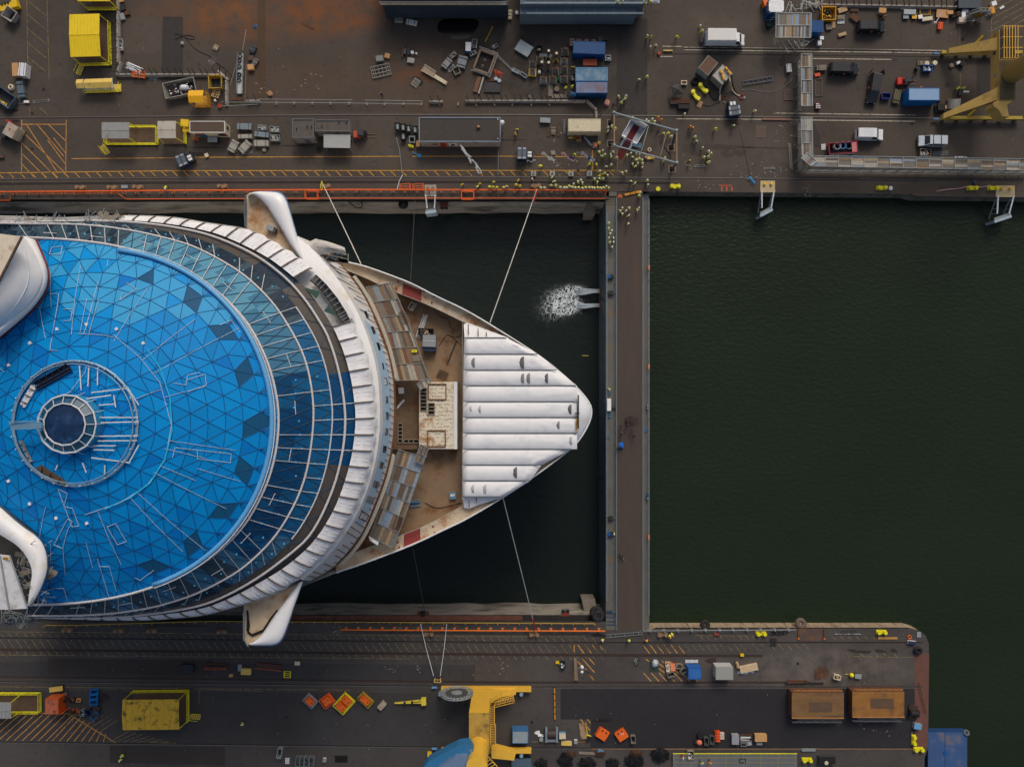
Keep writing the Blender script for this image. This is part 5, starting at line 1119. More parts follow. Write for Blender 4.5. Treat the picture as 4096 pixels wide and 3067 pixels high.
def shelter(label,px,py,L_,W_,h,rot,roofm,basem,off=(0,0),BL=None,BW=None,mesh=(),ramp=None,gable=.25,name='work_shelter'):
 """roof on posts over a railed steel platform; off shifts the platform"""
 t=T(name,label,'shelter',px,py,h,0,rot);BL,BW=BL or L_,BW or W_
 mb=M();n=9
 for k in rg(2):
  s_=-1 if k==0 else 1;mb.add([(-L_/2,0,h+gable),(L_/2,0,h+gable),(L_/2,s_*W_/2,h),(-L_/2,s_*W_/2,h),(-L_/2,0,h+gable-.06),(L_/2,0,h+gable-.06),(L_/2,s_*W_/2,h-.06),(-L_/2,s_*W_/2,h-.06)],[(0,1,2,3)[::s_*-1],(4,5,6,7)[::s_],(2,3,7,6)[::-s_]])
 for k in rg(n):x=-L_/2+L_*(k+.5)/n;mb.ba((x,-W_/2,h+.03),(x,0,h+gable+.03),.06,.05);mb.ba((x,W_/2,h+.03),(x,0,h+gable+.03),.06,.05)
 r_=mb.ob('roof',roofm,t);M().bx(0,0,h+gable-.02,L_,.14,.08).ob('ridge_cap',roofm,r_)
 ox,oy=off;M().bx(ox,oy,.1,BL,BW,.22).ob('platform',basem,t)
 for x in(-1,1):
  for y in(-1,1):M().ba((ox+x*(BL/2-.1)if BL<L_*1.3 else x*(L_/2-.1),oy+y*(BW/2-.1),.3),(x*(L_/2-.1),y*(W_/2-.1),h),.13).ob('post',YELB,t)
 for nm,a,b in(('south_rail',(-1,-1),(1,-1)),('north_rail',(-1,1),(1,1)),('east_rail',(1,-1),(1,1)),('west_rail',(-1,-1),(-1,1))):
  if nm[0]in mesh:
   mb=M();pa,pb=V((ox+a[0]*BL/2,oy+a[1]*BW/2,.3)),V((ox+b[0]*BL/2,oy+b[1]*BW/2,.3));l=(pb-pa).length;k=max(2,int(l/1.3))
   for z in(.5,1.):mb.ba(pa+V((0,0,z)),pb+V((0,0,z)),.08)
   for i in rg(k+1):e=pa.lerp(pb,i/k);mb.ba(e,e+V((0,0,1.05)),.08)
   mb.ba(pa,pb,.16);mb.ob(nm,YELB,t)
 if ramp:
  rx,ry,ra=ramp;mb=M()
  for e in(-.45,.45):mb.ba((rx+e*cos(R(ra)),ry+e*sin(R(ra)),.35),(rx+e*cos(R(ra))+1.6*sin(R(ra)),ry+e*sin(R(ra))-1.6*cos(R(ra)),.05),.08);mb.ba((rx+e*cos(R(ra)),ry+e*sin(R(ra)),1.2),(rx+e*cos(R(ra))+1.6*sin(R(ra)),ry+e*sin(R(ra))-1.6*cos(R(ra)),.95),.06)
  mb.ob('ramp_rail',YELB,t);mb=M()
  for k in rg(6):f=k/5;mb.bx(rx+1.6*f*sin(R(ra)),ry-1.6*f*cos(R(ra)),.33-.28*f,.9,.16,.04,R(ra))
  mb.ob('tread_grating',YELP,t)
 return t
def tripod(name,label,cat,px,py,h=2.,head=(.45,.35,.6)):
 t=T(name,label,cat,px,py,h);M().bx(0,0,h-.3,*head).ob('speaker_box',BLK,t);M().cyl(0,0,.3,.05,h-.6,8).ob('pole',BLK,t)
 for k in rg(3):a=R(90+120*k);M().ba((0,0,.7),(.8*cos(a),.8*sin(a),.03),.05).ob('leg',BLK,t)
 return t
def powerunit(label,px,py,rot):
 """blue framed machine cabin with mesh roof panels and an engine box"""
 t=T('machine_cabin',label,'machine',px,py,2.,0,rot);FB=mt('navy_frame',(40,54,88),.5);GM=mt('grey_mesh',(86,92,96),.6,.2,var=.2,vs=8)
 M().bx(0,0,.15,1.9,2.2,.2).ob('base',FB,t);M().bx(0,0,.35,1.7,2.,1.4).ob('body',mt('navy_panel',(38,46,62),.5),t)
 for x in(-.45,.45):M().bx(x,0,1.78,.72,1.5,.06).ob('roof_panel',GM,t)
 for y in(-.9,.9):
  for x in(-.45,.45):M().bx(x,y,1.79,.66,.34,.12).ob('roof_light',mt('pale_panel',(150,158,160),.5),t)
 mb=M()
 for x in(-.93,0,.93):mb.ba((x,-1.1,1.86),(x,1.1,1.86),.1)
 for y in(-1.08,1.08):mb.ba((-.93,y,1.86),(.93,y,1.86),.1)
 for x in(-.93,.93):
  for y in(-1.08,1.08):mb.ba((x,y,.2),(x,y,1.9),.1)
 mb.ob('frame',FB,t);M().bx(1.6,0,.2,1.1,1.5,1.).ob('engine_box',DS,t)
 for y in(-.2,.4):M().bx(1.45,y-.1,1.2,.75,.42,.14).ob('white_case',WHT,t)
 return t
def forklift(label,px,py,rot,paint):
 t=T('forklift',label,'forklift',px,py,2.,0,rot);M().bx(-.6,0,.3,1.3,1.25,.75).ob('counterweight',paint,t);M().bx(.3,0,.3,.9,1.2,.45).ob('body',DS,t)
 mb=M()
 for x in(-.35,.75):
  for y in(-.5,.5):mb.ba((x,y,.7),(x*.9,y*.95,2.05),.09)
 mb.ob('cab_frame',BLK,t);mb=M();mb.bx(.2,0,2.03,1.15,1.1,.06);
 for k in rg(5):mb.bx(.2,-.44+.22*k,2.09,1.1,.05,.04)
 mb.ob('overhead_guard',DGRY,t);M().bx(0,0,.9,.5,.6,.5).ob('seat',BLK,t)
 mb=M()
 for y in(-.36,.36):mb.ba((1.15,y,.1),(1.15,y,2.1),.12)
 mb.ba((1.15,-.4,2.),(1.15,.4,2.),.1);mb.ba((1.15,-.4,.5),(1.15,.4,.5),.12);mb.ob('mast',DS,t)
 for y in(-.3,.3):mb=M();mb.bx(2.,y,.05,1.6,.13,.06);mb.bx(1.22,y,.05,.08,.13,.7);mb.ob('fork',mt('fork_steel',(110,84,66),.6),t)
 wh(t,(.85,-.85),1.3,.32);return t
def rb(label,px,py,l,w,h,rot,fillm,sd,name='stillage',cat='stillage',n=16):
 """steel mesh crate filled with tubes and couplers"""
 t=T(name,label,cat,px,py,h,0,rot);mb=M()
 for x in(-1,1):
  for y in(-1,1):mb.ba((x*l/2,y*w/2,0),(x*l/2,y*w/2,h),.08)
 for z in(.12,h*.5,h):
  for y in(-1,1):mb.ba((-l/2,y*w/2,z),(l/2,y*w/2,z),.06)
  for x in(-1,1):mb.ba((x*l/2,-w/2,z),(x*l/2,w/2,z),.06)
 mb.ob('frame',SE,t);M().bx(0,0,.1,l-.08,w-.08,h*.62).ob('tray',DS,t);q=RND(sd);mb=M()
 for i in rg(n):mb.mi=q.randrange(len(fillm));x,y,a=q.uniform(-.38,.38)*l,q.uniform(-.38,.38)*w,q.uniform(0,3.1);k=q.uniform(.12,.3)*l;mb.ba((x-k*cos(a)*.7,max(-w*.45,min(w*.45,y-k*sin(a)*.7)),h*.72),(x+k*cos(a)*.7,max(-w*.45,min(w*.45,y+k*sin(a)*.7)),h*.82),.07)
 tg(mb.ob('tube_fill',fillm,t),kind='stuff');return t
# ================================================================= THE NORTH YARD
STAINY=mt('mossy_yellow_roof',(196,160,48),.7,var=.14,vs=.8,sn=(58,50,30),ss=.75,sa=.36)
YROOF=mt('yellow_sheet_roof',(214,186,22),.5,var=.05,sn=(170,140,30),ss=.6,sa=.12)
GROOF=mt('grey_sheet_roof',(134,136,134),.6,var=.07,sn=(110,100,90),ss=.5,sa=.2)
PROOF=mt('pale_sheet_roof',(170,166,154),.6,var=.07,sn=(130,112,92),ss=.6,sa=.25)
FLOORB=mt('brown_deck_plate',(84,66,50),.85,var=.25,vs=1)
shelter('large bright yellow roofed work shelter beside the concrete barriers in the top corner',340,142,5.6,7.9,3.7,1.5,YROOF,FLOORB,(.2,-.2),5.7,8.,'es',(-2.6,-4.3,-30),.3)
shelter('yellow work shelter cut by the top edge of the picture',375,-75,6,7.5,3.7,0,YROOF,FLOORB,(0,0),None,None,'s',None,.3)
shelter('grey roofed shelter on a long yellow railed platform with two ramps',462,522,5.1,3.,3.8,0,GROOF,FLOORB,(1.4,.1),9.8,3.3,'ewsn',(-4.2,-1.8,30),.06)
shelter('pale roofed shelter with yellow mesh sides next to two stacked yellow boxes',667,519,3.4,3.2,3.4,0,PROOF,FLOORB,(.2,-.1),4.3,3.3,'e',None,.12)
shelter('big mossy yellow panel roof shelter in the southern yard',604,2857,10.5,5.6,4.,.6,STAINY,FLOORB,(.2,.15),10.6,5.8,'ne',(5.9,-1.9,80),.3)
shelter('grey roofed shelter on a long yellow platform at the western edge of the south yard',-22,2840,6.2,3.,3.8,0,GROOF,FLOORB,(1.6,.1),9.9,3.6,'ens',None,.06)
t=T('gas_bottle_rack','yellow rack with three small gable roofs over blue gas bottles','gas rack',380,333,2.2,0,2)
M().bx(.5,-.3,.05,6.8,1.5,.15).ob('base',YELP,t)
for x,w_ in((-2.85,1.3),(0,4.),(2.6,1.3)):
 mb=M()
 for s_ in(-1,1):mb.add([(x-w_/2,0,2.5),(x+w_/2,0,2.5),(x+w_/2,s_*.85,2.1),(x-w_/2,s_*.85,2.1)],[(0,1,2,3)[::-s_]])
 mb.ob('gable_roof',YELP,t);M().bx(x+w_/2-.06,0,2.,.1,1.75,.16).ob('gable_edge',WHT,t)
mb=M()
for k in rg(9):x=-3+.85*k;mb.ba((x,-1.,.2),(x,-1.,1.3),.07);mb.ba((x,-1.,1.3),(min(3.9,x+.85),-1.,.2),.05)
for z in(.3,1.3):mb.ba((-3,-1.,z),(3.9,-1.,z),.07);mb.ba((3.9,-1,z),(3.9,.5,z),.07)
mb.ob('mesh_lattice',YELB,t)
for k in rg(12):M().cyl(-2.7+.5*k,-.65,.2,.13,1.2,10,.1).ob('gas_bottle',LBLU,t)
bl=[(468,y,90)for y in(10,66,120,176)]+[(469,222,88),(472,272,72)]+[(x,297+.0*x,1)for x in(492,543,594,645,696)]+[(x,297,0)for x in(708+40,796,848)]+[(890,301,-42),(903,347,90),(903,392,92),(1010,402,0),(1744,405,0)]+[(x,402,0)for x in(1889,1942,1995,2048,2103,2156,2208,2262,2315)]+[(2367,418,-45),(2386,458,-86)]+[(x,17+(x-3300)*.018,-1)for x in rg(3304,3830,50)]
def side(x,y):
 if x<480:return 'in the column by the yellow shelter'
 if x<880 and y<310:return 'in the row behind the scrap skip'
 if x<1030:return 'near the open yellow bin and gangway'
 if x<2340 and x>1700:return 'along the rusty storage yard'
 if x<2400:return 'at the corner below the pink cable drum'
 return 'in the row above the black vans'
ORD=['first','second','third','fourth','fifth','sixth','seventh','eighth','ninth','tenth','eleventh','twelfth','thirteenth','fourteenth','fifteenth','sixteenth','seventeenth','eighteenth','nineteenth','twentieth','twenty-first','twenty-second','twenty-third','twenty-fourth','twenty-fifth','twenty-sixth','twenty-seventh']
cnt={};b0=None
for x,y,a in sorted(bl,key=lambda b:(side(b[0],b[1]),b[0]if b[0]>480 else b[1])):
 s_=side(x,y);cnt[s_]=cnt.get(s_,0)+1;dirn='from the north' if x<480 else 'from the west'
 lb=f'grey concrete barrier segment, {ORD[cnt[s_] - 1]} {dirn} {s_}'
 if b0 is None:b0=br(lb,x,y,a)
 else:dup(b0,lb,x,y,.8,0,a)
t=T('loader_bucket','orange yellow machine arm with dark rollers at the top left picture corner','machine',30,22,1.5,0,18);M().bx(0,0,.3,3.4,1.1,1.).ob('arm',YEL,t);M().bx(1.3,.1,.3,.9,1.5,1.1).ob('head',YEL,t)
for k in rg(3):M().disc((-1+.6*k,.45,1.35),(0,1,.3),.2,.2,10).ob('roller',DS,t)
t=T('hopper','pale grey open tapered hopper beside the orange machine arm','hopper',38,57,1.5,0,-34);skip_parts(t,2.3,2.2,1.6,mt('pale_grey_sheet',(150,146,144),.6),None,taper=.7)
bo('crate','brown cardboard crate beside a white wrapped pallet near the west edge','crate',60,278,1.1,2.4,1.2,3,CARD);bo('wrapped_pallet','white film wrapped pallet load next to a brown cardboard crate','pallet load',88,278,1.3,2.4,1.7,-6,FILM,bands=True)
t=sk('blue steel trough tilted at the west edge of the north yard',8,385,4.6,2.6,1.3,-35,mt('worn_blue',(60,86,112),.6,var=.2,sn=(96,106,110),ss=.8,sa=.4),name='trough',cat='trough')
st('rack','grey slatted steel rack standing beside the blue trough at the west edge','rack',80,356,3.,1.2,1.,-82,mt('blue_grey_steel',(96,112,122),.5,.2),5,2);ci('small cream hose coil leaning between the blue trough and the grey rack',48,353,.42,.16,BE,2);bo('tool_box','small yellow and white box at the end of a lying mesh fence','box',105,407,.95,.42,.4,-4,YELP,WHT)
t=gf('fence_panel','thin grey fence panel lying flat on the paving near the west edge','fence panel',165,405,3.4,.45,8,1,8,GRY,.035,0,.06)
gf('fence_panel','thin grey fence panel lying behind the blue trough at the west edge','fence panel',78,413,2.6,.3,6,1,0,GRY,.035,0,.06)
st('machine_part','dark yellow and black machine part below the blue trough','machine part',10,412,1.7,.7,.6,-30,YELP,4,2)
t=T('cabin_unit','pale roofed machine cabin with orange beacon at the west edge','machine',40,520,2.6,0,-30);M().bx(0,0,.2,2.,2.4,2.2).ob('cabin',BE,t);M().bx(0,0,2.4,2.1,2.5,.15).ob('roof',mt('dirty_pale_roof',(160,150,138),.7,sn=(130,112,96),ss=1),t);M().cyl(-.2,.2,2.55,.16,.22,12).ob('beacon',ORA,t);M().bx(-1.8,-1.,.2,1.7,2.,1.4).ob('engine_box',DS,t);M().bx(-1.5,1.2,.2,1.,.5,1.8).ob('red_panel',RED,t)
mb=M()
for y in(-.8,-.2,.4):mb.ba((1.2,y,.3),(1.2,y,1.9),.06)
for z in(.8,1.9):mb.ba((1.2,-1,z),(1.2,.6,z),.06)
mb.ob('guard_rail',SE,t)
bo('crate','dark low crate on the paving below the pale machine cabin','crate',3,626,.9,.5,.5,0,WD)
t=T('pipe_bundle','bundle of white and blue pipes lying behind the barrier row','pipes',534,271,.4,0,-24);pp(t,9,2.9,.09,[WHT,LBLU,FILM],5,.15,2)
gf('trestle','orange steel trestle frame leaning on the concrete barriers','trestle',554,298,2.4,1.1,5,2,-6,ORA,.1,0,.8);t=T('pipe_bundle','short steel pipes lying on the ground south of the barrier row','pipes',614,311,.2,0,-3);pp(t,5,1.6,.05,[SE],6,.14,1)
for x,y,w_,h_,nm,lb,m_ in((483,4,.9,.4,'crate','brown crate by the barrier column at the top edge',CARD),(490,30,.8,1.1,'machine_part','dark engine part behind the barrier column',DS),(507,52,.9,.7,'machine_part','rusty engine part behind the barrier column',RUST),(488,66,.8,1.2,'scrap_heap','grey scrap heap behind the barrier column',GRY)):bo(nm,lb,'scrap',x,y,w_,h_,.5,15,m_)
sk('narrow open steel tray of fittings beside the barrier column',483,180,.8,2.2,.5,3,GRY,SCRAP,4,'tray','tray')
sk('long grey open skip full of scrap and film behind the yellow hut',718,352,6.,3.,1.4,12,mt('pale_skip_steel',(136,134,126),.6,.2,var=.15),SCRAP+[FILM],5)
t=T('film_bale','crumpled clear film bale lying in the long grey skip','bale',730,347,1.4,.7);M().blob(0,0,0,.9,.6,.6,3).ob('bale',FILM,t,True)
sk('empty square yellow open bin near the barrier corner',860,327,2.5,2.5,1.3,2,mt('dirty_yellow',(172,140,50),.7,var=.2,sn=(110,88,40),ss=1.5,sa=.4),None,6,'open_bin','bin')
t=T('hut','small orange yellow gable roofed hut with slatted side beside the long skip','hut',783,385,2.6,0,1);mb=M()
for s_ in(-1,1):mb.add([(-1.4,0,2.8),(1.4,0,2.8),(1.4,s_*1.15,2.4),(-1.4,s_*1.15,2.4)],[(0,1,2,3)[::-s_]])
for k in rg(12):mb.ba((-1.3+.235*k,-1.1,2.46),(-1.3+.235*k,0,2.84),.05);mb.ba((-1.3+.235*k,1.1,2.46),(-1.3+.235*k,0,2.84),.05)
mb.ob('roof',mt('orange_yellow_roof',(222,168,30),.55,var=.05),t);M().bx(.4,-.2,0,2.9,2.2,.2).ob('floor',mt('hut_floor',(170,126,50),.7,var=.15),t)
mb=M()
for k in rg(10):mb.bx(1.8,-1.2+.25*k,.2,.08,.1,2.);mb.bx(-1+.28*k,-1.25,.2,.1,.08,1.2)
mb.ob('slat',mt('orange_slat',(196,140,40),.6),t)
for x in(-1.3,1.3):
 for y in(-1.05,1.05):M().bx(x,y,.2,.1,.1,2.3).ob('post',YEL,t)
gf('timber_frame','light timber chair like frame below the open yellow bin','timber frame',863,373,1.3,1.5,3,3,-18,mt('light_pine',(186,160,110),.8),.1,0,.7)  # open timber frame shaped like a chair
bo('crate','small brown and red striped crate near the barrier corner','crate',879,422,.6,.8,.5,-25,CARD,RED);bo('sign_board','tiny white board on a stick near the barrier corner','sign',860,401,.3,.4,.6,40,WHT)
t=T('gangway','long white aluminium gangway lying on the yard with cable coils on it','gangway',960,294,.6,0,88.5);M().bx(0,0,.35,7.6,.85,.12).ob('deck',mt('gangway_white',(172,178,176),.5,.2,var=.1),t)
for s_ in(-1,1):
 mb=M();mb.ba((-3.8,s_*.5,.9),(3.8,s_*.5,.9),.07);mb.ba((-3.8,s_*.48,.4),(3.8,s_*.48,.4),.1)
 for k in rg(6):mb.ba((-3.8+1.52*k,s_*.5,.4),(-3.8+1.52*k,s_*.5,.9),.06)
 mb.ob('side_rail',SE,t)
for x,y,m_,lb in((961,225,DGRY,'grey cable coil at the north end of the white gangway'),(959,244,mt('maroon_cable',(74,40,38),.7),'maroon cable coil on the white gangway'),(959,268,DGRY,'wide grey cable coil in the middle of the white gangway'),(958,301,BLK,'black cable coil below the middle of the white gangway'),(957,322,DGRY,'grey cable coil toward the south end of the white gangway')):ci(lb,x,y,.36,.06,m_,3,.47)
t=T('steel_pipe','long thin steel pipe lying between the gangway and the barrier corner','pipe',934,290,.1,0,74);pp(t,1,5,.05,[SE],1);t=T('steel_pipe','thin white pipe lying north of the gangway','pipe',974,163,.1,0,82);pp(t,1,4,.05,[mt('dull_white',(150,148,140),.6)],2)
t=T('steel_pipe','thin reddish pipe lying along the east side of the gangway','pipe',980,330,.1,0,88);pp(t,1,7,.05,[mt('reddish_steel',(140,110,100),.6)],3);t=T('steel_plank','dark rusty plank lying below the gangway end','plank',942,397,.1,0,0);M().bx(0,0,0,3.2,.42,.08).ob('plank',RUST,t);M().bx(1,0,.08,.1,.42,.05).ob('cleat',RUST,t)
st('crate','dark slatted crate above a grey one near the rusty plates','crate',1010,196,1.3,1.,.7,58,mt('slate_slats',(70,76,84),.6),5,2);st('crate','grey slatted crate near the square cardboard box on the rusty yard','crate',1020,246,1.3,.9,.6,58,mt('grey_slats',(112,114,110),.6),5,2)
bo('crate','cardboard topped crate on the rusty yard below the slatted ones','crate',1002,268,1.15,.95,.8,4,CARD);bo('crate','low dark brown box between two slatted crates','crate',1003,232,1.1,.9,.4,3,WD)
st('plywood_stack','pale square plywood stack on the rusty yard','plywood',863,190,1.,.95,.25,57,mt('pale_ply',(170,156,128),.8),6,2);t=T('steel_sheet','grey steel sheet lying flat with a cable over its corner','steel sheet',849,247,.05,0,30);M().bx(0,0,0,1.4,1.2,.05).ob('sheet',mt('dull_grey_sheet',(84,78,72),.7),t);M().bx(-.5,.4,.05,.1,.1,.04).ob('lug',WHT,t)
bo('junction_box','small white junction box with black cables near the paving joint','box',728,171,.5,.5,.5,-8,WHT,GRY);hs('cable','black cable running from the white junction box to the gangway','cable',[(735,145),(765,180),(790,205),(845,226),(870,258),(910,280),(935,320)],.045,BLK);hs('cable','black looped cable beside the white junction box','cable',[(700,160),(740,140),(775,145),(780,160),(745,155),(725,140),(700,135)],.045,BLK)
so_('round wooden cable drum top lying near the barrier row on the rusty yard',1079,373,.46,.5,0,mt('drum_wood',(160,118,84),.8),True);t=T('blue_bag','small crumpled blue bag lying alone on the rusty paving','bag',1022,108);M().blob(0,0,0,.32,.42,.25,4).ob('bag',BLU,t);M().ring(0,.2,.2,.12,.03,8,4).ob('handle',BLU,t)
t=T('steel_plank','rusty angle bracket plank lying alone on the rusty yard','plank',1232,103,.1,0,-28);M().bx(0,0,0,2.5,.45,.06).ob('plank',RUST,t);M().bx(1.1,0,.06,.3,.5,.04).ob('foot',RUST,t)
t=T('weed_patch','green weeds growing below the barrier by the gangway end','weeds',947,414);mb=M();q=RND(2)
for i in rg(160):x,y,a=q.uniform(-1.4,1.4),q.uniform(-.3,.3),q.uniform(0,6.3);mb.add([(x,y,0),(x+.16*cos(a),y+.16*sin(a),.2),(x+.12*cos(a+1),y+.12*sin(a+1),.12)],[(0,1,2)])
mb.ob('foliage',GREEN,t)
t=T('pipe_railing','long low steel pipe railing on block feet across the rusty yard','railing',1490,405,.9);o=V(t.location);mb=M()
for(x0_,y0_),(x1_,y1_)in(((886,409),(1410,412)),((1035,397),(1410,400)),((1400,413),(1690,417)),((1460,401),(1690,404)),((885,425),(1035,418))):mb.ba(P(x0_,y0_,.9)-o,P(x1_,y1_,.9)-o,.07)
mb.ob('pipe_rail_frame',SE,t);pm=None
for x in(1105,1176,1249,1321,1396,1467,1540,1613,1686,1760,1832,1905,1977,2050,2125,2198):
 p=P(x,413+(x>1400)*3,.3)-o
 if pm is None:pm=q_=M().bx(0,0,0,.3,.62,.25).ob('block_foot',CONC,t)
 else:q_=pm.copy();LINK(q_);q_.parent=t
 q_.location=(p.x,p.y,0);q_.rotation_euler=(0,0,(x*7%10)*.08-.4)
DB=mt('dark_blue_steel_deck',(46,58,70),.5,.1,var=.25,vs=.4)
t=T('ship_section','stepped dark blue steel ship section with two railings at the top edge','ship section',1768,-128,8,0);M().bx(0,0,.6,23.4,7.2,7.4).ob('upper_block',DB,t);M().bx(.4,-4.5,.6,23,2.4,5.2).ob('lower_block',DB,t)
for y,z,L_ in((-3.6,8,23.4),(-5.6,5.8,23)):
 mb=M()
 for zz in(.5,1.):mb.ba((-L_/2,y,z+zz),(L_/2,y,z+zz),.08)
 mb.ba((-L_/2,y,z+.05),(L_/2,y,z+.05),.16);o_=mb.ob('railing',mt('rail_beige',(150,146,130),.5,.2),t);pm=None
 for k in rg(14):q_=M().bx(-L_/2+L_*k/13,y,z,.08,.08,1.).ob('rail_post',SE,o_)
for x in(-9,-4,1,6,10):M().bx(x,-4,0,.6,.6,.7).ob('support_block',RUST,t)
t=T('ship_section','stepped grey ship section with a pale upper deck where four workers stand','ship section',2346,-120,8,0);M().bx(0,.4,.6,23.2,6.6,7.).ob('middle_block',mt('grey_blue_block',(96,112,122),.5,.1,var=.15),t);M().bx(-.6,-4.,.6,22.6,2.4,5.4).ob('lower_block',mt('grey_blue_block',(96,112,122),.5),t);M().bx(-1.2,-5.8,.6,21.5,1.4,4.2).ob('ledge_block',mt('grey_blue_block',(96,112,122),.5),t)
mb=M();mb.prism([(-10.6,.2),(10.2,-2.6),(11.,2.9),(-10.6,2.9)],7.6,7.9);mb.ob('upper_deck',mt('pale_primer_deck',(150,146,138),.6,var=.1,sn=(120,96,76),ss=.7,sa=.3),t)
for y,z,L_ in((-3.,7.6,22),(-5.1,6.,22.4),(-6.4,4.8,21.5)):
 mb=M();mb.ba((-L_/2,y,z+.1),(L_/2,y,z+.1),.3,.3);o_=mb.ob('flange',mt('pale_blue_flange',(126,140,148),.5,.1),t)
 for k in rg(13):M().bx(-L_/2+L_*k/12,y+.4,z-.3,.08,1.,.5).ob('web_stiffener',mt('pale_blue_flange',(126,140,148),.5),o_)
for x in(-9,0,9):M().bx(x,-5,0,.6,.6,.7).ob('support_block',RUST,t)
t=T('film_bag','crumpled clear film bag on the corner of the pale ship section deck','bag',2621,5,8,7.9);M().blob(0,0,0,.8,.5,.5,5).ob('bag',FILM,t);M().blob(.5,.2,0,.4,.3,.3,6).ob('bag_end',FILM,t)
bo('steel_bench','grey work bench just below the dark ship section','bench',1594,73,1.5,1.1,.9,0,GRY,mt('bench_top',(110,112,106),.6));st('step_stool','white step bench with frame below the dark ship section','bench',1646,88,2.,.9,.7,-12,WHT,4,1);st('pallet_load','slim pale crate standing between the two ship sections','crate',2041,57,.7,1.9,.6,-3,BE,3,2);bo('bin','small white bin between the two ship sections','bin',2067,50,.5,.6,.5,25,WHT)
bo('equipment_case','grey lidded case on the rusty yard beside a carton','case',1518,233,1.35,1.,.8,7,mt('grey_case',(120,126,122),.6));bo('carton','brown carton stack beside the grey lidded case','carton',1549,223,.95,.85,.5,-15,CARD)
gf('steel_grid','grey steel lattice frame lying tilted on the rusty yard','steel grid',1523,284,3.6,2.1,5,3,13,mt('grid_grey',(126,126,118),.6,.2),.12,0,.25)
gf('steel_grid','small pale pallet frame on a black mat','frame',1663,332,1.45,1.2,2,4,57,mt('pale_grid',(150,144,132),.6),.1,0,.15);t=T('rubber_mat','irregular black rubber mat under a pale frame on the rusty yard','mat',1670,325);M().prism([(-1.1,.3),(-.7,.9),(.3,.7),(1.15,-.2),(1.,-.8),(.5,-1.),(-.2,-.6)],0,.03).ob('mat',BLK,t);M().bx(.3,.1,.03,.2,.2,.03).ob('patch',DGRY,t)
for k,(x,y,l,w_,h_,m_,lb,rt)in en(((1619,206,.5,1.,.6,mt('slate_slats',(70,76,84),.6),'dark slatted box in the dark machine cluster',0),(1634,205,.6,1.3,.9,DS,'black machine housing in the dark machine cluster',8),(1610,206,.25,2.1,.5,WD,'rusty upright plank at the edge of the machine cluster',-3),(1643,241,1.3,.9,.5,mt('cream_grey',(156,152,140),.6),'cream grey slanted panel box below the machine cluster',-8),(1638,224,1.2,.4,.5,RUST,'brown lid behind the cream grey panel box',3))):bo('machine_box',lb,'machine',x,y,l,w_,h_,rt,m_)
dr('white plastic canister in the dark machine cluster',1649,210,.3,.7,WHT,name='canister',cat='canister');dr('small white canister east of the machine cluster',1665,214,.18,.5,WHT,name='canister',cat='canister')
t=T('stair_gangway','diagonal white and brown stair gangway lying on the rusty yard','gangway',1740,300,.7,0,-32);M().bx(-1.4,0,.4,2.6,1.1,.2).ob('upper_deck',mt('brown_white_deck',(150,132,112),.7,var=.15),t);M().bx(1.3,-.1,.3,2.8,.6,.15).ob('lower_deck',BE,t);mb=M();mb.ba((-2.7,-.7,.8),(2.8,-.5,.8),.08);mb.ba((-2.7,.6,.8),(-.1,.6,.8),.08);mb.ba((-2.7,-.7,.1),(-2.7,-.7,.8),.08);mb.ba((2.8,-.5,.1),(2.8,-.5,.8),.08);mb.ob('side_rail',BE,t)
st('tube_rack','rack of pale scaffold tubes beside the square pit frame','rack',1787,252,2.,1.2,.7,52,[SE,mt('pale_tubes',(150,150,146),.5)],7,2);st('tube_rack','slatted grey scaffold rack close to the square pit frame','rack',1848,246,2.2,1.7,.9,75,[SE,GRY],8,2)
rb('small mesh box of couplers north of the scaffold racks',1812,220,1.2,.7,.7,40,SCRAP,3);rb('mesh tote of couplers beside the square pit frame',1892,213,1.3,.7,.6,28,SCRAP,8);rb('empty mesh stillage behind the blue bag bin',1897,174,.9,1.5,1.,-8,[GRY],9,n=5)
bo('bag_bin','blue and white big bag standing in the rusty yard','big bag',1873,187,1.,1.6,1.2,-2,mt('bag_blue',(50,122,178),.6),FILM);gf('scaffold_frame','grey ladder frame lying below the pale tube rack','frame',1803,270,1.5,1.1,3,2,42,SE,.06);sk('timber edged open box with dark water below the scaffold racks',1826,283,1.2,1.4,.5,25,mt('old_ply',(130,122,104),.8),None,3,'open_box','box')  # the grey piece below the tube rack is a scaffold frame
t=T('pit_curbing','large square tilted steel pit frame with dark inside on the rusty yard','pit frame',1938,247,.8,0,70);mb=M()
for a,b in(((-1.9,-1.5),(1.9,-1.5)),((1.9,-1.5),(1.9,1.5)),((1.9,1.5),(-1.9,1.5)),((-1.9,1.5),(-1.9,-1.5))):mb.ba((*a,.4),(*b,.4),.34,.8)
mb.ob('curb_frame',mt('pit_curb',(122,106,90),.8,var=.15),t);M().bx(0,0,.02,3.5,2.7,.04).ob('pit_floor',mt('pit_dark',(38,30,26),.8,var=.3),t)
for x in(-.6,.6):M().ring(x,.2,.1,.2,.04,10,5).ob('lifting_eye',SE,t)
mb=M()
for a,b in(((-2.3,-1.9),(2.3,-1.9)),((2.3,-1.9),(2.3,1.9)),((-2.3,1.9),(-2.3,-1.9))):
 for z in(.5,1.):mb.ba((*a,z),(*b,z),.05)
mb.ob('guard_rail',SE,t)
t=T('fence_panel','thin steel fence panel leaning beyond the square pit frame','fence panel',2010,245,.3,0,-46);mb=M();mb.ba((-2.6,.15,.3),(2.6,.25,.3),.05);mb.ba((-2.6,-.15,.3),(2.6,.05,.3),.05);mb.ob('frame',SE,t)
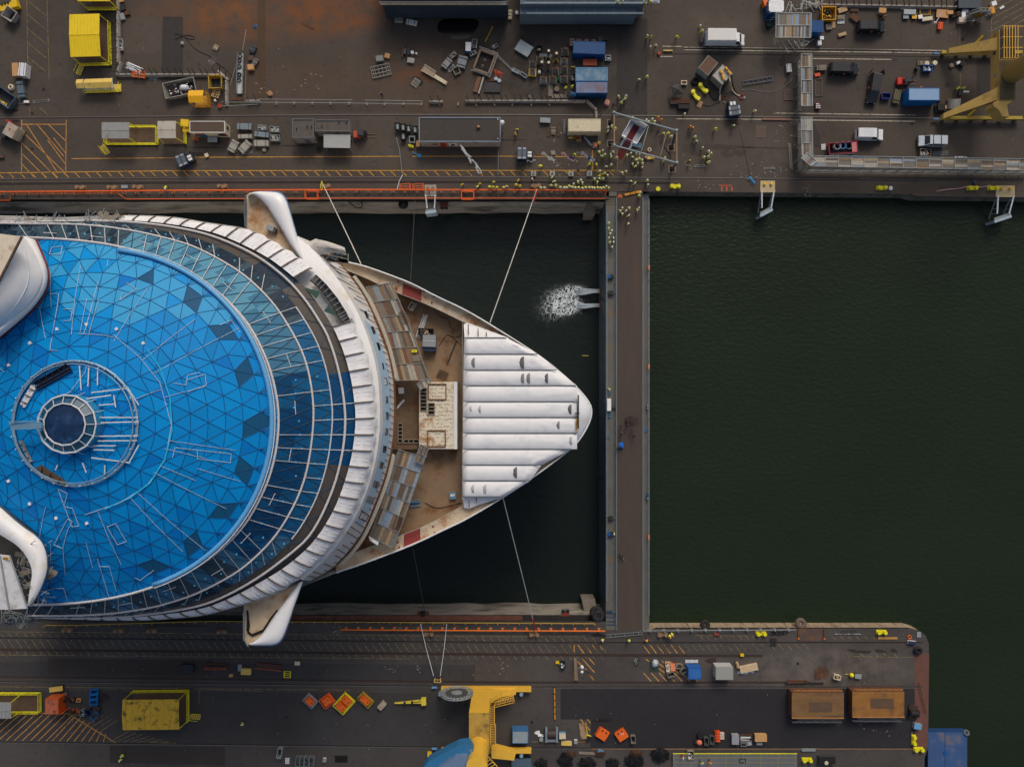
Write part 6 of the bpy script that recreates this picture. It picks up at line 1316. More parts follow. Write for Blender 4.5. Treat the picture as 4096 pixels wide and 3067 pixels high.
t=T('steel_girder','brown corrugated girder with a white flange lying on the yard','girder',1915,338,.6,0,73);M().bx(0,.3,0,3.,.75,.4).ob('web',mt('brown_girder',(112,78,56),.8,var=.15),t);M().bx(0,-.45,0,3.2,.3,.55).ob('flange',mt('dull_white',(170,168,160),.6),t)
t=T('floor_hatch','flat black square platform with rusty corner lugs on the yard','platform',1969,350,.3,0,0);M().bx(0,0,0,3.1,1.85,.3).ob('plate',mt('black_plate',(44,44,46),.6),t)
for x in(-1.3,1.3):
 for y in(-.7,.7):M().bx(x,y,.3,.14,.14,.05).ob('lug',RUST,t)
dr('white drum next to another on a brown tray beyond the black platform',1984,315,.33,.5,mt('milky_plastic',(160,172,178),.4));dr('white drum touching the orange tarpaulin side of the brown tray',1997,323,.33,.5,mt('milky_plastic',(160,172,178),.4));bo('tray','small brown tray holding the white drums','tray',1974,321,1.1,.5,.25,-5,RUST)
t=T('tarpaulin','crumpled orange red tarpaulin on the ground near the pit frame','tarpaulin',1992,297);M().blob(0,0,0,.8,.55,.35,8,.35).ob('sheet',mt('red_orange_sheet',(150,60,40),.7),t);M().blob(-.5,.5,0,.4,.4,.2,9,.3).ob('fold',mt('red_orange_sheet',(150,60,40),.7),t)
rb('narrow mesh tray of white couplers east of the orange tarpaulin',2063,284,1.4,.6,.5,-26,[WHT,SE],6);sk('narrow empty steel tray near the keel blocks',2094,300,1.5,.6,.5,-36,GRY,None,7,'tray','tray')
t=T('timber_beam','yellow brown timber beam lying diagonally above the pit frame','timber',1956,137,.25,0,63)
for x in(-1.1,0,1.1):M().bx(x,0,0,1.05,.3,.25).ob('section',mt('yellow_timber',(150,116,50),.8,var=.2),t)
st('sheet_pile_stack','stack of grey corrugated steel sheets lying tilted on the yard','steel sheets',2096,193,2.9,2.2,.7,-32,mt('corrugated_grey',(130,144,150),.45,.3),9,3,0)
rb('small tray of white lamps near the top of the pit frame',1980,185,1.,.6,.4,30,[WHT,GRY],4)
KBW,KBG=mt('keel_block_white',(136,140,136),.8,var=.15,sn=(100,92,84),ss=1.2,sa=.35),mt('keel_block_grey',(110,108,102),.85,var=.15,sn=(86,76,66),ss=1.2,sa=.4)
KB=[(2131,258,0,KBG,'pale keel block at the west end of the row, with rust on top'),(2130,288,2,YEL,'yellow framed keel block with a grey slope, west end of the rows'),(2160,240,0,KBG,'grey keel block with a tall rusty post in the second column'),(2166,270,1,KBG,'rusty post with yellow feet below the second column keel block'),(2193,226,1,RUST,'tall rusty post in the middle of the keel blocks'),(2193,272,1,RUST,'rusty post on splayed grey feet in the middle column'),(2224,236,1,RUST,'rusty post with yellow legs east of the middle column'),(2222,284,0,KBG,'pale keel block with a narrow grey head in the fourth column'),(2260,205,0,KBG,'bluish keel block with a brown neck at the north east'),(2256,246,0,KBW,'white keel block beside the dark blue container'),(2257,278,0,KBG,'tall grey keel block with rusty post near the yellow sign'),(2174,320,0,KBW,'white keel block with a rusty crown in the front row'),(2212,318,0,KBG,'plain grey keel block in the middle of the front row'),(2256,315,0,KBG,'grey keel block with a copper crown at the east of the front row')]
for i,(x,y,kd,m_,lb)in en(KB):
 t=T('keel_block',lb,'keel block',x,y,.6,0,(i*37%9)-4,'keel blocks of the dock store')
 if kd==1:
  for s_ in(-1,1):M().ba((s_*.55,-.5,0),(0,.1,.9),.14).ob('foot',KBG if i%2 else YELP,t)
  M().bx(0,.2,0,.36,.36,2.6).ob('post',RUST,t);M().bx(0,.2,2.6,.42,.42,.08).ob('cap',BE,t)
 else:
  M().bx(0,0,0,1.4,1.5,.35).ob('base',m_ if kd==2 else KBG,t);M().bx(0,.05,.35,1.15,1.2,1.,0,.62,.5).ob('body',KBW if kd==2 else m_,t);M().bx(0,.1,1.35,.7,.5,.3,0,.8,.8).ob('crown',RUST,t)
t=T('green_bag','green sack between two keel blocks in the front row','sack',2234,318);M().blob(0,0,0,.45,.7,.5,3).ob('sack',mt('dark_green',(20,74,40),.6),t);M().ring(0,.3,.4,.15,.04,8,4).ob('tie',BLK,t)
dr('white round lid drum among the keel blocks',2158,287,.26,.7,WHT);st('tube_rack','bluish scaffold tubes stacked behind the keel blocks','rack',2183,222,2.4,.6,.6,-4,mt('bluish_tube',(86,96,104),.5,.3),5,2);ci('black hose coil behind the keel blocks',2156,196,.55,.08,BLK,3);t=T('compressor','small dirty compressor inside a black hose coil','compressor',2156,198,.8);M().bx(0,0,.1,.7,.5,.5).ob('body',mt('dirty_green',(84,84,66),.7),t);M().cyl(.1,0,.6,.16,.25,10).ob('motor',GRY,t)
pa_('long grey pallet standing beside the wooden cable drum near the barriers',2202,362,90,2.2,.8,WG,4);pa_('long grey pallet south of the keel blocks, western of two end to end',2222,385,0,1.3,.7,WG,4);pa_('long grey pallet south of the keel blocks, eastern of two end to end',2249,385,0,1.2,.7,WG,4);pa_('narrow grey pallet standing east of the two end to end pallets',2263,378,90,1.2,.25,WG,2)
so_('grey wooden cable drum lying flat below the keel blocks',2227,356,.46,.5,0,mt('grey_drum_wood',(112,100,86),.8),True);dr('small pale barrel by the barrier row',2119,386,.28,.7,BE,mt('dim_grey',(90,88,84),.7))
cn('dark blue shipping container beside the keel blocks',2357,191,5.95,2.3,2.6,-2,mt('deep_blue',(2,66,118),.5,var=.08));cn('light blue patchy roofed container below the dark blue one',2367,297,6.,2.5,2.7,0,mt('sky_blue_container',(74,134,176),.5,var=.06),mt('patchy_blue_roof',(74,112,138),.6,var=.08,vs=.5,sn=(126,144,158),ss=.4,sa=.55),ribs=False)
t=cn('half rusted blue container with its door open beside the barriers',2367,350,5.95,2.2,2.6,0,mt('deep_blue',(2,66,118),.5),mt('half_rusty_roof',(104,124,156),.6,var=.1,sn=(116,74,42),ss=.22,sa=.62));M().bx(-3.5,-.9,.2,1.1,.08,2.2,-.35).ob('open_door',mt('sky_blue_container',(74,134,176),.5),t)
for tt,px_,py_ in((0,2309,219),(1,2320,379)):
 o_=[b for b in bpy.data.objects if b.get('category')=='container'][0 if tt==0 else 2];k=V(o_.location);p=P(px_,py_,2.2);pl=M().bx(p.x-k.x,-1.26 if tt==0 else-1.2,1.9,1.,.06,.42).ob('yellow_name_plate',mt('plate_yellow',(214,186,50),.6),o_);TX('RAMIRENT',.17,BLK,pl,(p.x-k.x,(-1.26 if tt==0 else-1.2)-.035,2.1),(R(90),0,0))
bo('orange_case','orange red steel case south of the dark blue container, western of the pair','case',2346,249,1.25,1.15,1.1,0,mt('orange_red',(178,76,48),.6));bo('orange_case','orange red steel case south of the dark blue container, eastern of the pair','case',2374,249,1.25,1.15,1.1,0,mt('orange_red',(178,76,48),.6))
for x,y,w_,h_,rt,lb in((2288,168,.9,1.5,-2,'pinkish brick pallet at the corner of the dark blue container'),(2315,161,.9,.6,0,'pallet load behind the dark blue container, second from the west'),(2346,162,.9,.6,0,'pallet load behind the dark blue container, third from the west'),(2375,163,.8,.6,0,'pallet load behind the dark blue container, fourth from the west')):st('pallet_load',lb,'pallet load',x,y,w_,h_,.9,rt,mt('pinkish_brick',(140,112,100),.8),3,3,1)
bo('scrap_heap','dark wrapped load at the north east corner of the dark blue container','load',2402,156,.9,.9,.7,10,DGRY);bo('scrap_heap','black open carton beyond the dark blue container','load',2422,150,.8,1.,.7,-12,DS);sk('small open tray of parts at the east end of the dark blue container',2432,232,1.1,1.,.6,0,GRY,SCRAP,9,'tray','tray')
t=T('sign_board','yellow sign board on a thin post west of the light blue container','sign',2292,268,2.2);pl=M().bx(0,0,1.9,.8,.08,.42).ob('board',mt('sign_yellow',(180,146,40),.6),t);M().bx(0,.05,0,.06,.06,2.).ob('post',RUST,t);TX('P  2 m',.22,BLK,pl,(0,-.05,2.1),(R(90),0,0))
sk('black bin with crossed grey hoses west of the light blue container',2292,309,.8,1.4,.9,0,DS,[GRY,SE],4,'bin','bin');so_('pink cable drum lying flat near the corner of the rusty container',2429,409,.5,.75,0,mt('pink_drum',(176,124,108),.8),True)
t=T('site_building','long flat dark roofed site building with a red door facing the dock','building',1839,519,3.3,0,-.1);M().bx(0,0,0,15.,4.4,3.15).ob('wall',mt('pale_panel_wall',(150,140,130),.8,var=.12,vs=.6,sn=(110,86,70),ss=.6,sa=.25),t);r_=M().bx(0,0,3.15,15.05,4.45,.12).ob('roof',mt('dark_felt_roof',(64,60,56),.9,var=.08,sn=(84,64,48),ss=.3,sa=.2),t)
mb=M();mb.bx(0,2.2,3.15,15.2,.14,.24);mb.bx(0,-2.2,3.15,15.2,.14,.24);mb.bx(7.53,0,3.152,.14,4.26,.24);mb.bx(-7.53,0,3.152,.14,4.26,.24);mb.ob('fascia_edge',mt('pale_blue_fascia',(118,136,154),.5),r_);M().bx(3.5,.45,3.2,.62,.55,.5).ob('chimney',RUST,r_);M().bx(3.5,.45,3.7,.36,.3,.14).ob('chimney_cap',CARD,r_);M().bx(7.1,1.9,3.27,.16,.16,.2).ob('floodlight',WHT,r_);M().bx(7.1,-1.7,3.27,.16,.16,.2).ob('floodlight',WHT,r_)
d_=M().bx(-3.2,-2.26,.1,1.1,.14,2.3).ob('door',RED,t);M().bx(-2.85,-2.36,1.1,.16,.06,.06).ob('handle',SE,d_);w_=M().bx(-1.4,-2.24,1.,1.5,.1,1.1).ob('window',WHT,t);M().bx(-1.4,-2.3,1.2,.7,.04,.7).ob('pane',GLS,w_);M().bx(-4.8,-2.24,1.2,1.2,.05,.7).ob('red_stain_patch',mt('faded_red',(128,84,78),.8),t)
for x in(-4.4,-1.9,.6,3.2,5.6):M().bx(x,-2.23,0,.05,.04,3.1).ob('panel_seam',DGRY,t)
t=T('site_cabin','white edged site cabin with painted murals on its dock side wall','building',829,508,2.9,0,0);M().bx(0,0,0,6.5,2.1,2.8).ob('wall',BE,t);M().bx(0,0,2.8,6.4,2.,.06).ob('roof',mt('brown_felt_roof',(82,68,58),.9,var=.08),t);mb=M();mb.bx(0,1.02,2.78,6.6,.12,.16);mb.bx(0,-1.02,2.78,6.6,.12,.16);mb.bx(3.24,0,2.782,.12,1.92,.16);mb.bx(-3.24,0,2.782,.12,1.92,.16);mb.ob('roof_edge',mt('off_white_edge',(206,204,198),.5),t)
for x,z,w_,h_,m_ in((-1.6,.2,1.7,1.4,BLU),(-1.6,1.75,1.6,.7,mt('dull_orange',(170,90,56),.7)),(-2.7,.6,.6,1.3,mt('brick_red',(120,62,54),.7)),(2.,.9,.9,1.2,DS),(2.7,.8,.8,1.5,mt('wine_red',(104,36,40),.7))):M().bx(x,-1.06,z,w_,.05,h_).ob('mural_panel',m_,t)
M().bx(3.27,.2,1.,.06,.7,.9).ob('window',GLS,t)
bo('engine_trailer','dark generator trailer parked against the mural cabin','trailer',850,558,1.8,1.,1.,0,DS,GRY);gf('sawhorse','orange sawhorse beside the mural cabin','sawhorse',781,555,.8,.4,2,1,-15,ORA,.07,0,.6);bo('yellow_box','large yellow steel box next to the mural cabin, upper of two','box',738,492,1.5,1.3,1.2,-4,YEL);bo('yellow_box','yellow steel box next to the mural cabin, lower of two','box',742,515,1.2,1.1,.8,0,mt('dim_yellow',(196,156,30),.6))
GFELT=mt('grey_felt_roof',(86,80,74),.9,var=.08,sn=(66,54,46),ss=.7,sa=.3)
for px_,py_,L_,W_,h_,lb in((1212,514,3.9,3.5,3.4,'square grey flat roofed service block with a pale wall'),(1329,503,6.4,2.1,3.,'long grey flat roofed service block with small vents')):
 t=T('service_building',lb,'building',px_,py_,h_,0,0);M().bx(0,0,0,L_,W_,h_-.15).ob('wall',mt('grey_block_wall',(124,120,114),.85,var=.12,sn=(90,84,78),ss=.8,sa=.3),t);M().bx(0,0,h_-.15,L_-.1,W_-.1,.08).ob('roof',GFELT,t);mb=M();e=.16
 mb.bx(0,W_/2-.05,h_-.16,L_+.1,e,.25);mb.bx(0,-W_/2+.05,h_-.16,L_+.1,e,.25);mb.bx(L_/2-.05,0,h_-.158,e,W_-.26,.25);mb.bx(-L_/2+.05,0,h_-.158,e,W_-.26,.25);mb.ob('parapet_edge',mt('slate_edge',(90,96,100),.6),t)
 for x in(-.3,.2,.42):M().cyl(x*L_,.1*L_*(x>0)-.1,h_-.07,.11,.4,10).ob('vent_pipe',DS,t)
 d_=M().bx(.1*L_,-W_/2-.03,.1,1.,.08,2.1).ob('door',mt('slate_blue_door',(70,80,96),.6),t);M().bx(.1*L_+.35,-W_/2-.09,1.,.1,.05,.05).ob('handle',SE,d_)
t=T('canopy','pale grey sheet canopy roof in front of the service blocks','canopy',1348,565,2.6,0,-1);M().bx(0,0,2.5,5.,2.5,.1).ob('roof',mt('pale_grey_roof',(150,152,150),.5,var=.05),t)
for x in(-2.3,2.3):
 for y in(-1.1,1.1):M().bx(x,y,0,.1,.1,2.5).ob('post',SE,t)
t=T('tyre','single black tyre lying beside the pale grey canopy','tyre',1276,599,.2);M().ring(0,0,.2,.36,.18,18,8).ob('tyre',BLK,t);M().cyl(0,0,.0,.2,.1,12).ob('hub',DS,t)
SB=mt('steel_blue_tube',(128,140,146),.45,.3)
for px_,py_,l,w_,h_,rt,lb in((976,505,2.7,1.15,.9,-1,'bundle of blue grey steel frames tied with a blue strap'),(979,545,2.6,.75,.8,1,'slim bundle of grey planks with dark half'),(932,584,2.2,1.45,.9,62,'pale plank bundle turned on a slant, western of two'),(978,586,2.4,1.4,.9,47,'pale plank bundle turned on a slant, eastern of two'),(1044,572,2.7,1.1,.9,0,'straight pale plank bundle beside the slanted ones'),(1046,537,2.7,.95,.9,-6,'tube bundle with a blue strap beside the coupler crates')):st('scaffold_bundle',lb,'scaffold bundle',px_,py_,l,w_,h_,rt,[SB if 'blue' in lb else mt('pale_plank',(160,156,146),.7,var=.1),WG],6,3)
for px_,py_,l,w_,rt,lb,sd in((1048,511,1.6,.95,-3,'mesh crate of fine couplers near the bundle with a blue strap',1),(1098,517,1.7,1.05,-5,'mesh crate of short tubes pointing up beside the service block',2),(1099,551,1.75,1.15,-2,'mesh crate of white couplers between tube bundle and service block',3)):rb(lb,px_,py_,l,w_,.9,rt,[WHT,SE,BE],sd,n=22)
so_('small pale cable reel lying below the straight plank bundle',1056,599,.36,.4,0,mt('pale_reel',(134,124,108),.8),True);gf('loose_frame','thin silver guard frame lying below the slanted bundles','frame',987,612,2.1,.4,3,1,12,SE,.05)  # the silver piece is a thin guard frame lying flat
powerunit('navy machine cabin with engine standing askew on the quay lane',724,640,24);powerunit('navy machine cabin beside the flags on the quay',2088,612,-1);powerunit('navy machine cabin standing upright near the white track lines',2940,440,98)
bo('pump','small brown pump beside the askew navy machine cabin','pump',826,621,.7,.7,.4,20,RUST,BE);bo('pump','round brown pump base near the flag row','pump',2212,611,.8,.8,.4,10,mt('brown_pump',(122,104,80),.7),WG);bo('drain_cover','square brown drain cover near the flag row','drain cover',2154,612,.9,.8,.12,0,WD)
forklift('orange red forklift with long forks beside the service block',1436,530,0,mt('orange_red',(178,76,48),.6));forklift('red forklift beside the black vans',3628,316,0,mt('forklift_red',(196,44,36),.5))
spots=[(1590,507),(1612,511),(1634,516),(1660,520),(1613,547)]
for i,(x,y)in en(spots):so_(('dark green cable drum beside the long site building, '+('first','second','third','fourth')[i]+' from the west')if i<4 else 'black cable drum standing below the row of four by the long building',x,y,.58,1.25,4,BLK if i==4 else mt('dark_green_drum',(54,64,64),.6),mc=SE,zt=.6)
sk('wire mesh trolley west of the long site building',1648,558,1.1,1.2,.8,0,GRY,None,3,'trolley','trolley');t=T('yellow_canisters_pallet','pallet carrying three bright yellow canisters by the long building','pallet load',1643,583,.6);pallet_parts(t,1.1,.8,WG,5)
for x,y,a in((-.25,.15,.5),(.0,-.05,.3),(.3,-.1,-.7)):M().bx(x,y,.14,.45,.34,.45,a).ob('canister',YELB,t)
bo('crate','brown crates against the corner of the long building','crate',1673,575,.7,1.1,.7,0,WD,CARD)
t=T('hook_block','bright blue lifting hook block lying on the yellow lane line','hook',1676,622,.3,0,-28);M().bx(-.7,0,.05,1.,.18,.16).ob('shank',mt('hook_blue',(40,120,170),.5),t);M().disc((.1,0,.1),(0,0,1),.36,.2,18).ob('sheave',mt('hook_blue',(40,120,170),.5),t);M().ring(-1.3,.05,.12,.14,.05,12,6).ob('eye',SE,t)
t=T('light_mast','white globe lamp on a tall mast at the east end of the long building','lamp',2009,488,6.);M().ball(0,0,5.7,.42,n=14).ob('globe',WHT,t);M().cyl(0,0,0,.1,5.8,8,.07).ob('mast',SE,t)
rp('silver barrier chain hanging along the slanted posts west of the long building',[(1585,550,.9),(1598,600,.9),(1605,660,.9),(1610,702,.9)],.06,SE,'barrier_chain');rp('white plastic tape from the slanted posts to the orange rail',[(1610,700,1),(1597,725,.9),(1589,757,1.)],.06,WHT,'barrier_tape');rp('thin grey chain across the lane east of the long building',[(1994,595,.8),(1992,700,.8)],.04,GRY,'barrier_chain')
cn('beige corrugated shipping container near the crowd',2338,501,6.05,2.35,2.6,0,BE);pa_('dark plank pallet standing west of the beige container, first of three',2194,528,90,1.8,.75,WD,4);st('timber_stack','light slatted timber stack between two dark pallets','timber',2214,523,1.4,.85,.4,90,WG,7,2);pa_('dark plank pallet closest to the beige container',2234,528,90,1.8,.75,WD,4)
t=T('pipe_bundle','row of dark thin rods lying against the beige container end','rods',2256,506,.2,0,90);pp(t,5,2.6,.04,[DS,SE],9,.14,1);bo('pump_trolley','greenish rusty pump trolley with white lamp near the beige container','trolley',2181,481,1.9,.9,.7,-3,mt('mossy_steel',(70,66,50),.8),GRY);gf('trestle','orange brown trestle against the beige container wall','trestle',2311,547,1.3,.9,4,2,-2,mt('rust_orange',(150,92,54),.7),.08,0,.6);pa_('small red and wood pallet south of the beige container',2316,562,0,.9,.4,CARD,3);bo('crate','flat yellow crate under the west corner of the beige container','crate',2283,551,.9,.3,.3,0,YELP)
t=T('barrier_gate','grey boom lying from the beige container toward an orange control box','boom',2351,563,.4,0,-50);M().bx(0,0,.1,2.4,.35,.25).ob('boom',GRY,t);M().bx(-1.2,0,0,.3,.5,.4).ob('hinge',DS,t)
t=T('control_box','grey base with an orange control box and a thin pole near the crowd','control box',2380,580,.5);M().bx(0,0,0,.8,1.,.3).ob('base',CONC_L,t);M().bx(.1,0,.3,.4,.7,.5).ob('box',ORA,t);M().ba((.4,.4,.3),(.65,1.6,2.4),.06).ob('pole',SE,t)
for i,(bx,cloth,lb)in en(((2134,'w','flagpole with a small folded white flag, first in the row'),(2209,'w','flagpole with a long white flag on a concrete foot'),(2284,'us','flagpole with a striped red, white and blue flag on a concrete foot'),(2358,'fi','flagpole with a white flag bearing a blue cross'))):
 t=T('flagpole',lb,'flagpole',bx,694,.5,0,0,'flagpoles by the lane');M().bx(0,0,0,1.05,1.05,.5,0,.9,.9).ob('concrete_foot',CONC_L,t);M().bx(0,0,.5,.5,.5,.25,0,.3,.3).ob('socket',GRY,t);M().cyl(0,0,.6,.07,8.9,10,.04).ob('pole',SE,t);M().ball(0,0,9.4,.1,n=8).ob('finial',WHT,t)
 Lf,Hf=(1.7,.9)if i==0 else(3.,1.9);nxf=16;mb=M();q=RND(i)
 for a in rg(nxf+1):
  for b in rg(9):
   u_,v_=a/nxf,b/8;x=-Lf*u_*(.75 if i else .8);y=Lf*u_*(.55+.3*(1-u_))*(0 if i==0 else 1)+.2*sin(u_*9+v_);z=9.3-Hf*v_*(1-.2*u_)-Lf*.25*u_*u_+.12*sin(u_*11+v_*3);mb.v.append((x-.06,y,z))
 def fcol(u_,v_):
  if cloth=='w':return 0
  if cloth=='fi':return 1 if(.27<u_<.45 or .36<v_<.64)else 0
  return 1 if(u_<.4 and v_<.54)else(2 if int(v_*8)%2==0 else 0)
 for a in rg(nxf):
  for b in rg(8):k=a*9+b;mb.f.append((k,k+1,k+10,k+9));mb.m.append(fcol((a+.5)/nxf,(b+.5)/8))
 mb.ob('flag_cloth',[mt('flag_white',(224,226,232),.8,var=.03),mt('flag_blue',(30,60,130),.8),mt('flag_red',(188,40,56),.8)],t)
tripod('speaker','black speaker on a tripod by the second flagpole foot','speaker',2090,676,2.);tripod('speaker','black speaker on a tripod between the third and fourth flagpoles','speaker',2312,681,2.);tripod('speaker','black speaker on a tripod inside the tall pipe frame','speaker',2634,526,2.2);tripod('speaker','black speaker on a tripod south of the pink cable drum','speaker',2455,420,2.2);dr('small white bucket by the tripod near the crane rail',2456,452,.22,.5,WHT,name='bucket',cat='bucket')
t=T('stage','white ceremony stage with stairs and a dark red carpet','stage',2530,537,1.1,0,-30);ST=mt('stage_floor',(150,154,160),.6,var=.05);CP=mt('dark_red_carpet',(84,26,28),.9,var=.06)
M().bx(0,.4,0,3.2,3.3,1.1).ob('platform',ST,t);M().bx(0,2.15,1.1,3.3,.12,1.9).ob('back_wall',WHT,t)
for s_ in(-1,1):M().bx(s_*1.62,.4,1.1,.1,3.4,.5).ob('side_parapet',WHT,t);M().bx(s_*1.2,-1.35,1.1,.8,.3,.7).ob('front_parapet',WHT,t)
for k in rg(4):
 M().bx(0,-1.5-.34*k,0,2.1,.34,1.1-.27*k-.05).ob('step',ST,t)
 M().bx(0,-1.5-.34*k,1.1-.27*k-.05,1.15,.345,.03).ob('step_carpet',CP,t)
 for s_ in(-1,1):M().bx(s_*.92,-1.5-.34*k,1.1-.27*k-.05,.3,.3,.16).ob('flower_box',WHT,t)
M().bx(-.1,.35,1.1,1.25,2.9,.03).ob('carpet',CP,t);M().bx(0,-3.9,0,1.3,2.1,.03).ob('ground_carpet',CP,t)
for x,y in((.5,1.1),(1.,.9)):mb=M();mb.ba((x,y,1.1),(x,y,2.5),.04);mb.ba((x,y,2.5),(x+.2,y-.3,2.7),.04);mb.ba((x-.3,y,1.13),(x+.3,y,1.13),.04);mb.ob('microphone_stand',BLK,t)
t=T('display_panel','pale blue display panel with writing beside the stage stairs','panel',2550,577,1.2,0,-8);M().add([(-.85,-.35,.5),(.85,-.35,.5),(.85,.35,1.1),(-.85,.35,1.1)],[(0,1,2,3)]).ob('panel',mt('panel_pale_blue',(152,190,226),.4),t)
for s_ in(-.6,.6):M().ba((s_,.2,0),(s_,.1,.9),.05).ob('leg',DS,t)
for y,s_,tx in((.2,.2,'WELCOME ABOARD'),(-.02,.24,'FLOAT OUT')):TX(tx,s_,mt('ink_blue',(50,80,150),.6),t,(0,y,.83+y*.857),(math.atan2(.6,.7),0,0))
PG=mt('grey_pipe',(128,138,140),.45,.3);PR=mt('brown_pipe',(134,108,86),.6,.1,var=.15)
hf=7.4;cs=[P(2456,451,hf),P(2706,523,hf),P(2707,652,hf),P(2457,582,hf)];o=V(((cs[0].x+cs[2].x)/2,(cs[0].y+cs[2].y)/2,0))
t=T('pipe_gantry','tall rectangular pipe frame on four leaning posts around the stage','pipe frame',loc=tuple(o))
for i in rg(4):
 a,b=cs[i]-o,cs[(i+1)%4]-o;M().tb([a,b],.16,8).ob('beam',PG if i in(0,2)else PR,t);M().ball(a.x,a.y,a.z,.36,n=12).ob('corner_ball',PG,t)
for(x,y),c_ in zip(((2442,493),(2685,592),(2688,677),(2442,575)),cs):
 b=P(x,y)-o;M().tb([(b.x,b.y,0),c_-o],.22,8).ob('post',mt('dark_pipe',(78,80,80),.5,.3),t);mb=M()
 for dx,dy,l,w_ in((0,.6,1.4,.25),(0,-.6,1.4,.25),(.6,0,.25,.95),(-.6,0,.25,.95)):mb.bx(b.x+dx,b.y+dy,0,l,w_,.1)
 mb.ob('pit_frame',mt('pit_kerb',(112,98,84),.8),t);M().bx(b.x,b.y,.01,.95,.95,.02).ob('pit',mt('pit_black',(18,16,15),.9),t)
mb=M();mb.ba(P(2594,506,3.5)-o,P(2566,604,3.5)-o,.1);mb.ob('tie_rod',SE,t);mb=M();mb.ba(P(2666,532,3.5)-o,P(2641,626,3.5)-o,.09);mb.ob('tie_rod',mt('brass_rod',(150,132,110),.5),t)
t=T('winch','dark red winch with a white hose coil under the pipe frame','winch',2598,604,.6);M().bx(0,-.2,0,.7,1.,.5).ob('body',mt('maroon',(76,34,32),.6),t);M().ring(0,.25,.55,.3,.1,16,6).ob('hose',BE,t)
t=T('mooring_capstan','brown and yellow double capstan bollard under the pipe frame','bollard',2594,628,.6);M().bx(.3,0,0,1.7,.7,.3).ob('base',YELP,t)
for x,m_ in((-.4,mt('brown_cap',(150,116,72),.6)),(.85,YEL)):M().cyl(x,0,.3,.32,.4,14).ob('post',m_,t)
hs('cable','black cable looping below the north crane rail toward the pits','cable',[(2650,575),(2665,600),(2685,625),(2680,640)],.06,BLK);t=T('steel_bench','long rusty steel beam lying on the white track line','beam',3106,475,.3,0,-1);M().bx(0,0,0,5.2,.5,.25).ob('beam',mt('pinkish_rust',(130,100,84),.8),t);M().bx(0,.2,.25,5.1,.1,.06).ob('flange',RUST,t)
t=T('floor_hatch','square brown steel floor hatch in the open paving','hatch',3044,526);M().bx(0,0,0,1.6,2.2,.04).ob('plate',mt('brown_plate',(88,74,66),.8),t);mb=M()
for dx,dy,l,w_ in((0,1.13,1.75,.08),(0,-1.13,1.75,.08),(.84,0,.08,2.18),(-.84,0,.08,2.18)):mb.bx(dx,dy,0,l,w_,.06)
mb.ob('frame',mt('hatch_edge',(110,92,76),.8),t)
pa_('pallet tucked below the upright navy machine cabin',2945,487,0,1.8,.9,WD,6)
cn('brown roofed grey container turned on a slant in the north yard',2833,262,3.,2.3,2.4,52,GRY,mt('brown_ribbed_roof',(112,84,64),.7,var=.1),12)
t=cn('silver roofed container with yellow hose couplings on top',2890,299,2.9,2.6,2.3,47,mt('silver_grey',(126,124,118),.6),mt('silver_roof',(160,158,150),.6,var=.06),10,ribs=False)
CPY=mt('coupling_yellow',(226,160,40),.5)
for x,y,x2,y2 in((2881,281,2896,318),(2901,270,2922,297)):
 a,b=P(x,y,2.6),P(x2,y2,2.6);tt=T('hose_coupling','yellow pipe coupling with hoses on the silver roof, '+('western' if x<2890 else 'eastern')+' of two','coupling',loc=(a.x,a.y,2.3));d_=b-a;M().tb([(0,0,.3),d_*.35+V((0,0,.3))],.24,10).ob('body',CPY,tt);M().tb([d_*.5+V((0,0,.3)),d_+V((0,0,.3))],.24,10).ob('body',CPY,tt);M().tb([d_*.3+V((0,0,.3)),d_*.55+V((0,0,.3))],.15,8).ob('neck',RED,tt)
hs('hose','grey white hose hanging from the western yellow coupling to the ground','hose',[(2894,310,2.5),(2888,335,2.3),(2880,360,.4),(2879,402,.1)],.12,BE);hs('hose','black hose hanging beside the grey one from the western coupling','hose',[(2899,322,2.5),(2897,345,2.2),(2884,370,.4),(2860,408,.1),(2838,375,.1),(2822,342,.1)],.13,BLK);hs('hose','grey hose from the eastern yellow coupling to a red shackle','hose',[(2916,305,2.5),(2922,330,2.2),(2925,355,.4),(2945,380,.1),(2960,385,.1)],.12,BE);hs('hose','black hose beside the eastern grey hose','hose',[(2926,300,2.5),(2930,335,2.2),(2935,358,.4),(2950,376,.1)],.13,BLK)
t=T('shackle','red lifting shackle with black sling at the hose end','shackle',2965,389);M().ring(0,0,.1,.45,.09,14,6).ob('bow',RED,t);M().ring(.5,-.1,.1,.16,.06,10,5).ob('eye',WHT,t);t=T('shackle','dark red hook with a grey ring below the silver container','shackle',2897,393);M().ring(0,0,.1,.35,.08,14,6).ob('bow',mt('dark_red',(110,40,36),.6),t);M().ring(0,-.8,.08,.16,.05,10,5).ob('eye',SE,t)
for x0_,y0_,x1_,y1_,lb in((2773,365,2794,393,'large yellow double bollard on a slanted bar, western of two'),(2802,338,2826,363,'large yellow double bollard on a slanted bar, eastern of two')):
 a,b=P(x0_,y0_,.9),P(x1_,y1_,.9);t=T('bollard',lb,'bollard',loc=(a.x,a.y,0));d_=V((b.x-a.x,b.y-a.y,0));M().ba((0,0,.25),d_+V((0,0,.25)),.6,.4).ob('base_bar',YELB,t)
 for e in(V((0,0,0)),d_):mb=M();mb.cyl(e.x,e.y,0,.33,.8,16);mb.cyl(e.x,e.y,.8,.38,.12,16);mb.ob('post',YELB,t)
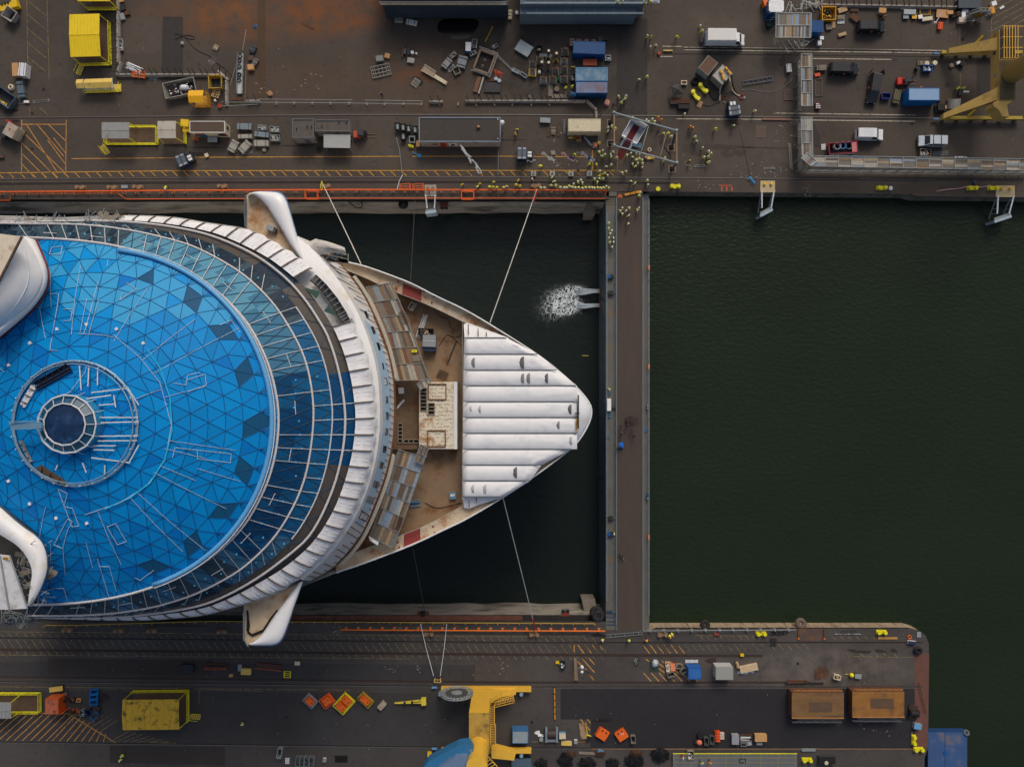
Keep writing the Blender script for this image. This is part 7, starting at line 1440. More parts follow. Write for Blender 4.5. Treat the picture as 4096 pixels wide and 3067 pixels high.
t=T('pop_up_tent','black pointed canopy tent beside a tool stand','tent',2708,358,1.9,0,14);mb=M();mb.add([(-.95,-1.,1.6),(.95,-1.,1.6),(.95,1.,1.6),(-.95,1.,1.6),(0,0,2.2)],[(0,1,4),(1,2,4),(2,3,4),(3,0,4)]);mb.ob('canopy',mt('black_canvas',(58,56,54),.7,var=.08),t)
for x in(-.9,.9):
 for y in(-.95,.95):M().ba((x,y,0),(x,y,1.6),.06).ob('leg',DS,t)
sk('small dark red open tray beside the black canopy tent',2736,331,1.1,.75,.5,0,BE,[mt('dark_red',(110,40,36),.6)],3,'tray','tray');ci('black and white hose coil above the yellow bollards',2779,328,.6,.12,BLK,3);bo('hose_crate','dark crate of black hoses at the foot of the tool stand','crate',2736,424,2.1,1.,.8,0,DS,BLK);st('tool_stand','brown topped tool stand with white bars below the canopy tent','tool stand',2722,402,3.6,1.,1.,-2,[DS,WHT,RUST],4,3,0);pa_('light wooden pallet lying beside the yellow bollards',2799,417,65,1.2,.9,mt('new_pallet',(170,136,96),.8),6)
gf('steel_ladder','long blue grey ladder frame lying on the open paving','ladder',3031,324,5.6,.75,6,1,9,mt('slate_ladder',(76,88,100),.6,.2),.12,0,.2);gf('floor_grate','brown steel floor grate leaning near the scaffold tower','grate',3154,381,1.7,1.8,8,7,2,mt('brown_grate',(120,104,92),.7),.09,0,.1);bo('hand_truck','small loaded hand truck on the oil stained paving','hand truck',3156,272,.9,1.5,.8,5,mt('grey_tan',(122,112,104),.7),FILM,bands=True)
hs('cable','thin pale cable curving over the paving south of the ladder frame','cable',[(2965,360),(3010,357),(3050,370),(3090,368),(3130,352),(3175,312)],.035,GRY);hs('cable','black cable from the tool stand to the navy machine cabin','cable',[(2810,420),(2840,428),(2870,410),(2880,412)],.05,BLK)
t=T('traffic_beam','short yellow barrier beam on the paving beside the yellow line','barrier',2672,203,.3,0,-1);M().bx(0,0,.15,1.7,.2,.22).ob('beam',YELP,t);M().bx(-.6,0,0,.15,.4,.15).ob('foot',DS,t);M().bx(.6,0,0,.15,.4,.15).ob('foot',DS,t);bo('fire_extinguisher_box','small red orange box at the end of the track channel','box',2637,213,.5,.6,.5,25,ORA,RED)
t=T('box_truck','white box truck parked beside the upper track channel','truck',2889,138,3.3,0,-.5);L_=5.3;bx_=M().bx(0,0,.9,L_,2.25,2.4).ob('cargo_box',WHT,t);mb=M();mb.bx(0,0,3.3,L_-.15,2.1,.05);mb.ob('box_roof',mt('off_white_roof',(206,204,198),.6,var=.03),t);d_=M().bx(.2,-1.15,1.1,1.3,.06,1.9).ob('side_door',WHT,t);M().bx(-.3,-1.2,1.4,.22,.05,.08).ob('handle',BLK,d_)
prof=[(2.75,.45),(4.75,.45),(4.8,.9),(4.2,1.25),(3.55,2.2),(2.75,2.35)];body_prism(prof,2.,.2,1.2).ob('cab',WHT,t);mb=M();mb.add([(4.16,-.82,1.32),(4.16,.82,1.32),(3.62,.72,2.14),(3.62,-.72,2.14)],[(0,1,2,3)]);mb.ob('windscreen',GLS,t)
for s_ in(-1,1):mb=M();mb.add([(4.,s_*1.005,1.3),(3.05,s_*1.005,1.3),(3.05,s_*.86,2.1),(3.5,s_*.86,2.1)],[(0,1,2,3)[::s_]]);mb.ob('side_window',GLS,t);M().bx(3.7,s_*1.2,1.4,.14,.3,.35).ob('mirror',BLK,t);M().bx(4.78,s_*.7,.75,.1,.35,.2).ob('headlight',mt('lamp_glass',(210,214,216),.15),t)
mb=M();mb.bx(2.72,0,2.3,.5,1.8,.75,0,.35,.85);mb.ob('wind_deflector',WHT,t);wh(t,(3.9,-1.5),2.2,.4);M().bx(0,0,.55,7.,.9,.3).ob('chassis',DS,t);M().bx(-2.72,0,.4,.12,2.2,1.6).ob('tail_lift',GRY,t)
BK=mt('black_car_paint',(24,26,30),.25,var=.05,spec=.6)
van('black van with orange disc emblems parked furthest north',3495,98,0,BK,5.3,1.95,1.95,logo=True);van('black van with orange disc emblems parked beside the scaffold tower',3385,268,-2,BK,5.6,1.95,1.95,logo=True);van('black van pointing south with its rear doors open',3505,348,-100,BK,5.5,1.95,1.95,opened=True,logo=True);van('white ribbed roof van parked above the red hose skip',3490,530,-1,WHT,5.2,2.,2.2,ribs=True);van('silver white van with two black roof bars facing west',3740,558,179,mt('silver_white',(186,194,200),.3),5.1,1.95,1.9,rack=True)
t=T('hose_skip','red and white open skip full of coiled blue hoses','skip',3372,592,1.4,0,4);skip_parts(t,5.4,2.1,1.5,mt('skip_red',(140,30,38),.55),None);M().bx(0,-1.07,.5,4.8,.04,.7).ob('white_side_band',WHT,t);M().bx(2.1,0,1.4,.9,1.8,.1).ob('pink_lid',mt('pink_red',(186,110,112),.6),t)
for i,(x,y,r_,m_,lb)in en(((3345,588,.6,GRY,'grey hose coil in the red skip, western end'),(3368,585,.62,mt('hose_blue',(44,110,160),.5),'bright blue hose coil in the middle of the red skip'),(3392,585,.65,mt('hose_slate',(70,96,116),.5),'slate blue hose coil at the eastern end of the red skip'))):ci(lb,x,y,r_,.1,m_,3,.9)
cn('light blue roofed site cabin beside a forklift and black van',3697,377,5.8,2.35,2.9,0,mt('cabin_blue',(10,92,152),.5,var=.06),mt('cabin_roof_blue',(124,154,186),.5,var=.04),ribs=False,cat='site cabin',name='site_cabin');sk('dark blue plastic tub beside the southward black van',3545,384,1.7,1.1,.8,0,mt('tub_blue',(22,42,110),.5),None,4,'tub','tub')
st('tool_bench','cluttered greenish tool bench west of the light blue cabin','bench',3590,385,2.6,1.3,.8,78,mt('olive_bench',(98,92,68),.7),4,2,1);bo('panel_case','white and maroon case at the corner of the light blue cabin','case',3612,361,1.,.4,.6,0,WHT,mt('maroon',(76,34,32),.6))
t=T('drum_trailer','trailer with a big round grey drum and open motor bay','trailer',3800,415,1.3,0,3);M().bx(-.6,-.5,.2,3.6,1.6,.4).ob('bed',DS,t);M().disc((1.,.9,1.),(0,-1,-.35),1.15,1.7,22).ob('drum',mt('grey_drum',(150,148,144),.6),t);M().bx(-1.5,-.5,.6,1.4,1.2,.5).ob('motor_bay',BLK,t);grid=M();grid.bx(-.7,-.5,.6,.5,.6,.4);grid.ob('brown_frame',CARD,t);wh(t,(.2,-1.6),1.7,.35)
t=T('orange_cone','orange traffic cone leaning behind the light blue cabin','cone',3692,348,.6);M().bx(0,0,0,.5,.5,.06).ob('base',ORA,t);M().cyl(0,0,.06,.2,.6,12,.05).ob('cone',ORA,t)
pw=(6,2,3,2,3,5,1,0);SCB=mt('pale_tube',(150,154,152),.5,.3)
pkr('scaffold_platform','large two bay plank platform scaffold beside the blue kiosk',[(3104,53),(3104,95),(3103,150)],[(3245,53),(3245,95),(3243,151)],4.5,2,20,7,(4,3,3,2,2,4,2,0),SCB,'scaffold');pkr('scaffold_platform','narrow plank scaffold running south from the upper track',[(3205,217),(3205,423)],[(3247,217),(3250,423)],4.,4,6,8,pw,SCB,'scaffold');pkr('scaffold_platform','narrow plank scaffold above the corner of the long planked fence',[(3204,470),(3208,622)],[(3249,470),(3251,625)],4.,3,6,9,pw,SCB,'scaffold');pkr('scaffold_platform','slanted corner plank platform joining two scaffold runs',[(3230,612),(3205,632)],[(3266,645),(3245,665)],4.3,1,4,10,pw,SCB,'scaffold')
pkr('scaffold_platform','very long plank covered scaffold run along the north quay edge',[(3250,665),(3600,672),(4130,682)],[(3250,624),(3600,628),(4130,637)],4.,17,5,11,pw,SCB,'scaffold')
for x0_,y0_,x1_,y1_,lb,n in((3196,240,3196,440,'galvanised scaffold guard side along the narrow plank scaffold',8),(3196,490,3196,680,'galvanised scaffold guard side below the second narrow scaffold',8),(3210,682,4120,690,'galvanised scaffold guard side along the long planked run',34)):
 a,b=P(x0_,y0_,1.5),P(x1_,y1_,1.5);t=T('scaffold_guard',lb,'scaffold',loc=(a.x,a.y,0));d_=b-a;d_.z=0;mb=M()
 for z in(1.,1.5,2.,2.6):mb.ba(V((0,0,z)),d_+V((0,0,z)),.06)
 for k in rg(n):f=k/n;mb.ba(d_*f+V((0,0,.1)),d_*(f+1/n)+V((0,0,2.6)),.05)
 mb.ob('tube_lattice',SE,t);mb=M();nn=V((-d_.y,d_.x,0)).normalized()*(.45 if x0_==x1_ else-.0);mb.ba(nn+V((0,0,.9)),d_+nn+V((0,0,.9)),.7,.05);mb.ob('lower_boards',mt('lower_plank',(112,106,96),.8,var=.25,vs=.8),t)
 for k in rg(0,n+1,2):M().ba(d_*(k/n),d_*(k/n)+V((0,0,4.)),.07).ob('standard',SCB,t)
tube_tangle('scaffold','diagonal scaffold stair tubes south of the large plank platform',3090,160,3240,190,3,26,9,20,70);tube_tangle('scaffold','pale scaffold boards and poles behind the white roofed kiosk',3140,5,3290,40,2.5,26,10,14,60)
t=T('kiosk','blue kiosk with a crumpled white roof and white lettering','kiosk',3105,27,2.9,0,0);KB_=mt('kiosk_blue',(0,58,112),.5,var=.06);M().bx(0,0,0,2.8,2.5,2.8).ob('wall',KB_,t);M().prism([(-1.4,-.75),(-1.1,-1.05),(1.1,-1.05),(1.4,-.75),(1.4,.9),(1.1,1.2),(-1.1,1.2),(-1.4,.9)],2.8,3.).ob('roof',mt('crumpled_white',(216,222,226),.4,var=.05,bump=.6,bs=1.5),t);TX('ETI',.5,WHT,t,(.3,-1.27,1.6),(R(90),0,0));M().bx(.2,-1.27,1.15,1.6,.03,.08).ob('white_line',WHT,t);TX('TALO',.55,WHT,t,(-1.42,.2,2.),(R(90),0,R(-90)))
for k in rg(4):M().bx(-1.+.45*k,-1.27,.15,.22,.03,.3).ob('warning_stripe',WHT,t)
bo('orange_tank','orange tank behind the blue kiosk','tank',3066,10,1.,1.2,1.4,20,ORA);bo('green_cabinet','small dark green cabinet at the foot of the blue kiosk','cabinet',3078,95,.8,1.,1.,0,mt('bottle_green',(20,50,44),.6))
cn('small ribbed blue container with a yellow plate beside the plank platform',3271,105,2.2,2.1,2.3,90,BLU,None,10);sk('yellow open skip full of cables in the northern yard',3316,54,2.6,2.5,1.2,0,mt('skip_amber',(202,146,24),.6,var=.1),[DS,RUST,YEL],8)
for x,y,m_,rt,l,w_,lb in((3371,38,WOOD,20,1.7,1.,'pile of loose brown boards east of the yellow skip'),(3365,69,WG,5,1.4,.8,'pale timber pack south of the loose boards'),(3316,107,WG,8,1.1,1.1,'grey pallet stack beside the small blue container'),(3370,137,WOOD,18,1.5,.6,'light timber blocks lying on the paving')):st('timber_stack',lb,'timber',x,y,l,w_,.5,rt,m_,4,2,0)
pa_('white frame pallet east of the small blue container',3364,87,2,1.3,.8,FILM,4);pa_('light pallet leaning by the grey pallet stack',3334,100,95,1.1,.7,WOOD,5);bo('white_box','white plastic box south of the small blue container','box',3288,152,.7,.6,.6,0,WHT);bo('white_box','grey white plastic box at the foot of the scaffold stair','box',3279,172,.7,.8,.7,0,FILM)
for x,y,l,w_,h_,rt,m_,ld,nm,lb in((3419,36,1.4,.9,.3,0,YELP,WD,'stillage','small yellow framed stillage by the northern barriers'),(3420,71,1.6,1.1,.5,-38,mt('slate_rust',(90,84,88),.7),RUST,'steel_box','slate and rust steel box near the black van'),(3531,42,1.3,.9,.7,-5,BE,CARD,'crate','beige crate behind a wooden cable drum'),(3640,48,2.2,.9,.7,-2,GRY,SE,'pipe_case','grey pipe case in the cluttered row'),(3624,67,1.,.8,.5,0,DGRY,GRY,'machine_box','dark machine with a round cover in the cluttered row'),(3658,68,.9,.7,.5,0,DS,CPY,'machine_box','orange topped machine in the cluttered row'),(3682,68,.8,.7,.6,10,mt('dark_red',(110,40,36),.6),WHT,'machine_box','red and white machine in the cluttered row'),(3710,75,1.9,.7,.5,8,BE,BE,'crate','cream case with a dark opening in the cluttered row'),(3851,79,1.35,.95,.9,3,mt('pale_pink_box',(190,176,160),.7),None,'crate','pale cardboard crate in front of the big cable reel'),(3801,50,1.1,.7,.7,0,CARD,None,'crate','brown crate in the cluttered row by a wooden drum'),(3855,58,.7,1.,.8,0,LBLU,WHT,'machine_box','pale blue machine beside the big cable reel'),(3862,42,1.1,.8,.6,0,FILM,None,'wrapped_load','grey wrapped load behind the pale blue machine'),(3770,55,2.2,1.5,.5,-5,WD,CARD,'timber_heap','heap of brown timber in the cluttered row')):bo(nm,lb,nm.replace('_',' '),x,y,l,w_,h_,rt,m_,ld)
gf('loose_frame','yellow brown window frame lying in the cluttered row','frame',3700,47,2.,1.2,1,1,0,mt('ochre_frame',(160,120,50),.7),.13,0,.2);so_('brown wooden cable drum leaning near the northern black van',3536,61,.6,.6,25,mt('drum_tan',(150,122,96),.8));so_('dark cable drum in the cluttered row near the big cable reel',3816,63,.5,.5,10,mt('slate_drum',(70,76,82),.7));so_('brown cable drum behind the dark one in the cluttered row',3834,55,.5,.4,15,mt('drum_tan',(150,122,96),.8));t=T('white_pole','white cone shaped pole leaning over the timber heap','pole',3758,68,.8,0,65);M().ba((-.9,0,.2),(.9,0,1.1),.16).ob('pole',WHT,t);M().cyl(-.9,0,0,.3,.3,10,.1).ob('base',WHT,t)  # the ochre piece is an empty window frame lying flat
bo('orange_case','bright orange plastic case lying alone south of the cluttered row','case',3762,103,.8,1.35,.6,-6,mt('signal_orange',(236,78,28),.5),None,bands=True);ci('white tyre ring by the northern barriers',3607,33,.3,.13,BE,1,0,'fender_ring','ring')
dr('dark barrel by the pale drums left of the crane',3672,272,.36,.9,DS);st('slatted_crate','grey slatted crate beside two round drums','crate',3687,252,1.4,.8,.5,0,WG,5,2);so_('round pale hose drum between slatted crate and barrels',3709,253,.42,.5,20,BE,True);dr('silver round drum near the crane wheel',3740,252,.42,.8,SE,BE);sk('blue and white parts bin below the pale drums',3711,273,1.8,1.2,.8,-3,BLU,[SE,WHT],5,'bin','bin')
bo('hand_cart','white topped hand cart beside a black machine on the open asphalt','cart',3835,251,.7,.5,.6,20,WHT);dr('black round machine beside the hand cart',3851,254,.5,.7,BLK);t=T('wheelbarrow','low brown trolley with a wooden disc on the asphalt','trolley',3808,261,.5);M().cyl(0,0,.2,.4,.2,14).ob('disc',WG,t);M().bx(.3,-.2,.1,.8,.1,.1).ob('handle',RED,t);wh(t,(-.2,),.6,.14)
t=T('work_cart','grey work cart with a white pipe pushed by a worker','cart',3846,366,.9,0,-5);M().bx(0,0,.3,.7,1.3,.5).ob('body',DGRY,t);M().tb([(.4,0,.7),(1.5,.1,.7)],.16,8).ob('pipe',WHT,t);M().ba((1.4,.1,.7),(2.4,.25,.7),.06).ob('rod',DS,t);wh(t,(-.1,),.9,.2)
sk('rusty open bin of film beside the long planked run',3702,610,2.1,1.4,.9,-3,mt('grey_rust_bin',(96,84,74),.7),[FILM,WOOD,GRY],7,'bin','bin');t=T('pipe_bundle','fan of thin silver rods beside the rusty bin','rods',3762,612,.1,0,3);pp(t,8,3.,.03,[SE],3,.1,1);pa_('white pallet beside the red hose skip',3294,588,92,1.1,.8,FILM,4);gf('steel_trolley','low open trolley frame with white wheels east of the scaffold','trolley',3275,350,1.4,3.2,1,1,0,mt('brown_bar',(96,80,68),.7),.08,0,.15);bo('red_case','small orange red case beside the narrow scaffold','case',3270,299,1.,.6,.4,12,mt('signal_red',(214,70,44),.5));st('pallet_load','grey wrapped pallet load at the top of the narrow scaffold','pallet load',3287,270,1.8,1.,.8,2,[WG,GRY],4,3,1);t=T('flower_crate','red crate filled with white round bottles','crate',3274,422,.8);M().bx(0,0,0,.9,1.2,.5).ob('crate',mt('dark_red',(110,40,36),.6),t)
for k in rg(8):M().ball(-.3+.3*(k%3),-.4+.35*(k//3),.6,.15,n=8).ob('bottle',WHT,t)
st('white_bench','pale railing and drum at the edge of the long planked run','bench',3845,628,2.2,.3,.6,-1,WHT,2,1);t=T('plank_pair','two grey planks lying along the western scaffold side','planks',3166,625,.2,0,94);M().bx(0,0,0,5,.22,.1).ob('plank',WG,t);M().bx(.2,.3,0,4.6,.2,.1).ob('plank',WG,t)
# ================================================================= DOCK EDGES
def pipe_rail(label,pts,r_,m,step,brk,padm,low=None,name='orange_pipe',dy=.35):
 a=P(*pts[0]);t=T(name,label,'railing',loc=(a.x,a.y,0));o=V((a.x,a.y,0));w3=[P(x,y,.75)-o for x,y in pts];M().tb(w3,r_,8).ob('main_pipe',m,t)
 if low:M().tb([P(x,y,.5)-o for x,y in low],.07,6).ob('edge_rail',m,t)
 L_=w3[-1].x;n=int(L_/step);pm=None
 for i in rg(n):
  x=(i+.5)*L_/n;y=next(p.y+(q_.y-p.y)*(x-p.x)/(q_.x-p.x)for p,q_ in zip(w3,w3[1:])if p.x<=x<=q_.x)
  if pm is None:
   pm=b_=M().bx(0,-dy*.5,.1,.32,dy+.2,.6).ob('bracket',brk,t);pd=e_=M().bx(0,-dy*.6,0,.55,dy+.35,.08).ob('foot_pad',padm,t)
  else:
   b_=pm.copy();LINK(b_);b_.parent=t;e_=pd.copy();LINK(e_);e_.parent=t
  b_.location=e_.location=(x,y,0)
 return t
OP=mt('rail_orange',(232,92,34),.5,var=.08)
pipe_rail('long orange pipe railing with a lower edge rail along the north dock edge',[(-60,769),(0,768),(700,762),(1400,759),(2050,760),(2426,762)],.14,OP,2.3,mt('rust_orange',(150,92,54),.7),CONC,[(-60,802),(40,802),(43,775),(180,775),(470,772),(505,797),(700,796),(1400,793),(2050,793),(2420,795),(2426,762)])
pipe_rail('straight orange pipe along the southern dock quay',[(1362,2518),(1700,2520),(2050,2522),(2421,2523)],.13,mt('pipe_orange',(238,108,26),.5,var=.06),2.2,ORA,mt('pad_white',(176,166,160),.8),None,'orange_pipe',-.5)
t=T('yellow_railing','long yellow guard railing along the southern dock edge','railing',loc=tuple(P(1300,2492)));o=V(t.location);yr=lambda x:2500-max(0,min(1,(x-300)/500))*16+max(0,x-900)*.0062;YR=mt('rail_yellow',(192,158,52),.6,var=.12)
mb=M();xs_=list(rg(185,2421,43))
for zz in(.5,1.05):mb.tb([P(x,yr(x),zz)-o for x in xs_],.06,5)
mb.ob('rail_tube',YR,t);pm=None
for x in xs_:
 p=P(x,yr(x))-o
 if pm is None:pm=q_=M().bx(0,0,0,.09,.09,1.05).ob('post',YR,t)
 else:q_=pm.copy();LINK(q_);q_.parent=t
 q_.location=p
t=T('edge_beam','rusty red brown steel channel running under the yellow railing','beam',loc=tuple(P(1600,2470,-1.2)));M().bx(0,0,0,47,.9,.3).ob('channel',mt('channel_rust',(96,60,50),.8,var=.25,vs=1),t)
for k in rg(18):M().bx(-23+2.7*k,0,.3,.1,.9,.25).ob('stiffener',RUST,t)
for x0_,y0_,lb in((1245,777,'orange square guard frame on the north dock edge beside the bridge wing'),(1870,779,'orange guard frame with inner bars on the north dock edge below the workers')):
 t=T('guard_barrier',lb,'barrier',x0_,y0_,1,0,0);mb=M()
 for z in(.1,1.):
  for a,b in(((-1.15,-.75),(1.15,-.75)),((1.15,-.75),(1.15,.75)),((1.15,.75),(-1.15,.75)),((-1.15,.75),(-1.15,-.75))):mb.ba((*a,z),(*b,z),.12)
 for a in(-1.15,1.15):
  for b in(-.75,.75):mb.ba((a,b,0),(a,b,1),.12)
 mb.ob('frame',OP,t);M().bx(0,0,.02,2.1,1.3,.04).ob('cover_plate',mt('wet_plate',(62,52,44),.8),t)
for x,lb in((1620,'orange trestle barrier standing on the north quay, western of two'),(1673,'orange trestle barrier standing on the north quay, eastern of two')):gf('trestle',lb,'barrier',x,745,2.1,.9,1,2,4,OP,.09,0,.8)
BRB=mt('brown_bollard',(134,108,82),.7,.1,var=.15,sn=(98,74,56),ss=2,sa=.3)
BO=[(318,748,'brown double bollard furthest west on the north quay'),(445,748,'brown double bollard beside a small blue pump on the north quay'),(548,746,'brown double bollard east of the small blue pump on the north quay'),(887,743,'pale brown double bollard on the north quay west of the bridge wing'),(1300,742,'brown double bollard carrying the yellow mooring strop'),(2143,741,'brown double bollard with a mooring line amid the watching crowd'),(265,2523,'brown double bollard furthest west on the southern dock quay'),(472,2524,'brown double bollard on the southern dock quay below the dome, second from the west'),(605,2525,'brown double bollard on the southern dock quay below the dome, third from the west'),(885,2529,'mossy double bollard on the southern quay just west of the bridge wing'),(1714,2538,'mossy double bollard between the two white chains on the southern quay'),(2137,2540,'double bollard holding the bow mooring line on the southern quay'),(2652,2541,'yellow brown double bollard beside two workers on the south pier'),(2703,743,'yellow double bollard on the north quay beside the dock gate'),(3532,749,'yellow double bollard with a white drum on the north basin edge'),(3896,750,'rusty yellow double bollard with hose, western of two on the north basin edge'),(3978,750,'rusty yellow double bollard with hose, eastern of two on the north basin edge'),(3048,2537,'yellow double bollard beside coiled black hoses on the south pier'),(3531,2531,'yellow double bollard near the pier head corner'),(3661,2963,'bright yellow double bollard upright on the pier east edge'),(3680,3001,'bright yellow double bollard with a grey rope coil above the blue barge'),(3232,3043,'yellow double bollard at the bottom edge east of the grey pontoon')]
bsrc={}
for x,y,lb in BO:
 c_='y' if 'yellow double' in lb and 'brown' not in lb else 'b';rt=90 if x==3661 else 0
 if c_ not in bsrc:bsrc[c_]=bollard(lb,x,y,BRB if c_=='b' else YELB,rt)
 else:dup(bsrc[c_],lb,x,y,.8,0,rt)
bo('pump','small blue pump on a plate between two bollards on the north quay','pump',498,747,1.2,.6,.4,0,mt('pump_blue',(70,110,140),.5),SE);t=T('yellow_bollard_cap','single round yellow bollard at the north end of the gate','bollard',2632,756,.6);M().cyl(0,0,0,.32,.6,14).ob('post',YELB,t);M().cyl(0,0,.6,.42,.15,14).ob('cap',YELB,t)
t=T('mooring_strop','yellow mooring strop looped round the bollard by the bridge wing','rope',1291,742);mb=M();mb.tb([(0,.6,.8),(-.25,-.4,.8),(0,-1.2,.9),(.25,-.4,.8),(0,.6,.8)],.07,5);mb.ob('loop',YELB,t)
def fender(label,px,py,bw,rot,s_=1.,lattice=False,zt=-1):
 t=T('quay_fender',label,'fender',px,py,0,0,0);FG=mt('fender_steel',(124,132,136),.5,.25,var=.12);FP=mt('fender_panel',(150,164,172),.5)
 M().bx(0,.9,0,bw,2.2,.1).ob('quay_plate',CONC_L if not lattice else mt('yellow_edge_plate',(176,158,120),.7),t)
 for x in(-.5,.5):M().cyl(x*bw*.45,1.4,.1,.26,.45,12).ob('plate_bollard',BRB if not lattice else YEL,t)
 for x in(-.42,.42):
  mb=M();mb.ba((x*bw,.1,.3),(x*bw*.75,-2.3*s_,-.6),.22,.2);mb.ob('arm',WHT,t)
  mb=M();a=(x*bw*.9,-.2,-.6);b=(x*bw*.8+.15,-2.6*s_,-3.4);mb.ba(a,b,.18)
  for k in rg(4):f=k/4;mb.ba((a[0],a[1]+(b[1]-a[1])*f,a[2]+(b[2]-a[2])*f),(x*bw*.75,.1-2.4*s_*(f+.25),.3-.9*(f+.25)),.1)
  mb.ob('side_lattice',FG,t)
 ca,sa=cos(R(rot)),sin(R(rot));mb=M();mb.bx(0,-3.*s_,-3.6,bw*.95,.5,3.,R(rot));mb.ob('fender_panel',FP,t);mb=M();mb.bx(0,-2.65*s_,-.9,bw*.9,.5,.2,R(rot));mb.ob('panel_cap',FG,t)
 return t
fender('grey steel fender arm on a pale plate at the north dock edge',1722,782,2.2,8);fender('steel lattice fender arm on a yellow edged plate over the basin',3070,766,2.8,28,1.3,True);fender('big open lattice fender frame at the far north east basin edge',4020,785,3.6,18,1.4,True)
def tyre(label,px,py,z,r_=.85,w=.42,m=BLK,tilt=(0,.3,1)):t=T('tyre_fender',label,'tyre',px,py,z,z-w,0);M().ring(0,0,w,r_*.66,w,20,8,tilt).ob('tyre',m,t);M().ring(0,0,w,r_*.5,w*.45,16,6,tilt).ob('inner_ring',DS,t);return t
tyre('black tractor tyre hanging on the pale pier wall near the gate',2820,2498,-.9);tyre('brown ribbed tractor tyre hanging on the pale pier wall',3203,2493,-.9,1.,.45,mt('tyre_brown',(96,82,72),.8));tyre('dark tyre stack hanging on the north dock wall beside the fender arm',1613,818,-2);tyre('black tyre of a pair stacked in the blue corner frame of the gate, upper',2383,2449,-1,1.1,.5);tyre('black tyre of a pair stacked in the blue corner frame of the gate, lower',2393,2464,-.6,1.1,.5)
t=T('corner_bracket','blue grey steel bracket holding two big tyres at the gate corner','bracket',2392,2470,-1.5,-1.6);M().bx(0,0,0,2.3,.25,.6).ob('beam',mt('slate_blue',(74,92,108),.5),t);M().bx(-1.,.9,0,.2,1.8,.4).ob('side',mt('slate_blue',(74,92,108),.5),t)
for x,y,z,lb in((1776,818,-2,'red brown twin roller fender on the north dock wall'),(2262,2458,-2,'red twin roller fender below the yellow railing')):
 t=T('roller_fender',lb,'fender',x,y,z,z-.8);M().bx(0,0,0,1.5,.6,.7).ob('bracket',mt('roller_red',(112,50,44),.7),t)
 for s_ in(-.4,.4):M().disc((s_,.5 if y>2000 else-.5,.4),(0,1 if y>2000 else-1,0),.36,.3,14).ob('roller',BLK,t)
t=T('wall_fender','black steel stool shaped fender on the southern dock wall','fender',1692,2462,-1.5,-2);M().bx(0,0,0,2.2,1.5,.5).ob('base',RUST,t);M().bx(0,.4,.5,1.,1.2,.8,0,.5,.6).ob('head',BLK,t)
hs('hose','black hose sagging down the north dock wall below the wing','hose',[(1436,765,.3),(1438,800,-1),(1455,825,-3),(1430,835,-3),(1395,810,-2)],.1,BLK)
for x0_,y0_,x1_,y1_,zz,lb in((2338,850,2352,812,-2.3,'pale steel ladder beside the gate on the north dock wall'),(2335,2412,2345,2462,-2.3,'pale steel ladder beside the gate on the southern dock wall')):
 a,b=P(x0_,y0_,-7),P(x1_,y1_,zz);t=T('wall_ladder',lb,'ladder',loc=tuple(b));d_=a-b
 for e in(-.3,.9):M().ba((e,0,0),d_+V((e,0,0)),.14).ob('stile',mt('pale_stile',(130,124,114),.7),t)
 mb=M()
 for k in rg(9):mb.ba(d_*(k/9)+V((-.3,0,0)),d_*(k/9)+V((.9,0,0)),.06)
 mb.ob('rung_lattice',DS,t)
MB_=mt('wall_block',(120,112,102),.9,var=.2);
for px_,py_,lb in((2367,835,'slanted concrete buttress beside the gate on the north side'),(2360,2424,'pale stone slab buttress beside the gate on the south side')):
 t=T('buttress',lb,'buttress',px_,py_,-4,-8);n_=-1 if py_<2000 else 1;M().prism([(-1.1,1.6),(1.1,1.6),(.5,-1.4),(-1.5,-1.4)]if n_<0 else[(-1.6,1.3),(1.,1.3),(1.5,-1.5),(-1.,-1.5)],0,4.2).ob('slab',MB_,t);M().bx(0,n_*-1.,4.2,1.2,.3,.1).ob('cap',CONC,t)
hs('hose','red and white hose laid along the north basin bollards','hose',[(3745,766),(3790,758),(3840,755),(3880,743),(3925,752),(3960,742)],.12,mt('pink_hose',(166,130,124),.7));dr('white round drum beside the yellow bollard on the north basin edge',3563,753,.36,.5,SE,WHT);dr('small blue buoy ball on the north basin edge',3899,727,.34,.4,mt('buoy_blue',(40,66,86),.5),name='buoy',cat='buoy')
t=T('pump_unit','bright blue pump lying on boards near the kerb rail','pump',3008,718,.5,0,-48);M().cyl(-.4,0,.1,.3,.4,12).ob('motor',mt('hook_blue',(40,120,170),.5),t);M().bx(.4,0,.1,1.,.35,.3).ob('casing',mt('hook_blue',(40,120,170),.5),t);M().bx(.1,-.3,0,1.8,.3,.1).ob('board',WG,t)
pa=M();a=P(2900,741.5);s_=struct('orange_painted_lettering',M().bx(0,0,-.001,.001,.001,.001),OP)
tx=TX('END OF THE SILL',.42,OP,s_,(a.x,a.y,.012),(0,0,R(180)),sx=.75)
mb=M()
for x in(2887,2907,2928):b=P(x,756);mb.bx(b.x,b.y,0,.17,.75,.014)
mb.ob('painted_stroke',OP,s_)
gf('handrail_section','thin silver handrail lying on paving near two workers','handrail',2800,664,2.3,.3,3,1,2,SE,.05);gf('handrail_section','thin silver handrail lying on paving near spilt plaster','handrail',3078,674,2.2,.25,3,1,-1,SE,.05);gf('handrail_section','long silver handrail lying at the south end of the gate road','handrail',2498,2537,6.8,.5,4,1,5,SE,.07,0,.3);t=T('timber_barrier','orange and brown timber baulk across the north end of the gate road','barrier',2532,772,.35,0,12);M().bx(0,0,0,3.6,.5,.22).ob('baulk',WD,t)
for k in rg(3):M().bx(-1.1+1.1*k,0,.22,.95,.42,.06).ob('orange_section',mt('amber_board',(196,136,40),.7),t)
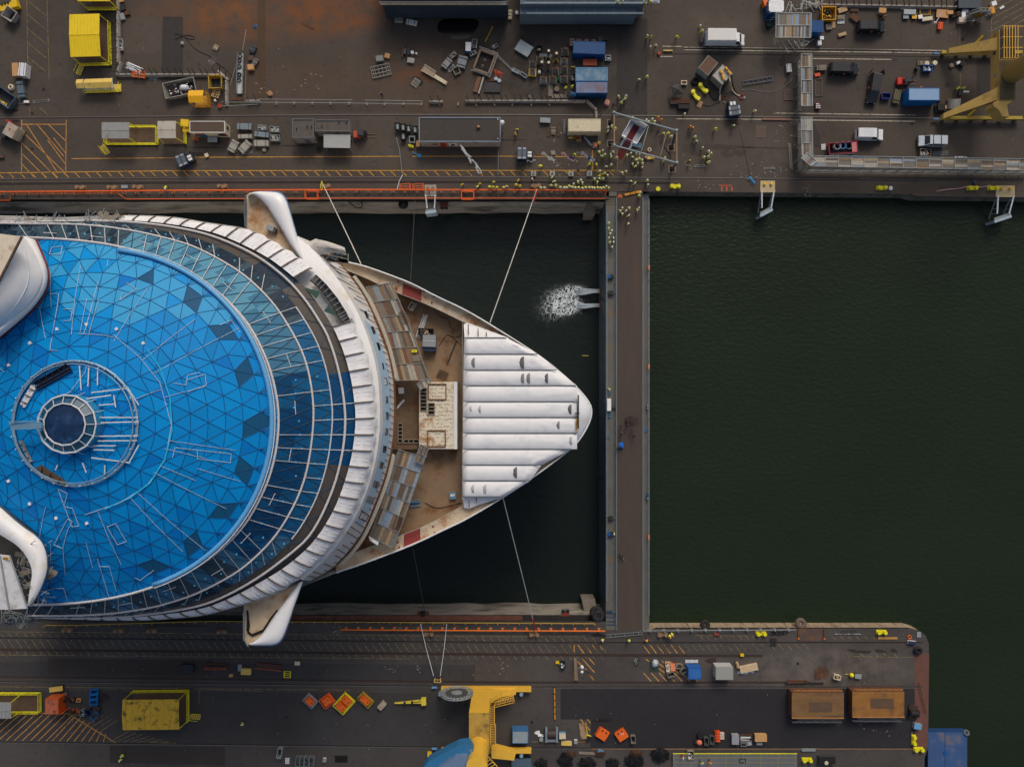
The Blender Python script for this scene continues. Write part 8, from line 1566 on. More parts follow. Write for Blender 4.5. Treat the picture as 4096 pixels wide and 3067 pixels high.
t=T('orange_cone','orange cone on the gate road near its north end','cone',2482,784,.5);M().cyl(0,0,0,.35,.08,14).ob('base',ORA,t);M().cyl(0,0,.08,.18,.5,12,.04).ob('cone',ORA,t)
pipe_rail('silver pipe handrail along the south pier north edge',[(2572,2522),(2900,2520),(3185,2518)],.06,SE,2.6,SE,CONC,None,'pipe_handrail',.2);t=T('hose_heap','heap of tangled black hoses behind the yellow pier bollard','hoses',3110,2533)
for k in rg(6):M().ring(-1.2+.5*k,.1*(k%3),.1,.35,.06,14,5).ob('loop',BLK,t)
t=T('hose_heap','heap of grey hoses and weeds near the pier head corner','hoses',3390,2530)
for k in rg(6):M().ring(-1.4+.55*k,.15*(k%3),.1,.35,.06,14,5).ob('loop',DGRY,t)
M().bx(0,-.2,0,5,.15,.12).ob('pipe',GRY,t)
# ================================================================= THE SOUTH YARD AND PIER
for i,(x,y)in en(((1682,2494),(1787,2494))):rp('white plastic chain from the yellow railing to the yellow box, '+('western' if i==0 else 'eastern')+' of two',[(x,y,1.),(x+(22 if i==0 else-10),y+95,.8),(1734 if i==0 else 1761,2702,1.)],.055,WHT,'barrier_chain')
gf('yellow_guard','small yellow three sided guard at the end of the white chains','guard',1750,2722,1.3,.5,2,1,0,YELP,.08,0,.9)
t=bo('machine','dark ribbed machine block on the south rail yard','machine',746,2674,2.2,1.5,.9,-1,mt('navy_black',(34,38,44),.5),DS)
for k in rg(5):M().bx(1.15,-.6+.3*k,.1,.2,.12,.7).ob('fin',DGRY,t)
sk('rusty open channel tray with an orange frame on the south rail yard',863,2664,4.,1.,.5,-2,RUST,None,3,'channel_tray','tray');gf('trestle','orange rail frame in front of the rusty channel tray','frame',861,2673,4.,.35,2,1,-1,mt('dull_orange',(170,90,56),.7),.07,0,.6);bo('steel_box','grey flat panel box beside a small yellow machine','panel',959,2670,.7,1.2,.3,0,GRY);bo('machine','small yellow platform machine in the south rail yard','machine',983,2686,1.8,1.1,.7,-3,YELP);bo('timber_heap','small heap of brown timber in the south rail yard','timber',923,2701,.7,.5,.4,10,WOOD,CARD)
t=T('steel_girder','dark brown steel girder with an orange edge strip in the south rail yard','girder',1074,2669,.6,0,-6);M().bx(0,.15,0,4.6,1.,.5).ob('body',mt('brown_girder_dark',(74,48,42),.8,var=.15),t);M().bx(-.1,-.5,.3,5.1,.12,.1).ob('edge_strip',mt('dull_orange',(170,90,56),.7),t)
gf('yellow_grid','square yellow ladder grid lying beside the dark girder','grid',1149,2696,1.3,1.2,1,3,-2,YELB,.09);bo('pump','small grey pump with a white hose in the south rail yard','pump',1189,2652,1.,.7,.5,-2,DGRY,BE)
t=cn('orange container with a sooty roof, open door and bicycles beside it',207,2825,2.85,2.45,2.6,90,mt('container_orange',(206,92,34),.5,var=.07),mt('sooty_pink_roof',(186,106,76),.6,var=.1,sn=(52,36,34),ss=1.1,sa=.45),11);M().bx(-1.4,-1.6,.15,.08,1.2,2.2,.5).ob('open_door',mt('container_orange',(206,92,34),.5),t)
bo('machine','greenish black machine with striped end behind the orange container','machine',224,2755,2.5,.9,.7,8,mt('dark_olive',(48,52,48),.6),YELP)
def bike(label,px,py,rot,m,lie=True):
 t=T('bicycle',label,'bicycle',px,py,.4,0,rot);z=.12 if lie else .34;up=(0,.1,1)if lie else(0,1,0)
 for x in(-.52,.52):w_=M().ring(x,0,z,.33,.035,16,5,up).ob('wheel',BLK,t);M().disc((x,0,z),up,.05,.05,8).ob('hub',SE,w_)
 k=V((0,1,.1))if lie else V((0,0,1));c=lambda x,h:V((x,0,z))+k*h
 mb=M()
 for a,b in((c(-.52,0),c(-.12,.5)),(c(-.52,0),c(0,0)),(c(0,0),c(-.15,.55)),(c(0,0),c(.4,.5)),(c(-.12,.5),c(.4,.5)),(c(.4,.6),c(.52,0))):mb.ba(a,b,.045)
 mb.ob('frame',m,t);mb=M();e=V((0,.3,.0))if not lie else V((.25,0,.2));mb.ba(c(.4,.62)-e,c(.4,.62)+e,.04);mb.ob('handlebar',SE,t);p=c(-.16,.6);M().bx(p.x,p.y,p.z,.25,.13,.06).ob('saddle',BLK,t);return t
bike('grey bicycle leaning against the orange container end',268,2775,90,GRY,False);bike('second dark bicycle leaning against the orange container side',262,2795,80,DS,False);bike('pale green bicycle lying on the pier asphalt',2549,2647,70,mt('mint',(150,180,160),.5));bike('dark bicycle lying on the gate road near its south end',2480,2233,-68,DS)
for x,y,l,w_,h_,rt,m_,lb in((288,2799,1.1,.8,.5,0,DS,'black tray with orange parts east of the orange container'),(314,2800,.8,.6,.5,-5,CARD,'small brown wooden frame box east of the orange container'),(300,2846,2.,1.3,.7,-2,WD,'dark brown open box of cables below the orange parts')):sk(lb,x,y,l,w_,h_,rt,m_,[ORA,RUST,DS],5,'open_box','box')
rb('white cage trolley at the corner of the dark brown open box',327,2852,.7,1.1,1.2,5,[WHT],3,n=6);BB=mt('bin_blue',(20,104,170),.5)
for x,y,lb in((374,2768,'bright blue open bin, northern of three in a column'),(372,2789,'bright blue open bin, middle of three in a column'),(372,2811,'bright blue open bin, southern of three in a column')):sk(lb,x,y,1.5,.9,.8,3,BB,None,4,'bin','bin',1.)
sk('dark navy tilted bin below the three bright blue bins',356,2849,1.1,1.2,.8,25,mt('bin_navy',(20,36,80),.5),None,5,'bin','bin');sk('blue bin with rusty inside, northern of the slanted pair',381,2839,1.,1.6,.7,-35,mt('bin_rusty_blue',(50,70,96),.6,sn=(76,52,42),ss=1),[RUST],6,'bin','bin');sk('blue bin with rusty inside, southern of the slanted pair',378,2862,1.,1.6,.7,-35,mt('bin_slate_blue',(42,84,124),.5),[RUST],7,'bin','bin');gf('rusty_trestle','rusty crossed steel trestle beside the blue bins','trestle',410,2793,1.8,.9,2,2,40,mt('dark_rust',(60,44,38),.8),.1,0,.4)
OM=mt('machine_orange',(230,96,30),.5,var=.08)
def skid(label,px,py,l,w_,rot,fr,n=1):
 t=T('skid_unit',label,'skid unit',px,py,1.1,0,rot);M().bx(0,0,.1,l,w_,.15).ob('skid_base',fr,t)
 for k in rg(n):
  c_=M().bx(0,(k-(n-1)/2)*w_/n,.25,l*.72,w_/n*.78,.85,0,.9,.85).ob('hood',OM,t)
  for x in(-.22,.2):M().bx(x*l,(k-(n-1)/2)*w_/n+.1,1.1,.2,.2,.03).ob('hatch_pad',BLK,c_)
 mb=M()
 for s_ in(-1,1):mb.ba((-l/2,s_*w_/2,.9),(l/2,s_*w_/2,.9),.1);mb.ba((s_*l/2,-w_/2,.9),(s_*l/2,w_/2,.9),.1)
 for x in(-1,1):
  for y in(-1,1):mb.ba((x*l/2,y*w_/2,.1),(x*l/2,y*w_/2,.95),.1)
 mb.ob('guard_frame',fr,t);return t
skid('orange skid unit in a grey frame, westernmost of the row',1238,2806,2.4,1.6,-42,GRY);skid('orange box unit without frame sides, second of the row',1306,2806,2.2,2.,38,OM);skid('pair of orange units in a bright yellow frame',1374,2816,2.6,3.2,-42,YELB,2);skid('orange unit in a black and yellow frame east of the pair',1460,2802,2.8,1.5,-42,mt('dull_yellow',(150,132,40),.6));bo('rounded_case','dirty pale round ended case beside the orange units','case',1527,2822,1.6,1.,.8,48,mt('dirty_cream',(160,148,130),.7,sn=(110,98,84),ss=2),mt('dirty_cream',(160,148,130),.7))
t=T('crane_jib','yellow crane jib with hydraulic head lying on the asphalt','crane jib',1640,2810,.8,0,4);M().add([(-3.,-.1,.2),(2.2,-.3,.2),(2.2,.3,.2),(-3.,.1,.2),(-3.,-.1,.45),(2.2,-.3,.8),(2.2,.3,.8),(-3.,.1,.45)],[(4,5,6,7),(0,1,5,4),(1,2,6,5),(2,3,7,6),(3,0,4,7)]).ob('boom',mt('jib_yellow',(222,190,70),.5),t);M().bx(2.6,0,0,.9,1.25,1.).ob('head',mt('jib_yellow',(222,190,70),.5),t)
for x in(-1.,.4):M().bx(x,0,.6,.35,.5,.3).ob('bracket',BLK,t)
M().tb([(.2,.25,.9),(1.2,.1,.95),(2.,.25,.9)],.05).ob('hydraulic_hose',BLK,t)
CRY=mt('crane_yellow',(214,168,60),.5,var=.07);CRD=mt('dirty_crane_yellow',(170,138,62),.7,var=.15,vs=.8,sn=(88,76,46),ss=.6,sa=.45)
t=T('portal_crane','yellow portal crane with blue machine house and big cable reel at the bottom edge','crane',loc=tuple(P(1915,2890,6)[:2])+(0,));o=V(t.location)
def CP_(x,y,z):return P(x,y,z)-o
yN=CP_(0,2757,2).y;yT=CP_(0,2850,12.7).y;xw=CP_(1876,0,12.7).x;xe=CP_(1956,0,12.7).x
mb=M();mb.add([(xw+.1,yN,2),(xe+.1,yN,2),(xe,yT,12.7),(xw,yT,12.7),(xw,yT-7.2,12.7),(xe,yT-7.2,12.7),(xw+.1,yT-7.,2),(xe+.1,yT-7.,2)],[(0,1,2,3),(6,0,3,4),(1,7,5,2),(7,6,4,5)]);mb.ob('portal_leg',CRY,t)
mb=M();mb.add([(xw,yT,12.72),(xe,yT,12.72),(xe,yT-7.2,12.72),(xw,yT-7.2,12.72)],[(3,2,1,0)]);mb.ob('portal_top',CRD,t)
mb=M();pts=[(xe,2.),(CP_(2064,0,2.2).x,1.4),(CP_(2064,0,2.2).x,2.4),(CP_(2010,0,3.2).x,3.4),(xe+1.2,4.6),(xe+.1,6.5)];mb.v=[(x,yN+e,z)for e in(0,-.8)for x,z in pts];n=len(pts);mb.f=[tuple(rg(n)),tuple(rg(2*n-1,n-1,-1))]+[(i,n+i,n+(i+1)%n,(i+1)%n)for i in rg(n)];mb.m=[0]*len(mb.f);mb.ob('gusset',CRY,t)
for yy,nm in((CP_(0,2757,1.2).y+.2,'sill_beam'),(CP_(0,2998,1.2).y,'sill_beam')):
 mb=M();mb.bx(CP_(1945,0,1).x,yy,.9,17,.9,.8);s_=mb.ob(nm,CRY,t)
 for x in(1770,1790,2040,2080):M().disc((CP_(x,0,.5).x,yy-.2,.45),(0,1,0),.42,.4,14).ob('wheel',DS,s_)
 for x in(1762,2085):M().cyl(CP_(x,0,1).x,yy-.9,.6,.35,1.2,12).ob('drive_motor',mt('motor_blue_grey',(126,150,166),.5),s_);M().bx(CP_(x+(-25 if x<1900 else 25),0,1).x,yy,.5,1.,.3,.3).ob('buffer',LBLU,s_)
rc=CP_(1827,2772,5);M().disc((rc.x,rc.y-.2,rc.z),(0,1,0),1.,.4,16).ob('reel_hub',GRY,t);mb=M();mb.ring(rc.x,rc.y-.15,rc.z,3.,.09,36,5,(0,1,0));mb.ring(rc.x,rc.y+.15,rc.z,3.,.09,36,5,(0,1,0))
for k in rg(22):a=2*PI*k/22;c_,s_=cos(a),sin(a);mb.ba((rc.x+.5*c_,rc.y,rc.z+.5*s_),(rc.x+3*c_,rc.y,rc.z+3*s_),.1,.3)
mb.ob('cable_reel_lattice',mt('reel_steel',(150,156,158),.45,.3),t);M().disc((rc.x,rc.y-.12,rc.z),(0,1,0),2.1,.24,30).ob('wound_cable',mt('wound_cable',(70,74,76),.6),t);M().ba((rc.x,rc.y-.3,rc.z),(rc.x,rc.y-4.4,.5),.4).ob('reel_stand',DGRY,t);M().ba((rc.x+1.6,rc.y-.5,rc.z),(rc.x+1.6,rc.y-3.4,.4),.5).ob('brown_strut',RUST,t)
cc=CP_(1915,2985,12.7);M().cyl(cc.x,cc.y,12.7,1.75,7,24).ob('slewing_column',CRY,t)
for i,(a,b)in en((((1968,2810,4),(1968,2895,9)),((1972,2895,9),(1972,2975,9)),((2055,2790,3),(1975,2810,4)))):
 mb=M();pa,pb=CP_(*a),CP_(*b);mb.ba(pa,pb,.9,.08);s_=mb.ob('stair_flight' if i!=1 else 'walkway',mt('grating_dark',(90,76,52),.7),t);mb=M();d_=(pb-pa);w_=V((-d_.y,d_.x,0)).normalized()*.45
 for e in(-1,1):
  mb.ba(pa+w_*e+V((0,0,1)),pb+w_*e+V((0,0,1)),.08);mb.ba(pa+w_*e,pb+w_*e,.1)
  for k in rg(5):mb.ba(pa+d_*(k/4)+w_*e,pa+d_*(k/4)+w_*e+V((0,0,1)),.06)
 for k in rg(12):mb.ba(pa+d_*(k/12)-w_,pa+d_*(k/12)+w_,.1)
 mb.ob('handrail_lattice',CRY,s_)
HB=mt('house_blue',(44,104,146),.5,var=.08);HS=mt('house_slate',(96,118,148),.5,var=.1,sn=(140,110,92),ss=1.2,sa=.15)
z0_=18;top=[CP_(x,y,z0_)for x,y in((1690,3072),(1712,3045),(1832,2981),(1874,2975),(1886,2992),(1925,3062),(1945,3110),(1690,3130))];mb=M();mb.prism(top,15.5,z0_);mb.ob('machine_house',HB,t);t2=[CP_(x,y,z0_+1)for x,y in((1750,3072),(1822,3026),(1868,3022),(1890,3072),(1880,3125),(1750,3125))];M().prism(t2,z0_,z0_+1).ob('house_roof',HS,t);sd=[CP_(x,y,z0_+.05)for x,y in((1886,2992),(1925,3062),(1920,3075),(1876,2998))];M().sheet(sd).ob('house_side_roof',HS,t)
ar=[(xe+.2,CP_(0,3005,6).y),(CP_(2062,0,4).x,CP_(0,3010,4).y),(CP_(2056,0,4).x,CP_(0,3034,4).y),(xe+.2,CP_(0,3046,6).y)];M().prism(ar,2.2,4.6).ob('side_arm',CRY,t)
mb=M();a,b=CP_(1935,3005,14),CP_(1990,3065,14);mb.ba(a,b,.12)
for k in rg(7):mb.ba(a.lerp(b,k/6),a.lerp(b,k/6)+V((-1.2,-.8,0)),.1)
mb.ba(a+V((-1.2,-.8,0)),b+V((-1.2,-.8,0)),.12);mb.ob('slanted_ladder_lattice',CRY,t)
CRG=mt('crane_khaki',(186,152,82),.6,var=.08,sn=(122,84,48),ss=.35,sa=.22);CRM=mt('mossy_crane_top',(82,72,48),.85,var=.25,vs=.6,sn=(66,68,30),ss=.5,sa=.3)
t=T('portal_crane','weathered yellow portal crane base with thick round leg on the north tracks','crane',loc=tuple(P(4020,330,5)[:2])+(0,));o=V(t.location)
xb0,xb1=CP_(3998,0,9).x,CP_(4062,0,9).x;yb1,yb0=CP_(0,118,9).y,CP_(0,400,9).y
mb=M();mb.bx((xb0+xb1)/2,(yb0+yb1)/2,6.35,xb1-xb0,yb1-yb0,2.6);mb.ob('cross_beam',CRG,t);M().sheet([(xb0,yb0,8.97),(xb1,yb0,8.97),(xb1,yb1-5.5,8.97),(xb0,yb1-5.5,8.97)]).ob('cross_beam_top',CRM,t)
mb=M()
for k in rg(6):x=xb0+.25+(xb1-xb0-.4)*k/5;mb.ba((x,yb1-5.5,9.9),(x,yb1+.3,9.9),.1)
for k in rg(4):y=yb1-5.5+1.9*k;mb.ba((xb0,y,9.8),(xb1+.8,y,9.8),.08);mb.ba((xb0+.1,y,9),(xb0+.1,y,9.9),.08)
mb.ob('platform_railing_lattice',CRY,t);M().sheet([(xb0+.1,yb1-5.4,8.975),(xb1,yb1-5.4,8.975),(xb1,yb1,8.975),(xb0+.1,yb1,8.975)]).ob('platform_grating',mt('dark_grating',(52,42,34),.8,var=.2),t)
lc=CP_(4040,295,9);mb=M();mb.cyl(lc.x+.3,lc.y,8.9,1.75,38,28);mb.ob('round_leg',mt('leg_khaki',(196,164,96),.55,var=.06),t,True)
for(ex,ey,ez),(bx,by,bz),wz in(((3790,208,1.6),(3972,190,7.),1.),((3768,468,1.6),(3975,385,7.),1.)):
 a,b=CP_(ex,ey,ez),CP_(bx,by,bz);mb=M();w0,w1=.45,1.15
 mb.v=[(a.x,a.y-w0,.9),(a.x,a.y+w0,.9),(b.x,b.y+w1,6.3),(b.x,b.y-w1,6.3),(a.x,a.y-w0,2.1),(a.x,a.y+w0,2.1),(b.x,b.y+w1,8.6),(b.x,b.y-w1,8.6)];mb.f=[(0,1,2,3),(7,6,5,4),(0,3,7,4),(1,5,6,2),(0,4,5,1),(3,2,6,7)];mb.m=[0]*6;mb.ob('slanted_girder',CRG,t);M().add([(a.x+1.5,a.y-w0*.9,2.85),(a.x+1.5,a.y+w0*.9,2.85),(b.x,b.y+w1*.92,8.63),(b.x,b.y-w1*.92,8.63)],[(0,3,2,1)]).ob('girder_top',mt('brown_girder_top',(108,82,46),.8,var=.2,vs=.5),t)
for yy in(212,474):
 y=CP_(0,yy,1).y;x0_,x1_=CP_(3762,0,1).x,CP_(4085,0,1).x;mb=M();mb.bx((x0_+x1_)/2,y,.75,x1_-x0_,.6,.7);s_=mb.ob('sill_beam',mt('olive_yellow',(158,136,50),.6),t)
 for k in rg(6):M().disc((x0_+.8+k*(x1_-x0_-1.6)/5,y-.2,.4),(0,1,0),.38,.4,14).ob('wheel',DS,s_)
 M().bx(x0_-.6,y,.5,1.2,.35,.35).ob('buffer',mt('buffer_blue',(90,112,150),.5),s_)
 for k in rg(2):M().ba((x0_+5+4*k,y+.3,1.4),(x0_+6.6+4*k,y+2.2,3.4),.3).ob('yellow_strut',YEL,t)
a=CP_(4000,400,8);mb=M();mb.prism([CP_(3972,412,8.8),CP_(4000,397,8.8),CP_(4060,397,8.8),CP_(4028,420,8.8),CP_(4036,468,8.8),CP_(4010,466,8.8),CP_(3995,438,8.8),CP_(3972,425,8.8)],6.2,8.8);mb.ob('corner_gusset',CRG,t)
for px_,py_,m_ in((3990,212,NAVY),(3972,302,GRY)):p=CP_(px_,py_,7.7);M().bx(xb0-.03,p.y,7.2,.06,.5,.7).ob('sign_plate',m_,t)
TX('TELESTE 2005',.55,BLK,t,(xb0-.03,(yb0+yb1)/2+4.5,7.6),(R(90),0,R(-90)))
t=T('cable_reel','big spoked steel cable reel standing by the northern barriers','cable reel',3914,60,2.,0,0);mb=M()
for yy in(-.3,.3):mb.ring(0,yy,2.1,2.,.07,30,5,(0,1,0))
for k in rg(16):a=2*PI*k/16;mb.ba((.3*cos(a),0,2.1+.3*sin(a)),(2*cos(a),0,2.1+2*sin(a)),.08,.5)
mb.ob('spoke_lattice',mt('reel_steel',(150,156,158),.45,.3),t);M().disc((0,-.25,2.1),(0,1,0),.8,.5,18).ob('core',mt('ochre_core',(140,108,40),.7),t)
for s_ in(-1,1):mb=M();mb.ba((-1.6,s_*.6,0),(0,s_*.6,2.1),.14);mb.ba((1.6,s_*.6,0),(0,s_*.6,2.1),.14);mb.ob('stand',GRY,t)
bo('dark_machine','dark blue black machine behind the northern barriers','machine',3880,14,4.2,1.7,1.3,0,mt('blue_black',(32,44,54),.5),mt('slate_lid',(56,66,74),.5));bo('yellow_machine','small yellow machine with flaps beside the big cable reel','machine',3967,42,1.1,1.2,.8,10,YEL,mt('amber_board',(196,136,40),.7));bo('white_hopper','white funnel bin near the big cable reel','bin',3977,14,.9,.8,.8,20,WHT);bo('white_board','white board lying on the faded hatching','board',4008,31,.9,.35,.1,30,WHT)
t=T('barrier_pole','dark red barrier beam with orange panels lying north to south','barrier',2219,2815,.4,0,91);M().bx(0,0,0,6.2,.38,.25).ob('beam',mt('maroon',(76,34,32),.6),t)
for k in rg(5):M().bx(-2.5+1.25*k,0,.25,1.,.26,.06).ob('orange_panel',mt('ochre_orange',(176,122,50),.7),t)
cn('blue and white striped container roof near the crane walkway',2081,2947,2.95,2.35,2.3,0,mt('faded_container_blue',(56,104,150),.5),mt('striped_grey_roof',(136,148,156),.55,var=.15,vs=1.2,sn=(104,84,74),ss=.6,sa=.2),9)
t=T('winch','blue grey cable winch with wire drum beside the striped container','winch',2207,2943,1.3,0,0)
for s_ in(-1,1):M().bx(s_*1.,0,.1,.4,2.6,1.).ob('side_frame',mt('winch_blue_grey',(110,128,142),.5),t)
M().disc((-.8,.2,.8),(1,0,0),.75,1.6,20).ob('drum',mt('wire_drum',(60,48,42),.6),t);M().bx(0,-1.1,.1,1.6,.5,.6).ob('motor',GRY,t);t=bo('power_pack','white and light blue power pack beside the cable winch','power pack',2250,2943,1.2,1.05,.9,3,LBLU,BE);dr('grey round drum at the west side of the winch',2165,2957,.36,.6,GRY);t=T('film_sheet','white crumpled plastic lying between container and winch','plastic sheet',2150,2930);M().blob(0,0,0,.5,.4,.25,4,.4).ob('sheet',WHT,t);M().blob(.6,-.5,0,.5,.3,.25,5,.4).ob('fold',WHT,t)
t=T('rusty_plate','rusty steel plate on a pallet with yellow edge','steel plate',2333,2925,.4,0,97);M().bx(0,0,0,2.9,1.3,.3).ob('plate',mt('rust_cream',(150,128,100),.8,sn=(92,56,44),ss=.7,sa=.6),t);M().bx(.2,-.7,.1,2.6,.12,.25).ob('edge',YEL,t);bo('pallet_jack','yellow pallet jack beside the rusty plate','pallet jack',2355,2953,.9,.8,.7,75,YELB,BLK);bo('control_unit','cream and yellow striped base beside the winch','control unit',2266,2972,1.9,.8,.4,-2,BE,YELP);bo('control_unit','small white box beside the cream striped base','box',2303,2967,.6,.7,.6,0,WHT,GRY)
for x,y,rt,lb,num in((2411,2937,-32,'flat orange square box with two black pads, western of two',''),(2487,2940,34,'flat orange square box marked with the number twelve','12')):
 t=T('orange_box',lb,'box',x,y,.8,0,rt);M().bx(0,0,.08,1.95,1.85,.6).ob('body',OM,t);M().bx(-.08,-.08,0,2.1,1.8,.08).ob('base',mt('dark_orange',(170,76,36),.6),t)
 l_=M().bx(0,0,.68,2.,1.9,.05).ob('lid',OM,t)
 for e in(-.4,.4):M().bx(e,.6,.73,.3,.3,.03).ob('pad',BLK,l_)
 if num:TX('12',.6,WHT,l_,(.25,.2,.76),(0,0,R(-15)))
GB=mt('green_grey_bin',(108,106,94),.7)
for x,y,l,w_,rt,lb in((2533,2957,.9,1.5,3,'olive grey open bin alone east of the orange boxes'),(2684,2698,1.4,.95,18,'olive open bin below the orange and white bag'),(2735,2683,1.3,.9,38,'olive open bin tilted beside the small blue container'),(2826,2964,.85,1.5,2,'dark open bin west of its twin near the orange barrier stack'),(2848,2959,.85,1.6,2,'dark open bin next to the orange barrier stack'),(3349,2708,1.3,.9,-14,'cream open bin with scrap on the pale pier')):sk(lb,x,y,l,w_,.8,rt,GB if 'olive' in lb else BE if 'cream' in lb else mt('dark_bin',(72,76,72),.6),SCRAP if 'cream' in lb else None,3,'bin','bin')
bo('yellow_case','small yellow case on the pier asphalt','case',2230,2649,.65,.45,.4,0,YEL);sk('black tray with white parts beside the small yellow case',2251,2659,.9,1.4,.7,3,BLK,[WHT,GRY],4,'tray','tray')
t=T('block_stack','tall ladder like stack of brown wooden blocks on the pier','timber stack',2306,2676,.6,0,93)
for k in rg(14):M().bx(-2.+.3*k,.12,0,.18,.42,.5).ob('block',mt('brown_block',(150,122,100),.8),t)
M().bx(0,.35,0,4.2,.1,.6).ob('side_board',WG,t);M().bx(0,-.1,0,4.2,.1,.6).ob('side_board',WG,t);t=T('sack','white crumpled sacks beside the wooden block stack','sacks',2328,2678);M().blob(0,.5,0,.3,.35,.3,3).ob('sack',WHT,t);M().blob(0,-.4,0,.3,.3,.3,4).ob('sack',FILM,t)
t=T('wrapped_bale','silver wrapped round bale on a dark green sheet','bale',2619,2650);M().blob(0,0,0,.75,.85,.9,6,.15,14).ob('bale',mt('silver_wrap',(170,176,180),.35,bump=.4),t,True);M().prism([(-1.1,-1.6),(.7,-1.7),(.8,.6),(-1.,.6)],0,.06).ob('green_sheet',mt('dark_green_sheet',(44,58,46),.7),t)
for x,y,l,w_,m_,f_,lb in((2671,2656,.9,.8,WOOD,[NAVY,WHT],'small timber crate with blue goods on the pier'),(2673,2677,.7,.85,BE,[RUST,WHT],'white small crate with a brown coil on the pier'),(2716,2664,1.2,.9,WG,[GRY,DS],'grey timber crate of grey goods on the pier')):sk(lb,x,y,l,w_,.6,0,m_,f_,5,'crate','crate')
bo('big_bag','orange and white goods bag on the pier','bag',2692,2669,.85,1.3,.8,3,ORA,mt('orange_white',(222,130,90),.6));cn('small blue container with rust streaks on the pier',2779,2693,2.45,2.1,2.3,0,mt('pier_blue',(30,88,160),.5,var=.07),mt('pier_blue_roof',(52,104,168),.5,var=.07,sn=(70,60,62),ss=.8,sa=.2),9);pa_('white pallet leaning above the small blue pier container',2767,2644,0,2.4,.6,FILM,4)
t=T('concrete_block','large plain pale grey block unit on the pier','block unit',2898,2692,2.4,0,0);M().bx(0,0,0,3.2,2.35,2.3).ob('body',mt('pale_block',(168,168,166),.8,var=.06),t);M().bx(0,0,2.3,3.25,2.4,.1).ob('lid',mt('speckled_lid',(140,142,136),.85,var=.12,vs=5),t);st('timber_pack','pale sawn boards half wrapped in light blue film','timber',2996,2673,3.4,1.3,.7,12,mt('pale_boards',(196,174,140),.8,var=.1),6,2,0);st('timber_pack','small timber pack standing beside the pale boards','timber',2951,2660,.55,1.3,.5,18,WOOD,3,2,1);t=T('film_sheet','light blue plastic film under the pale boards','plastic sheet',2985,2688);M().blob(-.4,0,0,1.2,.4,.25,4,.3).ob('sheet',mt('pale_blue_film',(150,168,194),.4),t);M().blob(1.,.1,0,.5,.3,.25,5,.3).ob('fold',mt('pale_blue_film',(150,168,194),.4),t)
t=T('steel_plate','rusty dark steel plate on the pier edge between two orange feet','steel plate',3243,2537);M().bx(0,0,0,4.4,2.4,.06).ob('plate',mt('purple_rust',(82,66,58),.7,var=.2,vs=.5,sn=(110,74,40),ss=.5,sa=.3),t)
for x in(-2.4,2.5):M().bx(x,.2,0,.3,1.6,.2).ob('foot',RUST,t);M().bx(x,-.7,.2,.3,.3,.1).ob('orange_tip',ORA,t)
t=T('steel_plate','rusty keyhole shaped plate on the pale pier paving','steel plate',3283,2690);M().cyl(.35,.1,0,1.15,.03,28).ob('round_plate',mt('keyhole_rust',(78,54,42),.8,var=.25,vs=.8,sn=(120,74,34),ss=.8,sa=.3),t);M().bx(-.55,-.3,.032,1.3,2.,.03).ob('square_plate',mt('keyhole_rust',(78,54,42),.8),t)
bo('drain_box','rusty drain box straddling the pier rail, northern','drain',3093,2558,1.2,.6,.15,0,mt('copper_rust',(120,76,54),.8),DS);bo('drain_box','rusty drain box straddling the pier rail, southern','drain',3093,2577,1.1,.6,.15,0,mt('copper_rust',(120,76,54),.8),DS);bo('buffer_stop','yellow buffer block at the end of the pier rail','buffer',2969,2620,.65,.45,.5,0,YEL);bo('red_box','small dark red box near the pier handrail','box',2867,2536,1.,.5,.4,0,RED,mt('brick_red',(120,62,54),.7))
for x,y,l,w_,lb in((3189,2724,3.9,.55,'rusty brown beam on the kerb above the hoppers'),(3178,2734,3.6,.35,'dark steel plate strip beside the kerb, western'),(3252,2732,3.9,.4,'dark steel plate strip beside the kerb, eastern'),(3550,2551,3.7,.35,'light timber beam near the pier head bollard')):t=T('beam',lb,'beam',x,y);m_=mt('tan_timber',(176,134,70),.7)if 'timber' in lb else RUST if 'rusty' in lb else DS;M().bx(0,0,0,l,w_,.15).ob('beam',m_,t);M().bx(0,w_*.3,.15,l*.96,w_*.2,.06).ob('flange',m_,t)
t=T('buoy','round yellow buoy beside a small engine on the pale pier','buoy',3407,2700,.5);M().ball(0,0,.45,.45,n=14).ob('float',YELB,t);M().bx(-.8,.1,.1,.6,.1,.1).ob('eye',YELP,t);bo('engine','small dark engine frame beside the yellow buoy','engine',3433,2704,1.2,.9,.6,-3,DS,GRY)
HR=mt('hopper_rust',(118,88,54),.8,var=.2,vs=.5,sn=(82,64,46),ss=.4,sa=.5,stretch=(.35,1.4,1));HO=mt('hopper_orange_rust',(136,94,44),.8,var=.2,vs=.5,sn=(84,64,50),ss=.35,sa=.45)
